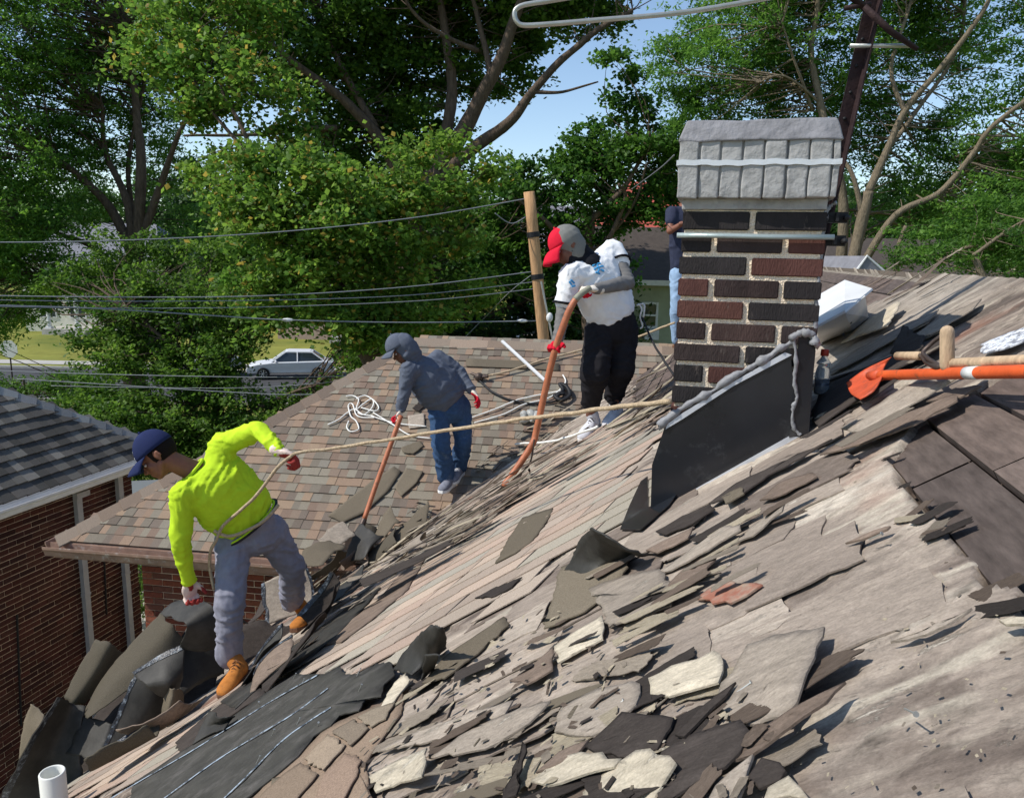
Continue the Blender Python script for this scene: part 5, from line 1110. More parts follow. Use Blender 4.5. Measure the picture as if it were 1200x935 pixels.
HG = [(j0['wr'], d1, Vector((-.8, 0, .1)), 70, 1), (j0['wl'], d2, Vector((-.5, -.3, -.6)), 30, -1)]
dskin = mat('shaded_skin', lin((112, 74, 60)), rough=.6, spec=.3, var=.12, bump=.1)
E, j, up, fw, sd, body = mkperson(J, 'worker in a grey hoodie and blue jeans on the tan roof holding a long-handled ripper', hup, hfw, HG, .008, dskin, bare=False)
ax = j['neck']-j['pel']; acb = X3((548, 462, 7.1))-X3((505, 478, 6.9)); acs = j['sl']-j['sr']
def hoodx(g_):
    g_.ball(j['head']-fw*.022+up*.02, sd*.102, fw*.108, up*.112); g_.cap(j['head']-fw*.04-up*.03, .095, j['neck']+Vector((0, 0, -.02)), .10); g_.cap(j['head']+sd*.06-up*.07+fw*.01, .04, j['neck']+(j['sr']-j['neck'])*.4, .06)
    g_.cap(j['head']-sd*.06-up*.07+fw*.01, .04, j['neck']+(j['sl']-j['neck'])*.3, .06)
shirt = garment(E, 'hoodie', [sec(X3((528, 472, 6.98)), acb, ax, .175, .13), sec(X3((523, 465, 6.97)), acb, ax, .21, .165), sec(X3((512, 453, 6.95)), acb+acs, ax, .235, .18), sec(X3((501, 440, 6.93)), acs, ax, .235, .165), sec(X3((492, 431, 6.91)), acs, ax, .19, .13), sec(X3((487, 426, 6.9)), acs, ax, .1, .09)],
    [[(j['sr'], .076), (j['er'], .058), (j['wr']+(j['er']-j['wr'])*.1, .042)], [(j['sl'], .078), (j['el'], .06), (j['wl']+(j['el']-j['wl'])*.1, .05)], [(j['chest'], .11), (j['sr'], .074)], [(j['chest'], .11), (j['sl'], .076)]], M_hood,
    .012, [((.3, .2, -1), .0065, 4, 15, 3)], 3, None, hoodx)
cap_(E, j['head']+up*.028+fw*.03, up, fw, M_hood, M_hood, s=1.06, bl=.07)
axl = Vector((0, 0, 1))
garment(E, 'jeans', [sec(X3((526, 471, 6.98)), acb, ax, .175, .125), sec(X3((527, 478, 6.98)), acb, axl, .18, .13), sec(X3((527, 487, 6.98)), acb, axl, .17, .12), sec(X3((527, 494, 6.98)), acb, axl, .12, .09)],
    [[(j['hr'], .10), (j['kr'], .085), (j['ar']+Vector((0, 0, .02)), .082)], [(j['hl'], .10), (j['kl'], .085), (j['al']+Vector((0, 0, .02)), .082)]], M_jean, .011, [((0.2, .1, 1), .007, 4, 14, 9)], 3)
def glovecol(c0, dirv, nn, red=(196, 30, 50), wht=(222, 212, 196), off=.055):
    c0 = np.array(c0); dv = np.array(Vector(dirv).normalized()); nn = np.array(Vector(nn).normalized()); r_, w_ = np.array(lin(red)), np.array(lin(wht))
    def f(co):
        t = (co-c0)@dv; k = (co-c0)@nn; return np.where(((t > off) | (k > .02))[:, None] & (t > .01)[:, None], r_, w_)
    return f
for (w_, d, n_, cu, sg) in HG:
    g_ = MB(); hand(g_, w_, d, n_, cu, sg, 1.15); g_.cap(w_-d.normalized()*.035, .034, w_, .032, 10); remesh(g_, 'glove', .006, glv, E, 1, None, glovecol(w_, d, n_, off=.12))
sneak = cloth('grey_sneaker', (120, 122, 132), .2); swht = mat('white_rubber_sole', lin((222, 220, 216)), rough=.7, bump=.1)
boot(E, X3((531, 568, 6.98)), X3((517, 578, 6.72)), j['ar'], Vector((0, 0, 1)), sneak, swht, M_white, .98, 'sneaker')
boot(E, X3((541, 555, 7.15)), X3((531, 566, 6.92)), j['al'], Vector((0, 0, 1)), sneak, swht, M_white, .98, 'sneaker')
g_ = MB(); g_.tube(cr([j['neck']+X*.0 for X in [Vector()]]+[j['chest']+Vector((-.04, -.16, .02)), j['chest']+Vector((-.02, -.18, -.1))], 5)[3:], .004, 6); g_.build('drawstring', M_white, shirt, True)
# --- worker in the white shirt
J = dict(head=(663, 287, 5.45), neck=(686, 304, 5.5), chest=(698, 320, 5.52), pel=(716, 380, 5.55), sr=(668, 322, 5.36), er=(661, 362, 5.34), wr=(654, 399, 5.22),
         sl=(718, 293, 5.66), el=(735, 331, 5.48), wl=(699, 339, 5.26), hr=(702, 388, 5.5), kr=(697, 437, 5.36), ar=(692, 486, 5.5), hl=(731, 384, 5.62), kl=(727, 432, 5.5), al=(719, 478, 5.62))
report('white', J, LIMB); j0 = {k: X3(v) for k, v in J.items()}
hup, hfw = Vector((-.55, .02, .83)), Vector((-.75, -.3, -.58))
d1 = X3((649, 413, 5.15))-j0['wr']; d2 = X3((682, 338, 5.18))-j0['wl']
HW = [(j0['wr'], d1, Vector((-.3, -.8, 0)), 75, 1), (j0['wl'], d2, Vector((-.1, .1, -1)), 70, 1)]
E, j, up, fw, sd, body = mkperson(J, 'worker in a white short-sleeved shirt, black trousers and red-brimmed cap prying with a long tool', hup, hfw, HW, .0075, dskin, bare=False)
M_ws = cloth('white_shirt', (226, 226, 226), .05); M_blk = cloth('black_trousers', (36, 35, 38), .2, dirt=((.12, .12, .12), 30, .68, .8)); M_gl = cloth('grey_sleeve', (112, 110, 108), .12); M_gh = cloth('grey_hood', (118, 118, 114), .08); M_rd = cloth('red_cap', (206, 34, 56), .06); M_nk = cloth('black_neck_gaiter', (28, 29, 34), .1)
ax = j['neck']-j['pel']; acb = X3((748, 372, 5.68))-X3((692, 380, 5.45)); acs = j['sl']-j['sr']
shirt = garment(E, 'shirt', [sec(X3((719, 374, 5.56)), acb, ax, .185, .135), sec(X3((715, 362, 5.55)), acb, ax, .205, .15), sec(X3((707, 342, 5.53)), acb+acs, ax, .22, .16), sec(X3((699, 322, 5.52)), acs, ax, .21, .145), sec(X3((692, 309, 5.51)), acs, ax, .185, .125), sec(X3((687, 304, 5.5)), acs, ax, .09, .085)],
    [[(j['sr'], .074), (j['sr']+(j['er']-j['sr'])*.8, .074)], [(j['sl'], .076), (j['sl']+(j['el']-j['sl'])*.38, .078)], [(j['chest'], .13), (j['sr'], .075)], [(j['chest'], .13), (j['sl'], .078)]], M_ws,
    .011, [((.3, .2, -1), .0055, 4, 14, 13), ((1, 0, .3), .004, 5, 16, 3)], 3)
for s_, f0 in (('r', .78), ('l', .30)):
    a, b_, c_ = j['s'+s_], j['e'+s_], j['w'+s_]; g_ = MB(); g_.cap(a+(b_-a)*f0, .062, b_, .056); g_.cap(b_, .056, c_, .038); remesh(g_, 'sleeve', .009, M_gl, E, 3, [((b_-a), .004, 6, 16, 5)])
    g_ = MB(); q = a+(b_-a)*(f0+(.06 if s_ == 'r' else .12)); t = (b_-a).normalized(); u_ = t.orthogonal().normalized(); w2 = t.cross(u_); rr = .082 if s_ == 'r' else .088
    g_.tube([q+(u_*math.cos(x)+w2*math.sin(x))*rr for x in [2*PI*k/20 for k in range(21)]], .009, 6); g_.build('sleeve_band', M_nk, shirt, True)
def logo(px, d, parent, m):
    for pts in px:
        g_ = MB(); g_.tube([P(u, v, d) for u, v in pts], .008, 6, flat=.3); g_.build('shirt_print', m, parent)
M_blu = cloth('blue_print', (72, 150, 200))
def onsurf(o, u, v):
    d = ray(u, v).normalized(); dg = bpy.context.evaluated_depsgraph_get(); hit_, loc, nn, idx = o.ray_cast(o.matrix_world.inverted() @ Vector((0, 0, 0)), o.matrix_world.inverted().to_3x3() @ d)
    return (o.matrix_world @ loc-d*.003) if hit_ else None
bpy.context.view_layer.update()
for pts in ([(694, 312), (699, 309), (704, 309)], [(696, 316), (701, 313), (707, 312)], [(699, 309), (702, 316), (700, 320)], [(704, 316), (708, 318)], [(698, 319), (703, 321)], [(667, 330), (670, 334)], [(669, 328), (673, 332)], [(670, 336), (674, 335)]):
    q = [onsurf(shirt, *p) for p in pts]
    if all(q): g_ = MB(); g_.tube(q, .007, 6); g_.build('shirt_print', M_blu, shirt)
garment(E, 'trousers', [sec(X3((718, 374, 5.56)), acb, ax, .18, .13), sec(X3((717, 384, 5.56)), acb, axl, .19, .135), sec(X3((717, 394, 5.56)), acb, axl, .18, .125), sec(X3((717, 406, 5.56)), acb, axl, .12, .09)],
    [[(j['hr'], .108), (j['kr'], .105), (j['ar']+Vector((0, 0, .085)), .07)], [(j['hl'], .108), (j['kl'], .10), (j['al']+Vector((0, 0, .085)), .07)]], M_blk, .011, [((0.2, .1, 1), .007, 4, 14, 9)], 3)
def hoodw(g_):
    g_.cap(j['head']-fw*.03-up*.05, .08, j['neck'], .085); g_.cap(j['head']-up*.1+fw*.02, .06, j['neck']+(j['sr']-j['neck'])*.2-Vector((0, 0, .04)), .07); g_.cap(j['neck'], .08, j['chest']+Vector((-.05, -.06, .06)), .09)
g_ = MB(); hoodw(g_); remesh(g_, 'neck_gaiter', .01, M_nk, E, 3, [((.3, 0, 1), .004, 6, 12, 2)])
g_ = MB(); g_.ball(j['head']-fw*.025+up*.025, sd*.103, fw*.112, up*.108); g_.cap(j['head']-fw*.045-up*.02, .092, j['head']-fw*.03-up*.07, .085); remesh(g_, 'hood', .009, M_gh, E, 3, [((0, 0, 1), .003, 6, 10, 2)])
cap_(E, j['head']+up*.015+fw*.012, up, fw, M_rd, M_rd, s=1.0, bl=.10, droop=.5)
for (w_, d, n_, cu, sg), rd_ in zip(HW, ((200, 34, 56), (190, 30, 50))):
    g_ = MB(); hand(g_, w_, d, n_, cu, sg, 1.15); g_.cap(w_-d.normalized()*.035, .036, w_, .032, 10); remesh(g_, 'glove', .006, glv, E, 1, None, glovecol(w_, d, n_, off=.12))
wsn = cloth('white_sneaker', (196, 196, 200), .2)
boot(E, X3((701, 500, 5.58)), X3((679, 520, 5.32)), j['ar'], Vector((0, 0, 1)), wsn, swht, M_blk, 1.0, 'sneaker')
boot(E, X3((727, 487, 5.68)), X3((709, 505, 5.42)), j['al'], Vector((0, 0, 1)), wsn, swht, M_blk, 1.0, 'sneaker')
g_ = MB(); g_.tube(cr([X3((748, 356, 5.6)), X3((752, 362, 5.58)), X3((750, 372, 5.58)), X3((753, 382, 5.58)), X3((750, 385, 5.58))], 5), .006, 6); g_.tube(cr([X3((746, 358, 5.6)), X3((755, 357, 5.58)), X3((754, 372, 5.58))], 5), .006, 6); g_.build('drawstring', M_white, shirt, True)
# --- worker behind the chimney
J = dict(head=(806, 224, 8.3), neck=(804, 238, 8.35), chest=(803, 258, 8.35), pel=(803, 316, 8.35), sr=(788, 250, 8.3), er=(785, 271, 8.2), wr=(800, 262, 8.05), sl=(820, 250, 8.4), el=(824, 280, 8.4), wl=(826, 305, 8.3),
         hr=(795, 322, 8.3), kr=(794, 362, 8.25), ar=(794, 398, 8.35), hl=(812, 322, 8.4), kl=(813, 362, 8.35), al=(813, 398, 8.45))
j0 = {k: X3(v) for k, v in J.items()}
HB = [(j0['wr'], Vector((1, -.2, .1)), Vector((0, 0, -1)), 40, 1), (j0['wl'], Vector((0, 0, -1)), Vector((-1, 0, 0)), 25, -1)]
E, j, up, fw, sd, body = mkperson(J, 'worker in a dark navy t-shirt and light jeans, mostly hidden behind the chimney', Vector((0, 0, 1)), Vector((.8, .5, 0)), HB, .009)
M_nv = cloth('navy_tshirt', (52, 56, 74), .15); M_lj = cloth('light_jeans', (140, 164, 190), .15)
ax = Vector((0, 0, 1)); acs = j['sl']-j['sr']
garment(E, 't_shirt', [sec(j['pel']+Vector((0, 0, -.02)), acs, ax, .17, .12), sec(j['chest'], acs, ax, .19, .125), sec(X3((804, 243, 8.35)), acs, ax, .13, .09)], [[(j['sr'], .075), (j['sr']+(j['er']-j['sr'])*.45, .065)], [(j['sl'], .075), (j['sl']+(j['el']-j['sl'])*.6, .065)]], M_nv, .013, [((.3, .2, -1), .006, 5, 9, 3)])
garment(E, 'jeans', [sec(j['pel']+Vector((0, 0, .02)), acs, ax, .165, .115), sec(j['pel']-Vector((0, 0, .12)), acs, ax, .17, .12)], [[(j['hr'], .095), (j['kr'], .08), (j['ar'], .07)], [(j['hl'], .095), (j['kl'], .08), (j['al'], .07)]], M_lj, .013, [((0, .1, 1), .006, 5, 9, 9)])
for q in ('ar', 'al'): boot(E, j[q]+Vector((-.02, .02, -.09)), j[q]+Vector((.1, -.2, -.09)), j[q], Vector((0, 0, 1)), M_boot, M_sole, M_lace)
navy2 = cloth('dark_cap', (50, 50, 60)); cap_(E, j['head']+up*.018, up, fw, navy2, navy2)
# ------------------------------------------------------------ trees
def leaves(cen, rad_, n_per, size, el, flat, colA, colB, rng, up=.5, tipc=None):
    K = len(cen); N = K*n_per
    ax = rng.normal(0, 1, (K, 3)); ax[:, 2] = ax[:, 2]*.35-.25; ax /= np.linalg.norm(ax, axis=1)[:, None]; axr = ax.repeat(n_per, 0)
    o_ = rng.normal(0, 1, (N, 3)); o_ = o_*np.array([1, 1, flat])*.42+axr*rng.normal(0, .62, (N, 1))
    c = np.repeat(cen, n_per, 0)+o_*np.repeat(rad_, n_per)[:, None]
    nrm = rng.normal(0, 1, (N, 3)); nrm[:, 2] = np.abs(nrm[:, 2])+up; nrm /= np.linalg.norm(nrm, axis=1)[:, None]
    t = rng.normal(0, 1, (N, 3)); t[:, 2] -= .35; t -= nrm*(t*nrm).sum(1)[:, None]; t /= np.linalg.norm(t, axis=1)[:, None]; b_ = np.cross(nrm, t)
    s = (size*rng.uniform(.6, 1.25, N))[:, None]; w_ = s*el
    V = np.stack([c-t*s*.5, c+b_*w_*.5-t*s*.05-nrm*s*.08, c+t*s*.5-nrm*s*.1, c-b_*w_*.5-t*s*.05-nrm*s*.08], 1).reshape(-1, 3)
    f = np.clip(rng.normal(.5, .22, (K, 1)).repeat(n_per, 0)+rng.normal(0, .22, (N, 1)), 0, 1); col = np.array(colA)*(1-f)+np.array(colB)*f
    if tipc is not None: m_ = rng.random((N, 1)) < .08; col = np.where(m_, np.array(tipc), col)
    return V, col.repeat(4, 0)
def tree(name, label, limbs, blobs, size=.13, el=.7, cA=(58, 84, 30), cB=(98, 124, 44), n_per=55, kd=15, cr_=.42, flat=.6, bark=None, group=None, seed=1, tipc=None, hollow=.35, twigs=True, leafm=None, slim=1):
    rng = np.random.default_rng(seed); bark = bark or M_bark; n_per = int(n_per*1.7) if twigs else n_per; size *= 1.08 if twigs else 1; kd = kd*1.15
    base = P(*limbs[0][0][0]); E = empty(name, (base.x, base.y, GROUND), label, 'tree' if name != 'shrub' else 'shrub', group)
    g_ = MB(); sk = []
    for pts, r0, r1 in limbs:
        q = [P(*p) for p in pts]
        if pts is limbs[0][0]: q = [Vector((q[0].x+(q[0].x-q[1].x)*.3, q[0].y, GROUND-.1))]+q
        q = cr(q, 6); n = len(q); q = [p+Vector((mnoise.noise(p*.9), mnoise.noise(p*.9+Vector((5, 0, 0))), mnoise.noise(p*.9+Vector((0, 7, 0)))))*.12*(i/n) for i, p in enumerate(q)]
        rr = [r0+(r1-r0)*i/(n-1) for i in range(n)]; rr = [slim*x*(1+.1*mnoise.noise(q[i]*3)) for i, x in enumerate(rr)]
        g_.tube(q, rr, 9); sk += q
    sk = np.array([tuple(p) for p in sk]); cens = []
    for (u, v, d, R_) in blobs:
        c = np.array(P(u, v, d)); K = max(4, int(kd*R_*R_)); x = rng.normal(0, 1, (K, 3)); x /= np.linalg.norm(x, axis=1)[:, None]
        r_ = rng.uniform(hollow, 1.08, (K, 1)); cens.append(c+x*r_*R_*np.array([1, 1.1, .82]))
    cens = np.concatenate(cens); cens = cens[cens[:, 2] > GROUND+.3]
    rd = rng.uniform(.65, 1.3, len(cens))*cr_
    if twigs:
        for c in cens[rng.random(len(cens)) < .45]:
            dd = np.linalg.norm(sk-c, axis=1)*rng.uniform(.75, 1.5, len(sk))+np.abs(np.minimum(c[2]-sk[:, 2]-.2, 0))*.5; i = int(dd.argmin()); a = Vector(sk[i]); b_ = Vector(c); L = (b_-a).length
            mid = (a+b_)/2+Vector((rng.normal(), rng.normal(), rng.normal()-.3))*L*.09; r_ = min(.032, .006+L*.006)
            g_.tube(cr([a, mid, b_], 3), [r_*(1-.8*t/6) for t in range(7)], 5, cap=False)
    g_.build('trunk', bark, E, True)
    V, col = leaves(cens, rd, n_per, size, el, flat, lin(cA), lin(cB), rng, tipc=None if tipc is None else lin(tipc))
    Q = np.arange(len(V)).reshape(-1, 4); fast('crown', V, Q, leafm or M_leaf, E, False, col); return E
tot = []
tree('tree', 'large fine-leaved tree filling the upper left corner', [([(158, 470, 27), (158, 360, 27), (156, 300, 27)], .42, .32), ([(156, 300, 27), (130, 245, 27), (85, 200, 26.5), (55, 185, 26)], .2, .06), ([(156, 300, 27), (150, 240, 27), (125, 180, 27.5), (120, 120, 27)], .18, .05), ([(160, 300, 27), (166, 200, 27), (158, 110, 27.5), (150, 30, 27)], .22, .06), ([(160, 290, 27), (185, 230, 27), (200, 180, 26.5), (230, 120, 26)], .17, .05), ([(150, 330, 27), (110, 290, 26.5), (70, 275, 26), (20, 250, 25)], .13, .04), ([(165, 300, 27), (150, 200, 28), (170, 90, 28)], .12, .04), ([(150, 360, 27), (90, 330, 26), (40, 320, 25.5)], .14, .05)],
     [(-60, 40, 27, 2.2), (20, 30, 26, 2.2), (110, 10, 28, 2.2), (190, 50, 28, 2.0), (-20, 120, 26, 2.2), (70, 105, 27, 2.0), (150, 100, 29, 1.9), (-40, 200, 26, 2.2), (35, 190, 26, 1.9), (105, 165, 28, 1.5), (205, 200, 29, 1.4), (-10, 270, 25, 2.0), (60, 260, 25.5, 1.5), (10, 325, 25, 1.6), (-60, 330, 25, 2), (-80, -60, 27, 2.4), (30, -60, 27, 2.4), (150, -70, 28, 2.4), (110, 325, 26, .9), (215, 270, 28, 1.1), (60, 200, 28, 1.3), (110, 240, 28.5, 1.0), (60, 320, 27, 1.2), (170, 160, 29, 1.2), (20, 370, 26, .9), (-20, 380, 25, 1.2), (180, 320, 28, 1.0), (235, 330, 28, 1.2), (100, 60, 29.5, 1.6)],
     .15, .42, (70, 112, 44), (118, 160, 60), 62, 14, .5, .45, seed=2)
tree('tree', 'yellow-green maple standing in front of the large central tree', [([(452, 560, 17.5), (440, 450, 17.5), (400, 370, 17.5), (368, 340, 17.5)], .17, .13), ([(368, 340, 17.5), (340, 260, 17.2), (300, 190, 17), (260, 100, 17.5)], .1, .03), ([(368, 340, 17.5), (400, 290, 17), (440, 240, 16.8)], .09, .03), ([(368, 360, 17.5), (430, 310, 17.2), (500, 250, 17.3)], .08, .03), ([(300, 190, 17), (240, 120, 18), (210, 50, 18.5)], .05, .02)],
     [(250, 85, 18.5, 1.2), (310, 115, 18, .9), (215, 30, 19, 1.2), (290, 10, 19, 1.1), (175, 70, 19, .8), (240, 140, 18.5, .8), (300, 205, 17, 1.0), (355, 225, 16.5, 1.1), (420, 245, 16.5, 1.2), (470, 210, 17.5, 1.0), (330, 285, 16.8, 1.1), (400, 310, 17, 1.0), (455, 290, 17, 1.0), (515, 240, 17.5, .8), (275, 250, 17.3, .85), (530, 290, 18, .6), (480, 335, 18, .6), (370, 350, 17, .9), (350, 320, 17.5, .9), (340, 160, 18, .7), (300, 350, 17.5, .9), (420, 365, 17, .9), (335, 365, 17, .6), (500, 372, 17.5, .8), (560, 335, 18, .6), (450, 385, 17.3, .7), (425, 395, 17, .5), (250, 200, 18, .7), (575, 200, 18.5, .5), (520, 170, 18.3, .5)],
     .125, .78, (82, 122, 46), (136, 168, 68), 62, 19, .42, .6, seed=3, tipc=(170, 150, 70))
tree('tree', 'huge old maple with thick forked limbs in the centre background', [([(484, 470, 23), (478, 380, 23), (474, 310, 23), (486, 250, 23), (512, 200, 23)], .46, .34), ([(512, 200, 23), (548, 145, 23), (575, 90, 22.8), (600, 30, 22.5), (625, -40, 22)], .27, .1), ([(505, 215, 23), (560, 170, 22.8), (600, 140, 22.6), (625, 108, 22.4), (680, 50, 22.2), (740, 12, 22)], .2, .06), ([(486, 250, 23), (450, 170, 23), (408, 125, 22.6), (350, 75, 22), (300, 40, 21.5)], .22, .05), ([(512, 200, 23), (530, 110, 23.5), (520, 30, 23.5), (505, -50, 24)], .2, .08), ([(625, 108, 22.4), (660, 108, 22.2), (700, 96, 22)], .06, .02), ([(395, 150, 22.8), (350, 152, 22.5), (300, 158, 22), (215, 158, 21.5)], .09, .03), ([(440, 150, 23), (390, 60, 23.5), (370, 0, 24)], .12, .05), ([(575, 90, 22.8), (560, 20, 23), (540, -40, 23)], .1, .04), ([(560, 60, 23), (500, 30, 22.5), (470, -10, 22)], .08, .03)],
     [(400, 25, 24, 1.7), (480, -25, 24, 2), (560, 0, 24.5, 1.7), (640, 0, 24, 1.5), (695, 25, 23.5, .8), (345, 50, 23, 1.3), (430, 95, 24.5, 1.5), (510, 85, 24.5, 1.3), (600, 80, 24.5, .9), (465, 165, 24, 1.4), (385, 190, 24, 1.3), (540, 240, 24.5, 1.2), (300, -10, 23, 1.6), (360, -70, 24, 2.4), (590, -80, 24, 2.2), (710, -50, 23, 1.5), (480, -100, 24, 2.4), (570, 285, 24.5, 1.2), (430, 250, 24.5, 1.6), (500, 320, 25, 1.5), (625, 55, 24, .6), (520, 150, 24.5, .6), (350, 100, 24.5, 1.0), (430, 40, 25.5, 1.6), (520, 40, 25.5, 1.5), (600, 20, 25.5, 1.2), (450, 130, 25.5, 1.5), (400, 150, 25.5, 1.2), (500, 200, 25.5, 1.2), (660, -20, 25, 1.3), (280, 60, 24, 1.2), (560, 90, 25.5, .8)],
     .145, .75, (62, 96, 36), (110, 144, 52), 58, 17, .42, .6, seed=4)
tree('tree', 'dark green maple to the right of the utility pole', [([(692, 500, 21.5), (690, 400, 21.5), (684, 320, 21.5), (690, 260, 21.5)], .24, .16), ([(690, 260, 21.5), (730, 220, 21), (765, 165, 21)], .1, .03), ([(684, 300, 21.5), (640, 260, 21), (600, 230, 21)], .1, .03), ([(690, 330, 21.5), (730, 240, 21), (725, 215, 20.5)], .08, .03), ([(690, 300, 21.5), (735, 250, 21.2), (760, 190, 20.5)], .06, .02)],
     [(620, 215, 22, 1.0), (680, 205, 22, 1.1), (745, 190, 21.5, 1.0), (775, 235, 21.5, .9), (650, 265, 22, 1.2), (715, 255, 22, 1.0), (590, 300, 22.5, 1.3), (590, 250, 22.5, 1.0), (745, 135, 21.5, .7), (700, 155, 22, .55), (775, 165, 21, .8), (790, 195, 21.5, .8), (640, 330, 22.5, 1.3), (700, 320, 22.5, 1.0), (735, 90, 21.5, .35), (715, 65, 21.5, .4), (690, 185, 22, .8)],
     .13, .75, (52, 92, 38), (98, 138, 52), 58, 24, .36, .6, seed=5)
tree('tree', 'locust tree with pale forked stems at the right, feathery leaves', [([(1000, 400, 18), (1000, 310, 18), (1008, 262, 18), (1018, 225, 18)], .2, .15), ([(1018, 225, 18), (1038, 180, 18), (1060, 132, 18), (1100, 84, 17.8), (1150, 22, 17.6), (1172, -40, 17.5)], .12, .05), ([(1010, 250, 18), (1000, 208, 18), (984, 186, 18.2)], .09, .04), ([(984, 330, 18.3), (988, 245, 18.3), (978, 190, 18.3), (960, 120, 18.3), (950, 60, 18.5), (958, -20, 18.5)], .17, .06), ([(1014, 305, 17.8), (1050, 252, 17.6), (1100, 226, 17.4), (1140, 182, 17.2), (1165, 150, 17), (1225, 105, 16.8)], .11, .05), ([(1060, 132, 18), (1046, 80, 18.2), (1066, 0, 18.4)], .07, .04), ([(1040, 175, 18), (1075, 130, 18.5), (1120, 60, 18.8), (1135, -20, 19)], .07, .04), ([(952, 130, 18.4), (930, 70, 18), (912, 20, 18)], .05, .02), ([(1095, 310, 16), (1130, 292, 15.8), (1180, 284, 15.6), (1230, 280, 15.4)], .07, .04), ([(1050, 320, 17), (1054, 290, 17), (1062, 262, 17)], .08, .05), ([(960, 120, 18.3), (920, 90, 18), (890, 95, 17.8)], .04, .015)],
     [(830, 75, 19, 1.2), (880, 20, 19, 1.2), (930, 60, 19.2, 1.1), (860, 125, 19.5, 1.0), (985, 5, 19, 1.1), (1060, -30, 19, 1.2), (1130, -20, 19, 1.2), (1195, 35, 18.5, .9), (1105, 50, 19, .7), (965, 110, 19.5, .9), (1200, 110, 18.5, .7), (1160, 185, 17.5, .7), (1195, 240, 17, 1.0), (1125, 245, 17, .8), (1070, 215, 18.5, .6), (795, 120, 19.5, .8), (1090, 280, 17, .6), (1180, 300, 17, .9), (1010, 60, 19, .8), (785, 60, 19.5, .6), (1140, 125, 18.5, .6), (905, 150, 19.5, .8), (940, -60, 19, 1.6), (1060, -80, 19, 1.6), (900, 90, 20.5, 1.2), (840, 20, 20.5, 1.2), (1000, 110, 20.5, 1.1), (1070, 60, 20.5, 1.1), (1140, 60, 20.5, 1.0), (1120, 190, 20, 1.0), (1040, 250, 20.5, 1.0), (950, 170, 20.5, 1.1), (1180, 180, 19.5, .9), (1050, 20, 20, 1.1), (930, -10, 20, 1.2), (1090, 240, 20, 1.0), (1040, 130, 19.5, .8), (1100, 160, 19.5, .8), (1240, 180, 17.5, 1.2), (1030, 180, 19.8, .9)],
     .115, .38, (66, 110, 46), (122, 164, 66), 60, 27, .38, .35, bark=M_bark2, seed=6, slim=.78)
tree('tree', 'bushy tree below the power lines behind the neighbour roof', [([(262, 620, 21), (258, 500, 21), (256, 430, 21)], .18, .12), ([(256, 430, 21), (200, 400, 21), (150, 360, 21)], .08, .03), ([(256, 430, 21), (310, 380, 21), (360, 350, 21)], .08, .03), ([(258, 500, 21), (320, 470, 20.5), (370, 450, 20)], .07, .03)],
     [(135, 360, 22, .9), (190, 350, 22, 1.2), (250, 365, 21.5, 1.2), (305, 345, 21.5, 1.1), (170, 420, 21, 1.0), (230, 425, 21, 1.1), (275, 405, 21, .8), (355, 350, 22, 1.0), (410, 350, 22, 1.1), (200, 480, 20.5, 1.2), (258, 490, 20.5, 1.2), (305, 485, 20.5, .85), (150, 478, 20, 1.1), (430, 395, 22, .6), (450, 360, 22.5, 1.2), (165, 540, 19.5, 1.2), (350, 480, 20.5, .7), (230, 540, 20, 1.2), (390, 462, 20.5, .6), (120, 440, 21, .8), (115, 400, 21.5, .7), (160, 390, 21.5, 1.0), (130, 500, 20, 1.0), (250, 440, 21, .9), (420, 430, 20.5, .6), (460, 400, 22, .9), (400, 480, 20.3, .8), (330, 500, 20.3, .9), (210, 390, 21.5, 1.1), (95, 335, 23, .9), (140, 310, 23.5, 1.0), (200, 300, 24, 1.0), (60, 350, 24, .7), (250, 300, 23, .9)],
     .12, .6, (64, 100, 36), (114, 148, 54), 55, 26, .36, .6, seed=7)
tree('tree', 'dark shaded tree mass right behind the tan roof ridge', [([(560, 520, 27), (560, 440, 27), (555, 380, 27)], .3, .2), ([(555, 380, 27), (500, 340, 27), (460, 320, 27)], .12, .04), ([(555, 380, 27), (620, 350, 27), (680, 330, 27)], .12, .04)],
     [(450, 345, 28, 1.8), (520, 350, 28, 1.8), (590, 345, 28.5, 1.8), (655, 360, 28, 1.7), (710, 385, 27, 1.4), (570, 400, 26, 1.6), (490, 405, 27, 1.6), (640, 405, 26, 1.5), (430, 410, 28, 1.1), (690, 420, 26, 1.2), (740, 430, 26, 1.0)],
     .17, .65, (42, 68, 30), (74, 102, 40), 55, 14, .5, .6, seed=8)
tree('tree', 'low leafy tree at the right edge behind the roof ridge', [([(1150, 420, 15), (1150, 340, 15), (1140, 300, 15)], .1, .06), ([(1140, 300, 15), (1180, 270, 14.8), (1210, 250, 14.5)], .04, .02)],
     [(1150, 290, 15.5, .6), (1190, 275, 15, .7), (1110, 300, 15.5, .5), (1200, 315, 15, .7), (1060, 300, 16.5, .5), (1220, 240, 15.5, .7)], .09, .4, (62, 100, 40), (104, 146, 56), 55, 40, .28, .4, bark=M_bark2, seed=9)
tree('shrub', 'sunlit green shrub growing in the gap between the two houses', [([(166, 740, 13.5), (166, 700, 13.5), (168, 670, 13.5)], .05, .03)],
     [(160, 700, 13, .6), (175, 735, 12.8, .6), (168, 668, 14, .5), (150, 760, 12.5, .7), (185, 690, 13.5, .4), (170, 770, 12.3, .6)], .07, .6, (70, 106, 36), (120, 150, 56), 60, 50, .2, .7, seed=10)
far_ = [(-120, 250), (-20, 235), (90, 250), (200, 240), (300, 255), (400, 235), (520, 250), (640, 265), (760, 270), (860, 250), (960, 240), (1060, 250), (1160, 235), (1280, 240)]
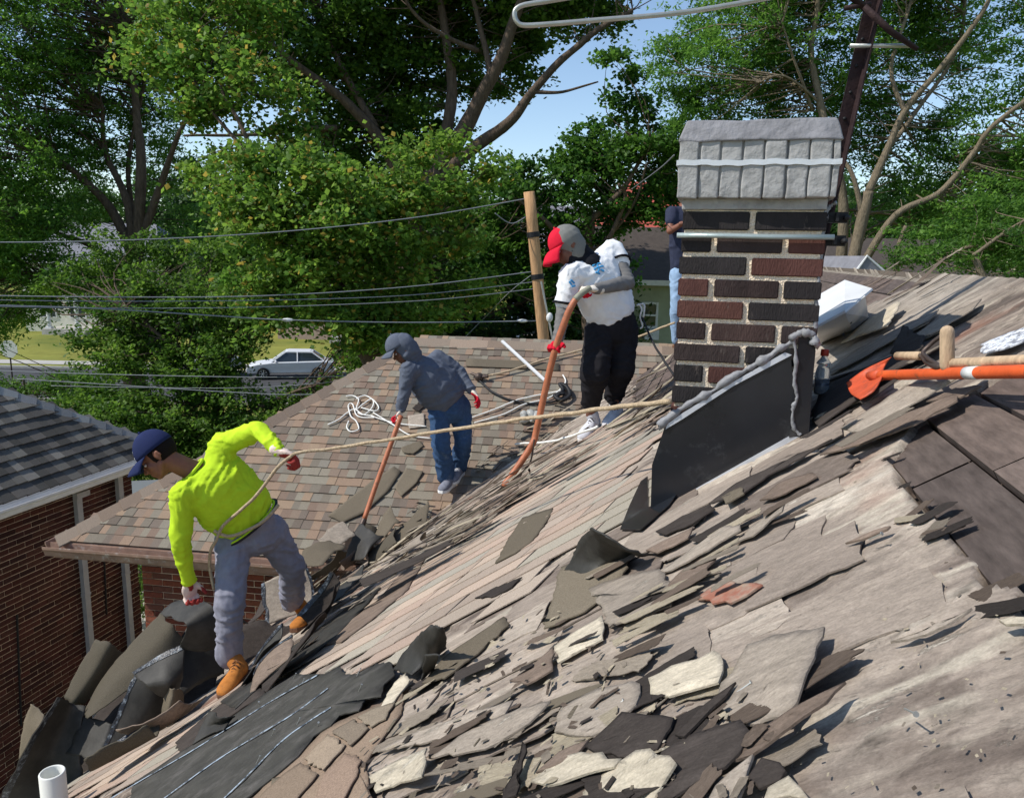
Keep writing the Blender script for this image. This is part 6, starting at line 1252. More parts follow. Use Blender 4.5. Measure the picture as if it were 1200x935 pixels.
for k, (u, v) in enumerate(far_):
    tree('tree', ['rounded tree far off beyond the street', 'taller tree far off beyond the street'][k % 2], [([(u, 320, 75), (u, 260, 75)], .4, .2)], [(u, v, 76+k % 3*4, 4.2), (u+30, v+25, 74, 3.6), (u-35, v+30, 75, 3.4)], .5, .7, (52, 84, 40), (84, 116, 56), 40, 4, 1.2, .7, 
         group='trees beyond the street', seed=20+k, twigs=False)
tree('shrub', 'rounded hedge bush at the near side of the road, far left', [([(30, 470, 30), (30, 455, 30), (30, 445, 30)], .06, .04)], [(10, 462, 30, .9), (50, 458, 30, .8), (85, 452, 30, .9), (-20, 460, 30, .9)], .12, .6, (56, 92, 36), (96, 132, 48), 50, 22, .35, .7, seed=60)
tree('shrub', 'loose leafy bush between the road and the neighbour roof hip', [([(115, 480, 24), (115, 465, 24), (115, 455, 24)], .06, .04)], [(105, 470, 24, .8), (135, 468, 24, .9), (85, 470, 25, .6)], .12, .6, (60, 96, 38), (104, 140, 52), 50, 22, .35, .7, seed=61)
# far wood along the horizon
rng = np.random.default_rng(50); cx = np.stack([rng.uniform(-260, 260, 900), rng.uniform(130, 190, 900), rng.uniform(GROUND+1, 3.5, 900)], 1)
V, col = leaves(cx, np.full(900, 3.2), 60, 1.3, .7, .8, lin((54, 84, 46)), lin((82, 112, 62)), rng); tag(fast('wood', V, np.arange(len(V)).reshape(-1, 4), M_leaf, None, False, col), 'dense wood along the horizon', kind='stuff')
# ------------------------------------------------------------ houses beyond
M_sid = mat('cream_siding', lin((206, 204, 188)), rough=.8, var=.08, scale=3, bump=.2); M_grn = mat('pale_green_siding', lin((150, 156, 132)), rough=.8, var=.1, scale=3, bump=.2)
M_rr = mat('red_roof', lin((176, 86, 74)), rough=.9, var=.2, scale=8, bump=.4); M_gr2 = mat('grey_roof', lin((120, 120, 126)), rough=.9, var=.2, scale=6, bump=.4); M_dr = mat('dark_roof', lin((74, 66, 60)), rough=.9, var=.2, scale=6, bump=.4)
M_rb = mat('far_brick', lin((140, 84, 70)), rough=.9, var=.2, scale=10, bump=.3); M_dk = mat('dark_interior', (.02, .022, .025), rough=.6, bump=0)
def farhouse(label, c, wx, wy, h, rh, mw, mr, wins, cols=None, hip=.5, yaw=0, ov=.5):
    E = empty('house', (c.x, c.y, GROUND), label, 'house'); b = MB(); x, y = c.x, c.y
    b.box((x-wx/2, y, GROUND), (wx, 0, 0), (0, wy, 0), (0, 0, h)); b.build('wall', mw, E)
    z = GROUND+h; o = ov; X0, X1, Y0, Y1 = x-wx/2-o, x+wx/2+o, y-o, y+wy+o; ry = (Y0+Y1)/2; hp = (Y1-Y0)/2*hip; b = MB()
    b.add([(X0, Y0, z), (X1, Y0, z), (X1, Y1, z), (X0, Y1, z), (X0+hp, ry, z+rh), (X1-hp, ry, z+rh)], [(0, 1, 5, 4), (1, 2, 5), (2, 3, 4, 5), (3, 0, 4), (0, 3, 2, 1)]); b.build('roof', mr, E)
    b = MB(); b.box((X0, Y0-.03, z-.18), (X1-X0, 0, 0), (0, .06, 0), (0, 0, .18)); b.build('eave_trim', M_white, E)
    for (wx_, wz, ww, wh) in wins:
        f = MB(); x0 = x+wx_-ww/2; z0 = GROUND+wz
        for a in ((x0-.08, z0-.08, ww+.16, .08), (x0-.08, z0+wh, ww+.16, .08), (x0-.08, z0, .08, wh), (x0+ww, z0, .08, wh), (x0, z0+wh/2-.03, ww, .06)): f.box((a[0], y-.06, a[1]), (a[2], 0, 0), (0, .06, 0), (0, 0, a[3]))
        fo = f.build('window', M_white, E); g_ = MB(); g_.box((x0, y-.02, z0), (ww, 0, 0), (0, .015, 0), (0, 0, wh)); g_.build('pane', M_glass, fo)
    if cols:
        b = MB(); b.box((x+cols[0]-.3, y-2.2, z-1.0), (cols[-1]-cols[0]+.6, 0, 0), (0, 2.2, 0), (0, 0, .25)); b.build('porch_roof', M_white, E)
        for cx_ in cols: b = MB(); b.tube([(x+cx_, y-2, GROUND+.5), (x+cx_, y-2, z-1.0)], .16, 12); b.box((x+cx_-.22, y-2.2, GROUND+.4), (.44, 0, 0), (0, .4, 0), (0, 0, .2)); b.build('column', M_white, E)
        b = MB(); b.box((x+cols[0]-.4, y-2.4, GROUND), (cols[-1]-cols[0]+.8, 0, 0), (0, 2.4, 0), (0, 0, .45)); b.build('porch_floor', M_conc, E)
        for k in range(3): b = MB(); b.box((x-.8, y-3.2+.27*k, GROUND), (1.6, 0, 0), (0, .27, 0), (0, 0, .15*(k+1))); b.build('step', M_conc, E)
    return E
c = P(110, 380, 62); farhouse('white house with grey hip roof and porch columns across the lawn', c, 11, 9, 5.6, 3.2, M_sid, M_gr2, [(-3.6, 1.2, 1.2, 1.6), (-1.2, 1.2, 1.2, 1.6), (3.2, 1.2, 1.6, 1.6), (-3.4, 3.6, 1, 1.3), (0, 3.6, 1, 1.3), (3.4, 3.6, 1, 1.3)], cols=(-2.4, -.2, 2.0, 4.2))
c = P(415, 380, 60); farhouse('pale brick house behind the parked white car', c, 12, 9, 5.8, 3.0, mat('pale_brick', lin((176, 152, 138)), rough=.9, var=.15), M_dr, [(-4, 1.2, 1.3, 1.5), (-1.5, 1.2, 1.3, 1.5), (2, 1.2, 1.3, 1.5), (4.4, 1.2, 1.3, 1.5), (-3, 3.6, 1.1, 1.4), (2.5, 3.6, 1.1, 1.4)], cols=(-1, 1.2))
c = P(790, 300, 42); farhouse('brick house with a red roof left of the chimney', c, 8, 8, 7.5, 3.6, M_rb, M_rr, [(-2, 1.2, 1.2, 1.5), (2, 1.2, 1.2, 1.5), (-2, 4, 1.1, 1.4)])
c = P(764, 380, 27); E_ = farhouse('pale green house with a dark roof and window air conditioner', c, 7.6, 6, 6.0, 1.9, M_grn, M_dr, [(-.1, 4.4, .38*1.1, .75), (-2.0, 4.3, .5, .8), (2.4, 1.2, 1, 1.4)], hip=.3)
b = MB(); b.box((c.x-.3, c.y-.35, GROUND+3.95), (.5, 0, 0), (0, .35, 0), (0, 0, .36)); ac = b.build('air_conditioner', M_gut, E_)
c = P(1085, 300, 55); farhouse('red brick house half hidden behind the pale-stemmed locust', c, 14, 9, 5.6, 3.0, M_rb, M_dr, [(-4, 1.2, 1.3, 1.5), (0, 1.2, 1.3, 1.5), (4, 1.2, 1.3, 1.5), (-3, 3.6, 1.1, 1.4), (3, 3.6, 1.1, 1.4)])
c = P(655, 330, 48); farhouse('pale blue-grey house glimpsed behind the utility pole', c, 6, 7, 7.4, 2.6, mat('blue_grey_siding', lin((150, 172, 196)), rough=.8, var=.1), M_gr2, [(-1.6, 1.2, 1, 1.4), (1.6, 1.2, 1, 1.4), (0, 4.4, 1, 1.4)])
# ------------------------------------------------------------ cars
M_cw = mat('white_car_paint', lin((226, 228, 232)), rough=.25, spec=.6, var=.03, bump=0); M_cg = mat('silver_car_paint', lin((150, 154, 160)), rough=.3, metal=.4, var=.03, bump=0); M_lamp = mat('headlight_glass', lin((210, 216, 222)), rough=.1, spec=.8, var=.1, bump=0)
def car(label, pos, yaw, paint):
    E = empty('parked_car', pos, label, 'car'); Mx = Matrix.Translation(pos) @ Matrix.Rotation(yaw, 4, 'Z'); L = []
    def put(name, V, Fc, m_, par=E, sm=False): return mk(name, [Mx @ Vector(v) for v in V], Fc, m_, par, sm)
    prof = [(2.25, .32), (2.3, .55), (2.22, .72), (1.7, .84), (.95, .93), (-1.6, .98), (-2.2, .95), (-2.28, .6), (-2.2, .32)]; ws_ = [.74, .82, .84, .86, .88, .88, .82, .84, .8]
    V = []; n = len(prof)
    for s in (-1, 1): V += [(x, s*w_, z) for (x, z), w_ in zip(prof, ws_)]
    Fc = [tuple(range(n)), tuple(reversed(range(n, 2*n)))]+[(i, i+n, (i+1) % n+n, (i+1) % n) for i in range(n)]
    o = put('body', V, Fc, paint); bv = o.modifiers.new('b', 'BEVEL'); bv.width = .07; bv.segments = 3
    base = [(1.0, .80, .92), (-1.75, .78, .96), (-1.1, .60, 1.42), (.25, .62, 1.44)]
    V = [(x, s*w_, z) for s in (-1, 1) for x, w_, z in base]; Fc = [(0, 1, 2, 3), (7, 6, 5, 4), (0, 3, 7, 4), (1, 5, 6, 2), (3, 2, 6, 7)]
    put('windows', V, Fc, M_glass)
    V = [(x, s*w_, z) for s in (-1, 1) for x, w_, z in [(.3, .64, 1.43), (-1.15, .62, 1.41), (-1.0, .6, 1.47), (.15, .62, 1.49)]]; Fc = [(0, 1, 2, 3), (7, 6, 5, 4), (0, 3, 7, 4), (1, 5, 6, 2), (3, 2, 6, 7), (0, 4, 5, 1)]; put('roof', V, Fc, paint)
    for s in (-1, 1):
        g_ = MB()
        for a, c_ in (((1.0, .815, .92), (.25, .64, 1.45)), ((-.35, .81, .95), (-.35, .63, 1.45)), ((-1.75, .79, .97), (-1.1, .62, 1.43))): g_.tube([(a[0], s*a[1], a[2]), (c_[0], s*c_[1], c_[2])], .035, 6)
        put('pillar', g_.V, g_.F, paint)
        g_ = MB(); g_.ball((2.16, s*.62, .66), (.1, -.02*s, 0), (0, .17, 0), (0, 0, .075)); put('headlight', g_.V, g_.F, M_lamp, sm=True)
        g_ = MB(); g_.ball((.75, s*.93, .98), (.07, 0, 0), (0, .1, 0), (0, 0, .06)); put('mirror', g_.V, g_.F, paint, sm=True)
        for x in (1.42, -1.38):
            g_ = MB(); n = 22; V = []; 
            for yy, r_ in ((.70, .30), (.72, .325), (.88, .325), (.9, .30), (.9, .21)): V += [(x+math.cos(2*PI*k/n)*r_, s*yy, .33+math.sin(2*PI*k/n)*r_) for k in range(n)]
            Fc = [(j*n+k, j*n+(k+1) % n, (j+1)*n+(k+1) % n, (j+1)*n+k) for j in range(4) for k in range(n)]; w_ = put('wheel', V, Fc, M_black)
            g_ = MB(); g_.tube([(x, s*.78, .33), (x, s*.86, .33)], .21, 20); 
            put('rim', g_.V, g_.F, M_dk, w_); g_ = MB()
            for k in range(7): a = 2*PI*k/7; g_.tube([(x, s*.885, .33), (x+math.cos(a)*.2, s*.885, .33+math.sin(a)*.2)], .022, 6)
            g_.tube([(x+math.cos(2*PI*k/20)*.205, s*.885, .33+math.sin(2*PI*k/20)*.205) for k in range(21)], .016, 6); put('spokes', g_.V, g_.F, M_alu, w_)
    g_ = MB(); g_.box((2.2, -.45, .45), (.06, 0, 0), (0, .9, 0), (0, 0, .14)); put('grille', g_.V, g_.F, M_black); return E
def gp(u, v): d = ray(u, v); return d*(GROUND/d.z)
q = gp(352, 433); print('car at', q); car('white sedan parked at the far kerb under the trees', Vector((q.x+.35, min(q.y, 41.3), GROUND+.01)), PI+.22, M_cw)
q = gp(268, 430); car('silver car parked farther left, mostly hidden by the bushy tree', Vector((q.x-.5, 41.6, GROUND+.01)), PI-.1, M_cg)
q = P(172, 668, 15.6); car('grey car in the driveway between the houses, one wheel showing', Vector((q.x-.3, 16.8, GROUND+.02)), PI/2+.25, M_cg)
# road sign seen from behind
q = P(15, 448, 33); s0 = empty('road_sign', (q.x, q.y, GROUND), 'white octagonal road sign on a thin post at the left edge', 'sign')
zt_ = P(15, 409, 33).z; g_ = MB(); g_.tube([(q.x, q.y, GROUND), (q.x, q.y, zt_+.3)], .03, 8); g_.build('post', M_mast, s0)
g_ = MB(); V = [(q.x+math.cos(PI/8+k*PI/4)*.40, q.y-.05, zt_+math.sin(PI/8+k*PI/4)*.40) for k in range(8)]; V += [(x, y+.012, z) for x, y, z in V]; g_.add(V, [tuple(range(8)), tuple(reversed(range(8, 16)))]+[(i, i+8, (i+1) % 8+8, (i+1) % 8) for i in range(8)]); g_.build('sign_plate', M_white, s0)
# ------------------------------------------------------------ pole, wires, ropes, tools
pb, pt_ = P(644, 470, 15), P(620, 225, 15); pl = empty('utility_pole', (pb.x, pb.y, GROUND), 'leaning wooden utility pole behind the ridge of the tan roof', 'utility pole')
dq = (pt_-pb).normalized(); b0 = pb-dq*((pb.z-GROUND)/dq.z); g_ = MB(); n_ = 14; g_.tube([b0+(pt_-b0)*k/n_ for k in range(n_+1)], [.128-.022*k/n_ for k in range(n_+1)], 14); g_.build('pole_shaft', M_pole, pl, True)
for t in (.62, .80, .9): p = b0+(pt_-b0)*t; g_ = MB(); g_.tube([p-dq*.05, p+dq*.05], .125, 14); g_.build('pole_band', M_black, pl)
g_ = MB(); g_.tube([P(634, 330, 14.87), P(648, 400, 14.87), P(650, 470, 14.87)], .02, 6); g_.build('ground_wire', M_alu, pl)
g_ = MB(); q = P(644, 372, 14.87); g_.ball(q, (.065, 0, 0), (0, .065, 0), (0, 0, .095)); g_.build('insulator', M_white, pl)
def wire(px, r_, label, m=M_wire, name='power_line', grp='power lines from the pole', knots=()):
    pts = cr([P(*p) for p in px], 10); g_ = MB(); g_.tube(pts, r_, 6); o = g_.build(name, m, None, True); recenter(o); tag(o, label, 'wire', grp)
    for (u, v, d) in knots:
        k = MB(); k.ball(P(u, v, d), (.11, 0, 0), (0, .035, 0), (0, 0, .035), 8); k.build('splice', M_white, o)
wire([(-80, 284, 12.90), (100, 283, 13.25), (300, 274, 13.95), (480, 256, 14.47), (622, 232, 15.00)], .010, 'topmost wire, running from the pole top to the left edge')
wire([(-80, 345, 12.90), (100, 348, 13.25), (300, 347, 13.95), (480, 336, 14.47), (628, 318, 15.00)], .010, 'second wire from the top, meeting the pole below its middle band')
wire([(-80, 350, 12.90), (100, 353, 13.25), (300, 352, 13.95), (480, 346, 14.47), (630, 330, 15.00)], .008, 'thin wire just under the second one')
wire([(-80, 357, 12.90), (100, 361, 13.25), (300, 360, 13.95), (500, 352, 14.47), (630, 338, 15.00)], .008, 'third wire, sagging beside the thin pair')
wire([(-80, 356, 12.90), (100, 361, 13.25), (250, 370, 13.78), (337, 375, 14.09), (480, 378, 14.51), (636, 376, 15.00)], .012, 'thick wire with a white splice, lowest one to reach the pole', knots=[(337, 375, 14.11), (612, 376, 14.93)])
wire([(-60, 432, 17), (100, 438, 17), (300, 442, 17), (420, 440, 17.2), (560, 432, 17.5)], .011, 'upper of the low wires crossing above the neighbour roof')
wire([(20, 444, 17), (150, 452, 17), (280, 460, 17), (370, 462, 17), (500, 452, 17.5)], .011, 'lower of the low wires crossing above the neighbour roof')
wire([(60, 452, 18), (160, 454, 18), (300, 454, 18), (430, 444, 18)], .009, 'thin middle wire between the two low wires')
wire([(632, 316, 15.07), (600, 340, 15.35), (570, 370, 18.00), (530, 410, 17.00)], .008, 'steep wire dropping from the pole towards the ridge')
wire([(622, 250, 15.04), (600, 262, 14.82), (580, 250, 14.65)], .010, 'short slack wire loop beside the pole top')
wire([(790, 182, 4.5), (770, 200, 6), (740, 222, 9)], .004, 'thin wire leaving the chimney cap to the left', grp=None)
def rope(px, r_, label, m, name='rope', cat='rope', grp=None, surf=None, h=.02, sub=8, par=None):
    if surf == 'w': pts = [PW(u, v, h) for u, v in px]
    elif surf == 'm': pts = [hit(u, v, h) for u, v in px]
    else: pts = [P(*p) for p in px]
    pts = cr(pts, sub); pts = [p+Vector((mnoise.noise(p*8), 0, mnoise.noise(p*8+Vector((3, 3, 3)))))*r_*.6 for p in pts]
    g_ = MB(); g_.tube(pts, r_, 8); o = g_.build(name, m, par, True)
    if par is None: recenter(o); tag(o, label, cat, grp)
    return o
rope([(252, 634, 4.02), (262, 615, 4.02), (282, 598, 4.0), (305, 575, 3.95), (325, 548, 3.92), (340, 535, 3.92), (352, 530, 3.92), (400, 524, 3.9), (500, 508, 3.7), (620, 490, 3.3), (700, 480, 2.9), (785, 470, 2.3)], .0088, 'tan safety rope from the front worker belt to the chimney', M_rope, sub=12)
rope([(252, 634, 4.02), (247, 645, 4.03), (246, 665, 4.06), (250, 690, 4.06)], .009, 'tan rope end hanging at the front worker hip', M_rope)
rope([(250, 622, 4.03), (268, 628, 4.04), (290, 622, 4.06), (312, 608, 4.12), (326, 592, 4.2)], .010, 'tan rope wound round the front worker waist', M_rope)
rope([(570, 445), (600, 438), (640, 425), (690, 412), (740, 398)], .012, 'pale rope running up the tan roof behind the white-shirted worker', M_rope, surf='w', h=.05)
rope([(728, 402, 7.6), (760, 390, 7.0), (790, 378, 6.4)], .010, 'short pale rope between the white-shirted worker and the chimney', M_rope)
rope([(560, 446), (575, 460), (595, 470), (620, 475), (645, 474), (660, 468)], .012, 'black cable looping across the tan roof', M_black, 'cable', 'cable', surf='w', h=.03)
rope([(752, 372, 5.55), (762, 395, 5.4), (775, 418, 5.2), (790, 440, 5.0)], .008, 'black hose hanging from the white-shirted worker towards the chimney', M_black, 'cable', 'cable')
for k, px in enumerate(([(406, 467), (414, 466), (421, 471), (418, 482), (426, 476), (436, 470), (438, 478), (428, 488), (420, 486)], [(385, 500), (398, 494), (408, 486), (416, 482), (426, 488), (438, 490)], [(409, 496), (407, 503), (412, 508), (421, 505), (418, 496), (412, 490), (409, 478), (414, 476), (420, 490), (440, 492)], [(436, 490), (452, 495), (470, 499), (500, 502)], [(438, 486), (458, 498), (480, 512), (505, 516)], [(418, 470), (430, 466), (444, 478), (440, 484), (424, 480)])):
    rope(px, .0075, ['top loop of the white cord tangle on the tan roof', 'straight end of the white cord pointing left of the tangle', 'round lower loop of the white cord tangle', 'white cord strand running from the tangle to the middle worker', 'lower white cord strand running right from the tangle', 'small inner loop of the white cord tangle'][k], M_wrope, 'cord', 'cord', surf='w', h=.03)
rope([(552, 492), (580, 482), (610, 470), (640, 464), (660, 460)], .008, 'upper white cord right of the middle worker', M_wrope, 'cord', 'cord', surf='w', h=.03)
rope([(556, 498), (590, 488), (615, 476), (645, 468), (662, 452), (660, 442)], .008, 'lower white cord right of the middle worker', M_wrope, 'cord', 'cord', surf='w', h=.03)
rope([(604, 520), (640, 518), (665, 512), (700, 500)], .009, 'white cord lying on the valley debris below the white-shirted worker', M_wrope, 'cord', 'cord', surf='m', h=.12)
g_ = MB(); a, b_ = PW(590, 404, .05), PW(640, 450, .05); a2, b2 = PW(660, 458, .04), PW(655, 450, .04); dd = (b_-a).normalized(); g_.box(a, dd*(b_-a).length, dd.cross(N2)*.032, N2*.02); o = g_.build('trim_strip', M_white); recenter(o); tag(o, 'white metal trim strip lying on the tan roof left of the long tool', 'trim strip')
g_ = MB(); q = PW(562, 446, .05); g_.ball(q, (.05, 0, 0), (0, .04, 0), (0, 0, .05)); g_.tube([q, q+UX*.1+N2*.02], .02, 8); g_.tube([q+UX*.02, q-UX*.1+UW*.06], .015, 8); o = g_.build('rope_clamp', M_steel); recenter(o); tag(o, 'metal rope clamp where the rope meets the black cable', 'clamp')
g_ = MB(); pts = [PW(u, v, .05) for u, v in ((612, 492), (618, 488), (614, 496), (625, 494), (620, 486), (630, 490), (622, 498))]; g_.tube(cr(pts, 4), [.03+.02*math.sin(i) for i in range(25)], 8); o = g_.build('plastic_bag', mat('crumpled_clear_plastic', lin((190, 190, 184)), rough=.3, var=.2, transl=.3), None, True); recenter(o); tag(o, 'crumpled clear plastic on the roof between the two far workers', 'plastic bag')
g_ = MB(); pts = [PW(u, v, .06) for u, v in ((652, 470), (660, 462), (656, 455), (664, 458), (668, 468), (658, 474), (650, 468), (662, 466))]; g_.tube(cr(pts, 4), .022, 6); o = g_.build('harness', M_black, None, True); recenter(o); tag(o, 'black strap bundle lying by the long tool handle', 'harness')
# tools held by workers
t1 = empty('roof_ripper', P(425, 612, 6.15), 'long orange-handled ripper held by the middle worker', 'roof ripper')
g_ = MB(); g_.tube(cr([P(470, 487, 6.58), P(452, 537, 6.42), P(440, 570, 6.32), P(427, 608, 6.18)], 6), .021, 12); g_.build('handle', M_copper, t1, True)
g_ = MB(); a = P(427, 608, 6.18); g_.tube([a, a+Vector((-.03, -.05, -.09))], [.024, .03], 10); c = a+Vector((-.03, -.05, -.09)); g_.box(c-Vector((.1, .02, 0)), (.2, .02, 0), (0, .008, 0), (-.02, -.06, -.14)); g_.build('blade', M_steel, t1)
t2 = empty('roof_ripper', P(588, 574, 5.0), 'bent copper-coloured ripper held by the white-shirted worker', 'roof ripper')
g_ = MB(); pth = cr([P(692, 337, 5.16), P(678, 347, 5.14), P(668, 362, 5.12), P(660, 382, 5.12), P(651, 408, 5.13), P(641, 448, 5.14), P(629, 503, 5.14), P(624, 520, 5.12), P(606, 548, 5.08), P(590, 570, 5.04)], 6); g_.tube(pth, [.017+.006*min(1, i/12) for i in range(len(pth))], 12); g_.build('handle', M_copper, t2, True)
g_ = MB(); g_.tube(pth[0:9], [.019+.006*min(1, i/12) for i in range(9)], 12); g_.build('grip_sleeve', mat('green_grey_grip', lin((128, 128, 112)), rough=.6), t2, True)
g_ = MB(); V = [P(582, 579, 5.0), P(592, 566, 5.06), P(612, 556, 5.18), P(606, 566, 5.1)]; V += [v+NM*.008 for v in V]; g_.add(V, [(0, 1, 2, 3), (7, 6, 5, 4), (0, 4, 5, 1), (1, 5, 6, 2), (2, 6, 7, 3), (3, 7, 4, 0)]); g_.build('blade', M_steel, t2)
g_ = MB(); g_.tube(cr([P(626, 515, 5.1), P(622, 540, 5.1), P(612, 553, 5.1), P(596, 566, 5.06)], 4), .006, 6); g_.build('brace', M_steel, t2)
# shovels at the right
s1 = empty('shovel', hit(1030, 442, .05, None), 'orange-handled shovel with orange blade lying on the roof at the right', 'shovel')
A, B_ = hit(1024, 440, .07, None), hit(1290, 433, .10, None); g_ = MB(); g_.tube([A+(B_-A)*k/10 for k in range(11)], .0135, 14); hd_ = g_.build('handle', M_orange, s1, True)
g_ = MB(); q = A+(B_-A).normalized()*.42; dd = (B_-A).normalized(); g_.tube([A+(B_-A)*.55, A+(B_-A)*.60], .0140, 14); g_.build('sticker', M_white, hd_, True)
g_ = MB(); g_.tube([A-dd*.03, A+dd*.05], [.012, .0165], 12); g_.build('socket', M_blade, s1, True)
R_ = [[hit(1045, 418, .08, None), hit(1036, 430, .065, None), hit(1033, 443, .08, None)], [hit(1014, 433, .075, None), hit(1016, 446, .055, None), hit(1024, 458, .075, None)], [hit(992, 449, .07, None), hit(997, 461, .055, None), hit(1008, 468, .07, None)]]
c3 = [cr([r_[i] for r_ in R_], 5) for i in range(3)]; g3 = [cr([c3[0][j], c3[1][j], c3[2][j]], 5) for j in range(len(c3[0]))]; W_ = len(g3[0]); V = [p for r_ in g3 for p in r_]
o = mk('blade', V, [(i*W_+j, i*W_+j+1, (i+1)*W_+j+1, (i+1)*W_+j) for i in range(len(g3)-1) for j in range(W_-1)], M_blade, s1, True); sm = o.modifiers.new('s', 'SOLIDIFY'); sm.thickness = .004; sm.offset = 0
s2 = empty('shovel', hit(1090, 425, .05, None), 'wooden D-handled tool lying above the orange shovel', 'shovel')
A, B_ = hit(1112, 426, .10, None), hit(1300, 418, .10, None); g_ = MB(); g_.tube([A+(B_-A)*k/8 for k in range(9)], .0115, 12); g_.build('shaft', M_wood, s2, True)
g_ = MB(); g_.tube(cr([hit(1112, 426, .1, None), hit(1098, 430, .1, None), hit(1086, 424, .1, None), hit(1080, 417, .1, None), hit(1070, 417, .1, None)], 5), .0065, 8); g_.tube(cr([hit(1104, 428, .1, None), hit(1100, 428, .1, None), hit(1082, 415, .12, None), hit(1090, 404, .13, None), hit(1104, 393, .14, None)], 5), .0055, 8); g_.build('yoke', M_steel, s2, True)
g_ = MB(); g_.tube([hit(1052, 417, .1, None), hit(1078, 417, .1, None)], .0115, 12); g_.build('ferrule', M_wood, s2, True)
g_ = MB(); a, b_ = hit(1110, 428, .10, None), P(1110, 389, hit(1110, 428, .10, None).y); g_.cap(a, .0155, b_, .0150, 16); g_.build('grip', M_wood, s2, True)
# black shade and hoses behind the flashing
# bottle
bq = hit(962, 462, .03, None); bt = empty('bottle', bq, 'clear plastic bottle with an orange-red cap beside the flashing corner', 'bottle'); upb = Vector((.02, .05, 1)).normalized(); k_ = bq.y/900
def lathe(c, ax, prof, n=18):
    a = ax.orthogonal().normalized(); b_ = ax.cross(a); V = [c+ax*z+(a*math.cos(2*PI*k/n)+b_*math.sin(2*PI*k/n))*r_ for r_, z in prof for k in range(n)]
    return V, [(j*n+k, j*n+(k+1) % n, (j+1)*n+(k+1) % n, (j+1)*n+k) for j in range(len(prof)-1) for k in range(n)]
s_ = 50*k_/.2
V, Fc = lathe(bq, upb, [(x*s_, z*s_) for x, z in ((.001, 0), (.03, 0), (.034, .01), (.034, .04), (.031, .05), (.034, .06), (.034, .1), (.03, .12), (.024, .14), (.034, .145), (.03, .155), (.014, .175), (.013, .185))]); gm = bpy.data.materials.new('clear_plastic'); gm.use_nodes = True; pb_ = gm.node_tree.nodes['Principled BSDF']; pb_.inputs['Base Color'].default_value = (.75, .82, .86, 1); pb_.inputs['Roughness'].default_value = .12; pb_.inputs['Transmission Weight'].default_value = .85; pb_.inputs['IOR'].default_value = 1.2
mk('bottle_body', V, Fc, gm, bt, True)
V, Fc = lathe(bq+upb*.183*s_, upb, [(x*s_, z*s_) for x, z in ((.001, .0), (.018, 0), (.019, .005), (.018, .028), (.016, .031), (.001, .032))]); mk('bottle_cap', V, Fc, mat('orange_red_plastic', lin((190, 66, 44)), rough=.4), bt, True)
V, Fc = lathe(bq, upb, [(x*s_, z*s_) for x, z in ((.001, .003), (.0325, .003), (.0325, .075), (.001, .075))]); mk('drink', V, Fc, mat('dark_drink', lin((60, 66, 78)), rough=.1, spec=.6, bump=0), bt, True)
# white roof vent box near the ridge
v0 = hit(958, 372, .0, None); vn_ = empty('roof_vent', v0, 'white metal roof vent box right behind the chimney', 'roof vent')
def quadbox(name, top, dz, m, par, th=None):
    V = top+[p+dz for p in top]; return mk(name, V, [(0, 1, 2, 3), (7, 6, 5, 4), (0, 4, 5, 1), (1, 5, 6, 2), (2, 6, 7, 3), (3, 7, 4, 0)], m, par)
hh = .20
T_ = [hit(953, 384, hh, None), hit(990, 364, hh, None), hit(1022, 338, hh*.8, None), hit(990, 328, hh, None), hit(955, 348, hh, None)]
V = T_+[p-NM*.008 for p in T_]; mk('lid', V, [(0, 1, 2, 3, 4), (9, 8, 7, 6, 5)]+[(i, i+5, (i+1) % 5+5, (i+1) % 5) for i in range(5)], M_white, vn_)
V = [hit(957, 384, hh-.01, None), hit(990, 367, hh-.01, None), hit(1014, 347, hh-.03, None), hit(985, 333, hh-.01, None)]; V += [hit(960, 403, .02, None), hit(999, 387, .02, None), hit(1018, 372, .02, None), hit(990, 345, .02, None)]
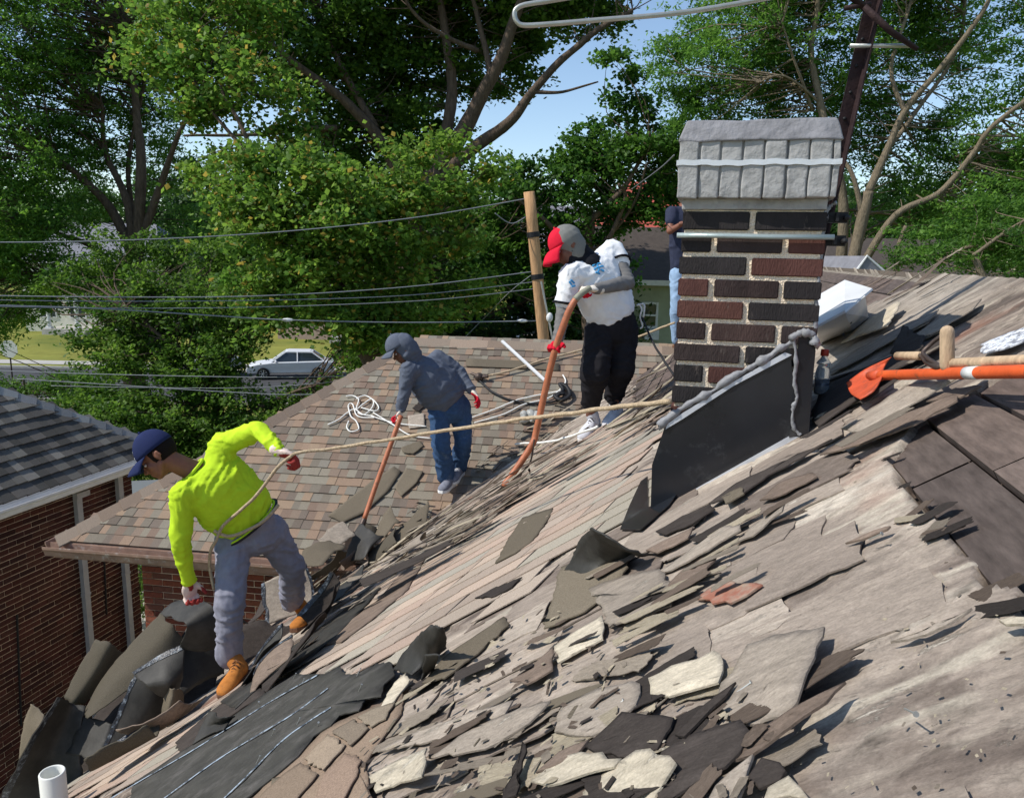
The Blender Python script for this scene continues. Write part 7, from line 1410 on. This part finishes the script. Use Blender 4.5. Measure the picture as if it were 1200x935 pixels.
mk('vent_body', V, [(0, 1, 2, 3), (7, 6, 5, 4), (0, 4, 5, 1), (1, 5, 6, 2), (2, 6, 7, 3), (3, 7, 4, 0)], M_white, vn_)
for (u, v) in ((979, 380), (984, 391), (993, 377)):
    q = hit(u, v, .10, None); g_ = MB(); g_.ball(q-Vector((0, .03, 0)), (.006, 0, 0), (0, .004, 0), (0, 0, .007), 8); g_.build('screw_hole', M_black, vn_)
# pvc vent pipe at the bottom left
pc = P(62, 915, 3.2); vp = empty('vent_pipe', (pc.x, pc.y, pc.z-1), 'white plastic vent pipe at the bottom left corner', 'vent pipe'); zt2 = P(62, 904, 3.2).z; rr = 14.5/900*3.2*1.08
V, Fc = lathe(Vector((pc.x, pc.y, 0)), Vector((0, 0, 1)), [(rr, PA*pc.x+PB*pc.y+PC-.2), (rr, zt2-.004), (rr-.003, zt2), (rr-.008, zt2), (rr-.010, zt2-.004), (rr-.010, zt2-.5)], 32); mk('pipe', V, Fc, M_pvc, vp, True)
# brand-like printing strip on the felt at the right edge
pr2 = slab('pale label strip with worn white print on the felt at the right edge', [(1148, 404), (1172, 394), (1204, 382), (1204, 398), (1180, 408), (1152, 414)], mat('grey_printed_label', lin((128, 130, 136)), rough=.8, var=.2, dirt=((.62, .64, .68), 60, .45, .5)), .05, name='label_strip', cat='label strip')
# white gable of a shed roof beyond the ridge
q = P(1020, 306, 12); sh_ = empty('shed', (q.x, q.y, GROUND), 'small white-trimmed gable peeking over the far ridge', 'shed'); g_ = MB(); a, b_, c = P(1003, 318, 12), P(1016, 300, 12), P(1036, 318, 12)
g_.tube([a, b_, c], .02, 6); g_.build('gable_trim', M_white, sh_); g_ = MB(); V = [a, b_, c, a+Vector((0, 3, 0)), b_+Vector((0, 3, 0)), c+Vector((0, 3, 0))]; g_.add(V, [(0, 2, 1), (0, 1, 4, 3), (1, 2, 5, 4)]); g_.build('roof', M_gr2, sh_)
g_ = MB(); g_.box((a.x, a.y+.05, GROUND), (c.x-a.x, 0, 0), (0, 2.8, 0), (0, 0, min(a.z, c.z)-GROUND)); g_.build('wall', M_sid, sh_)
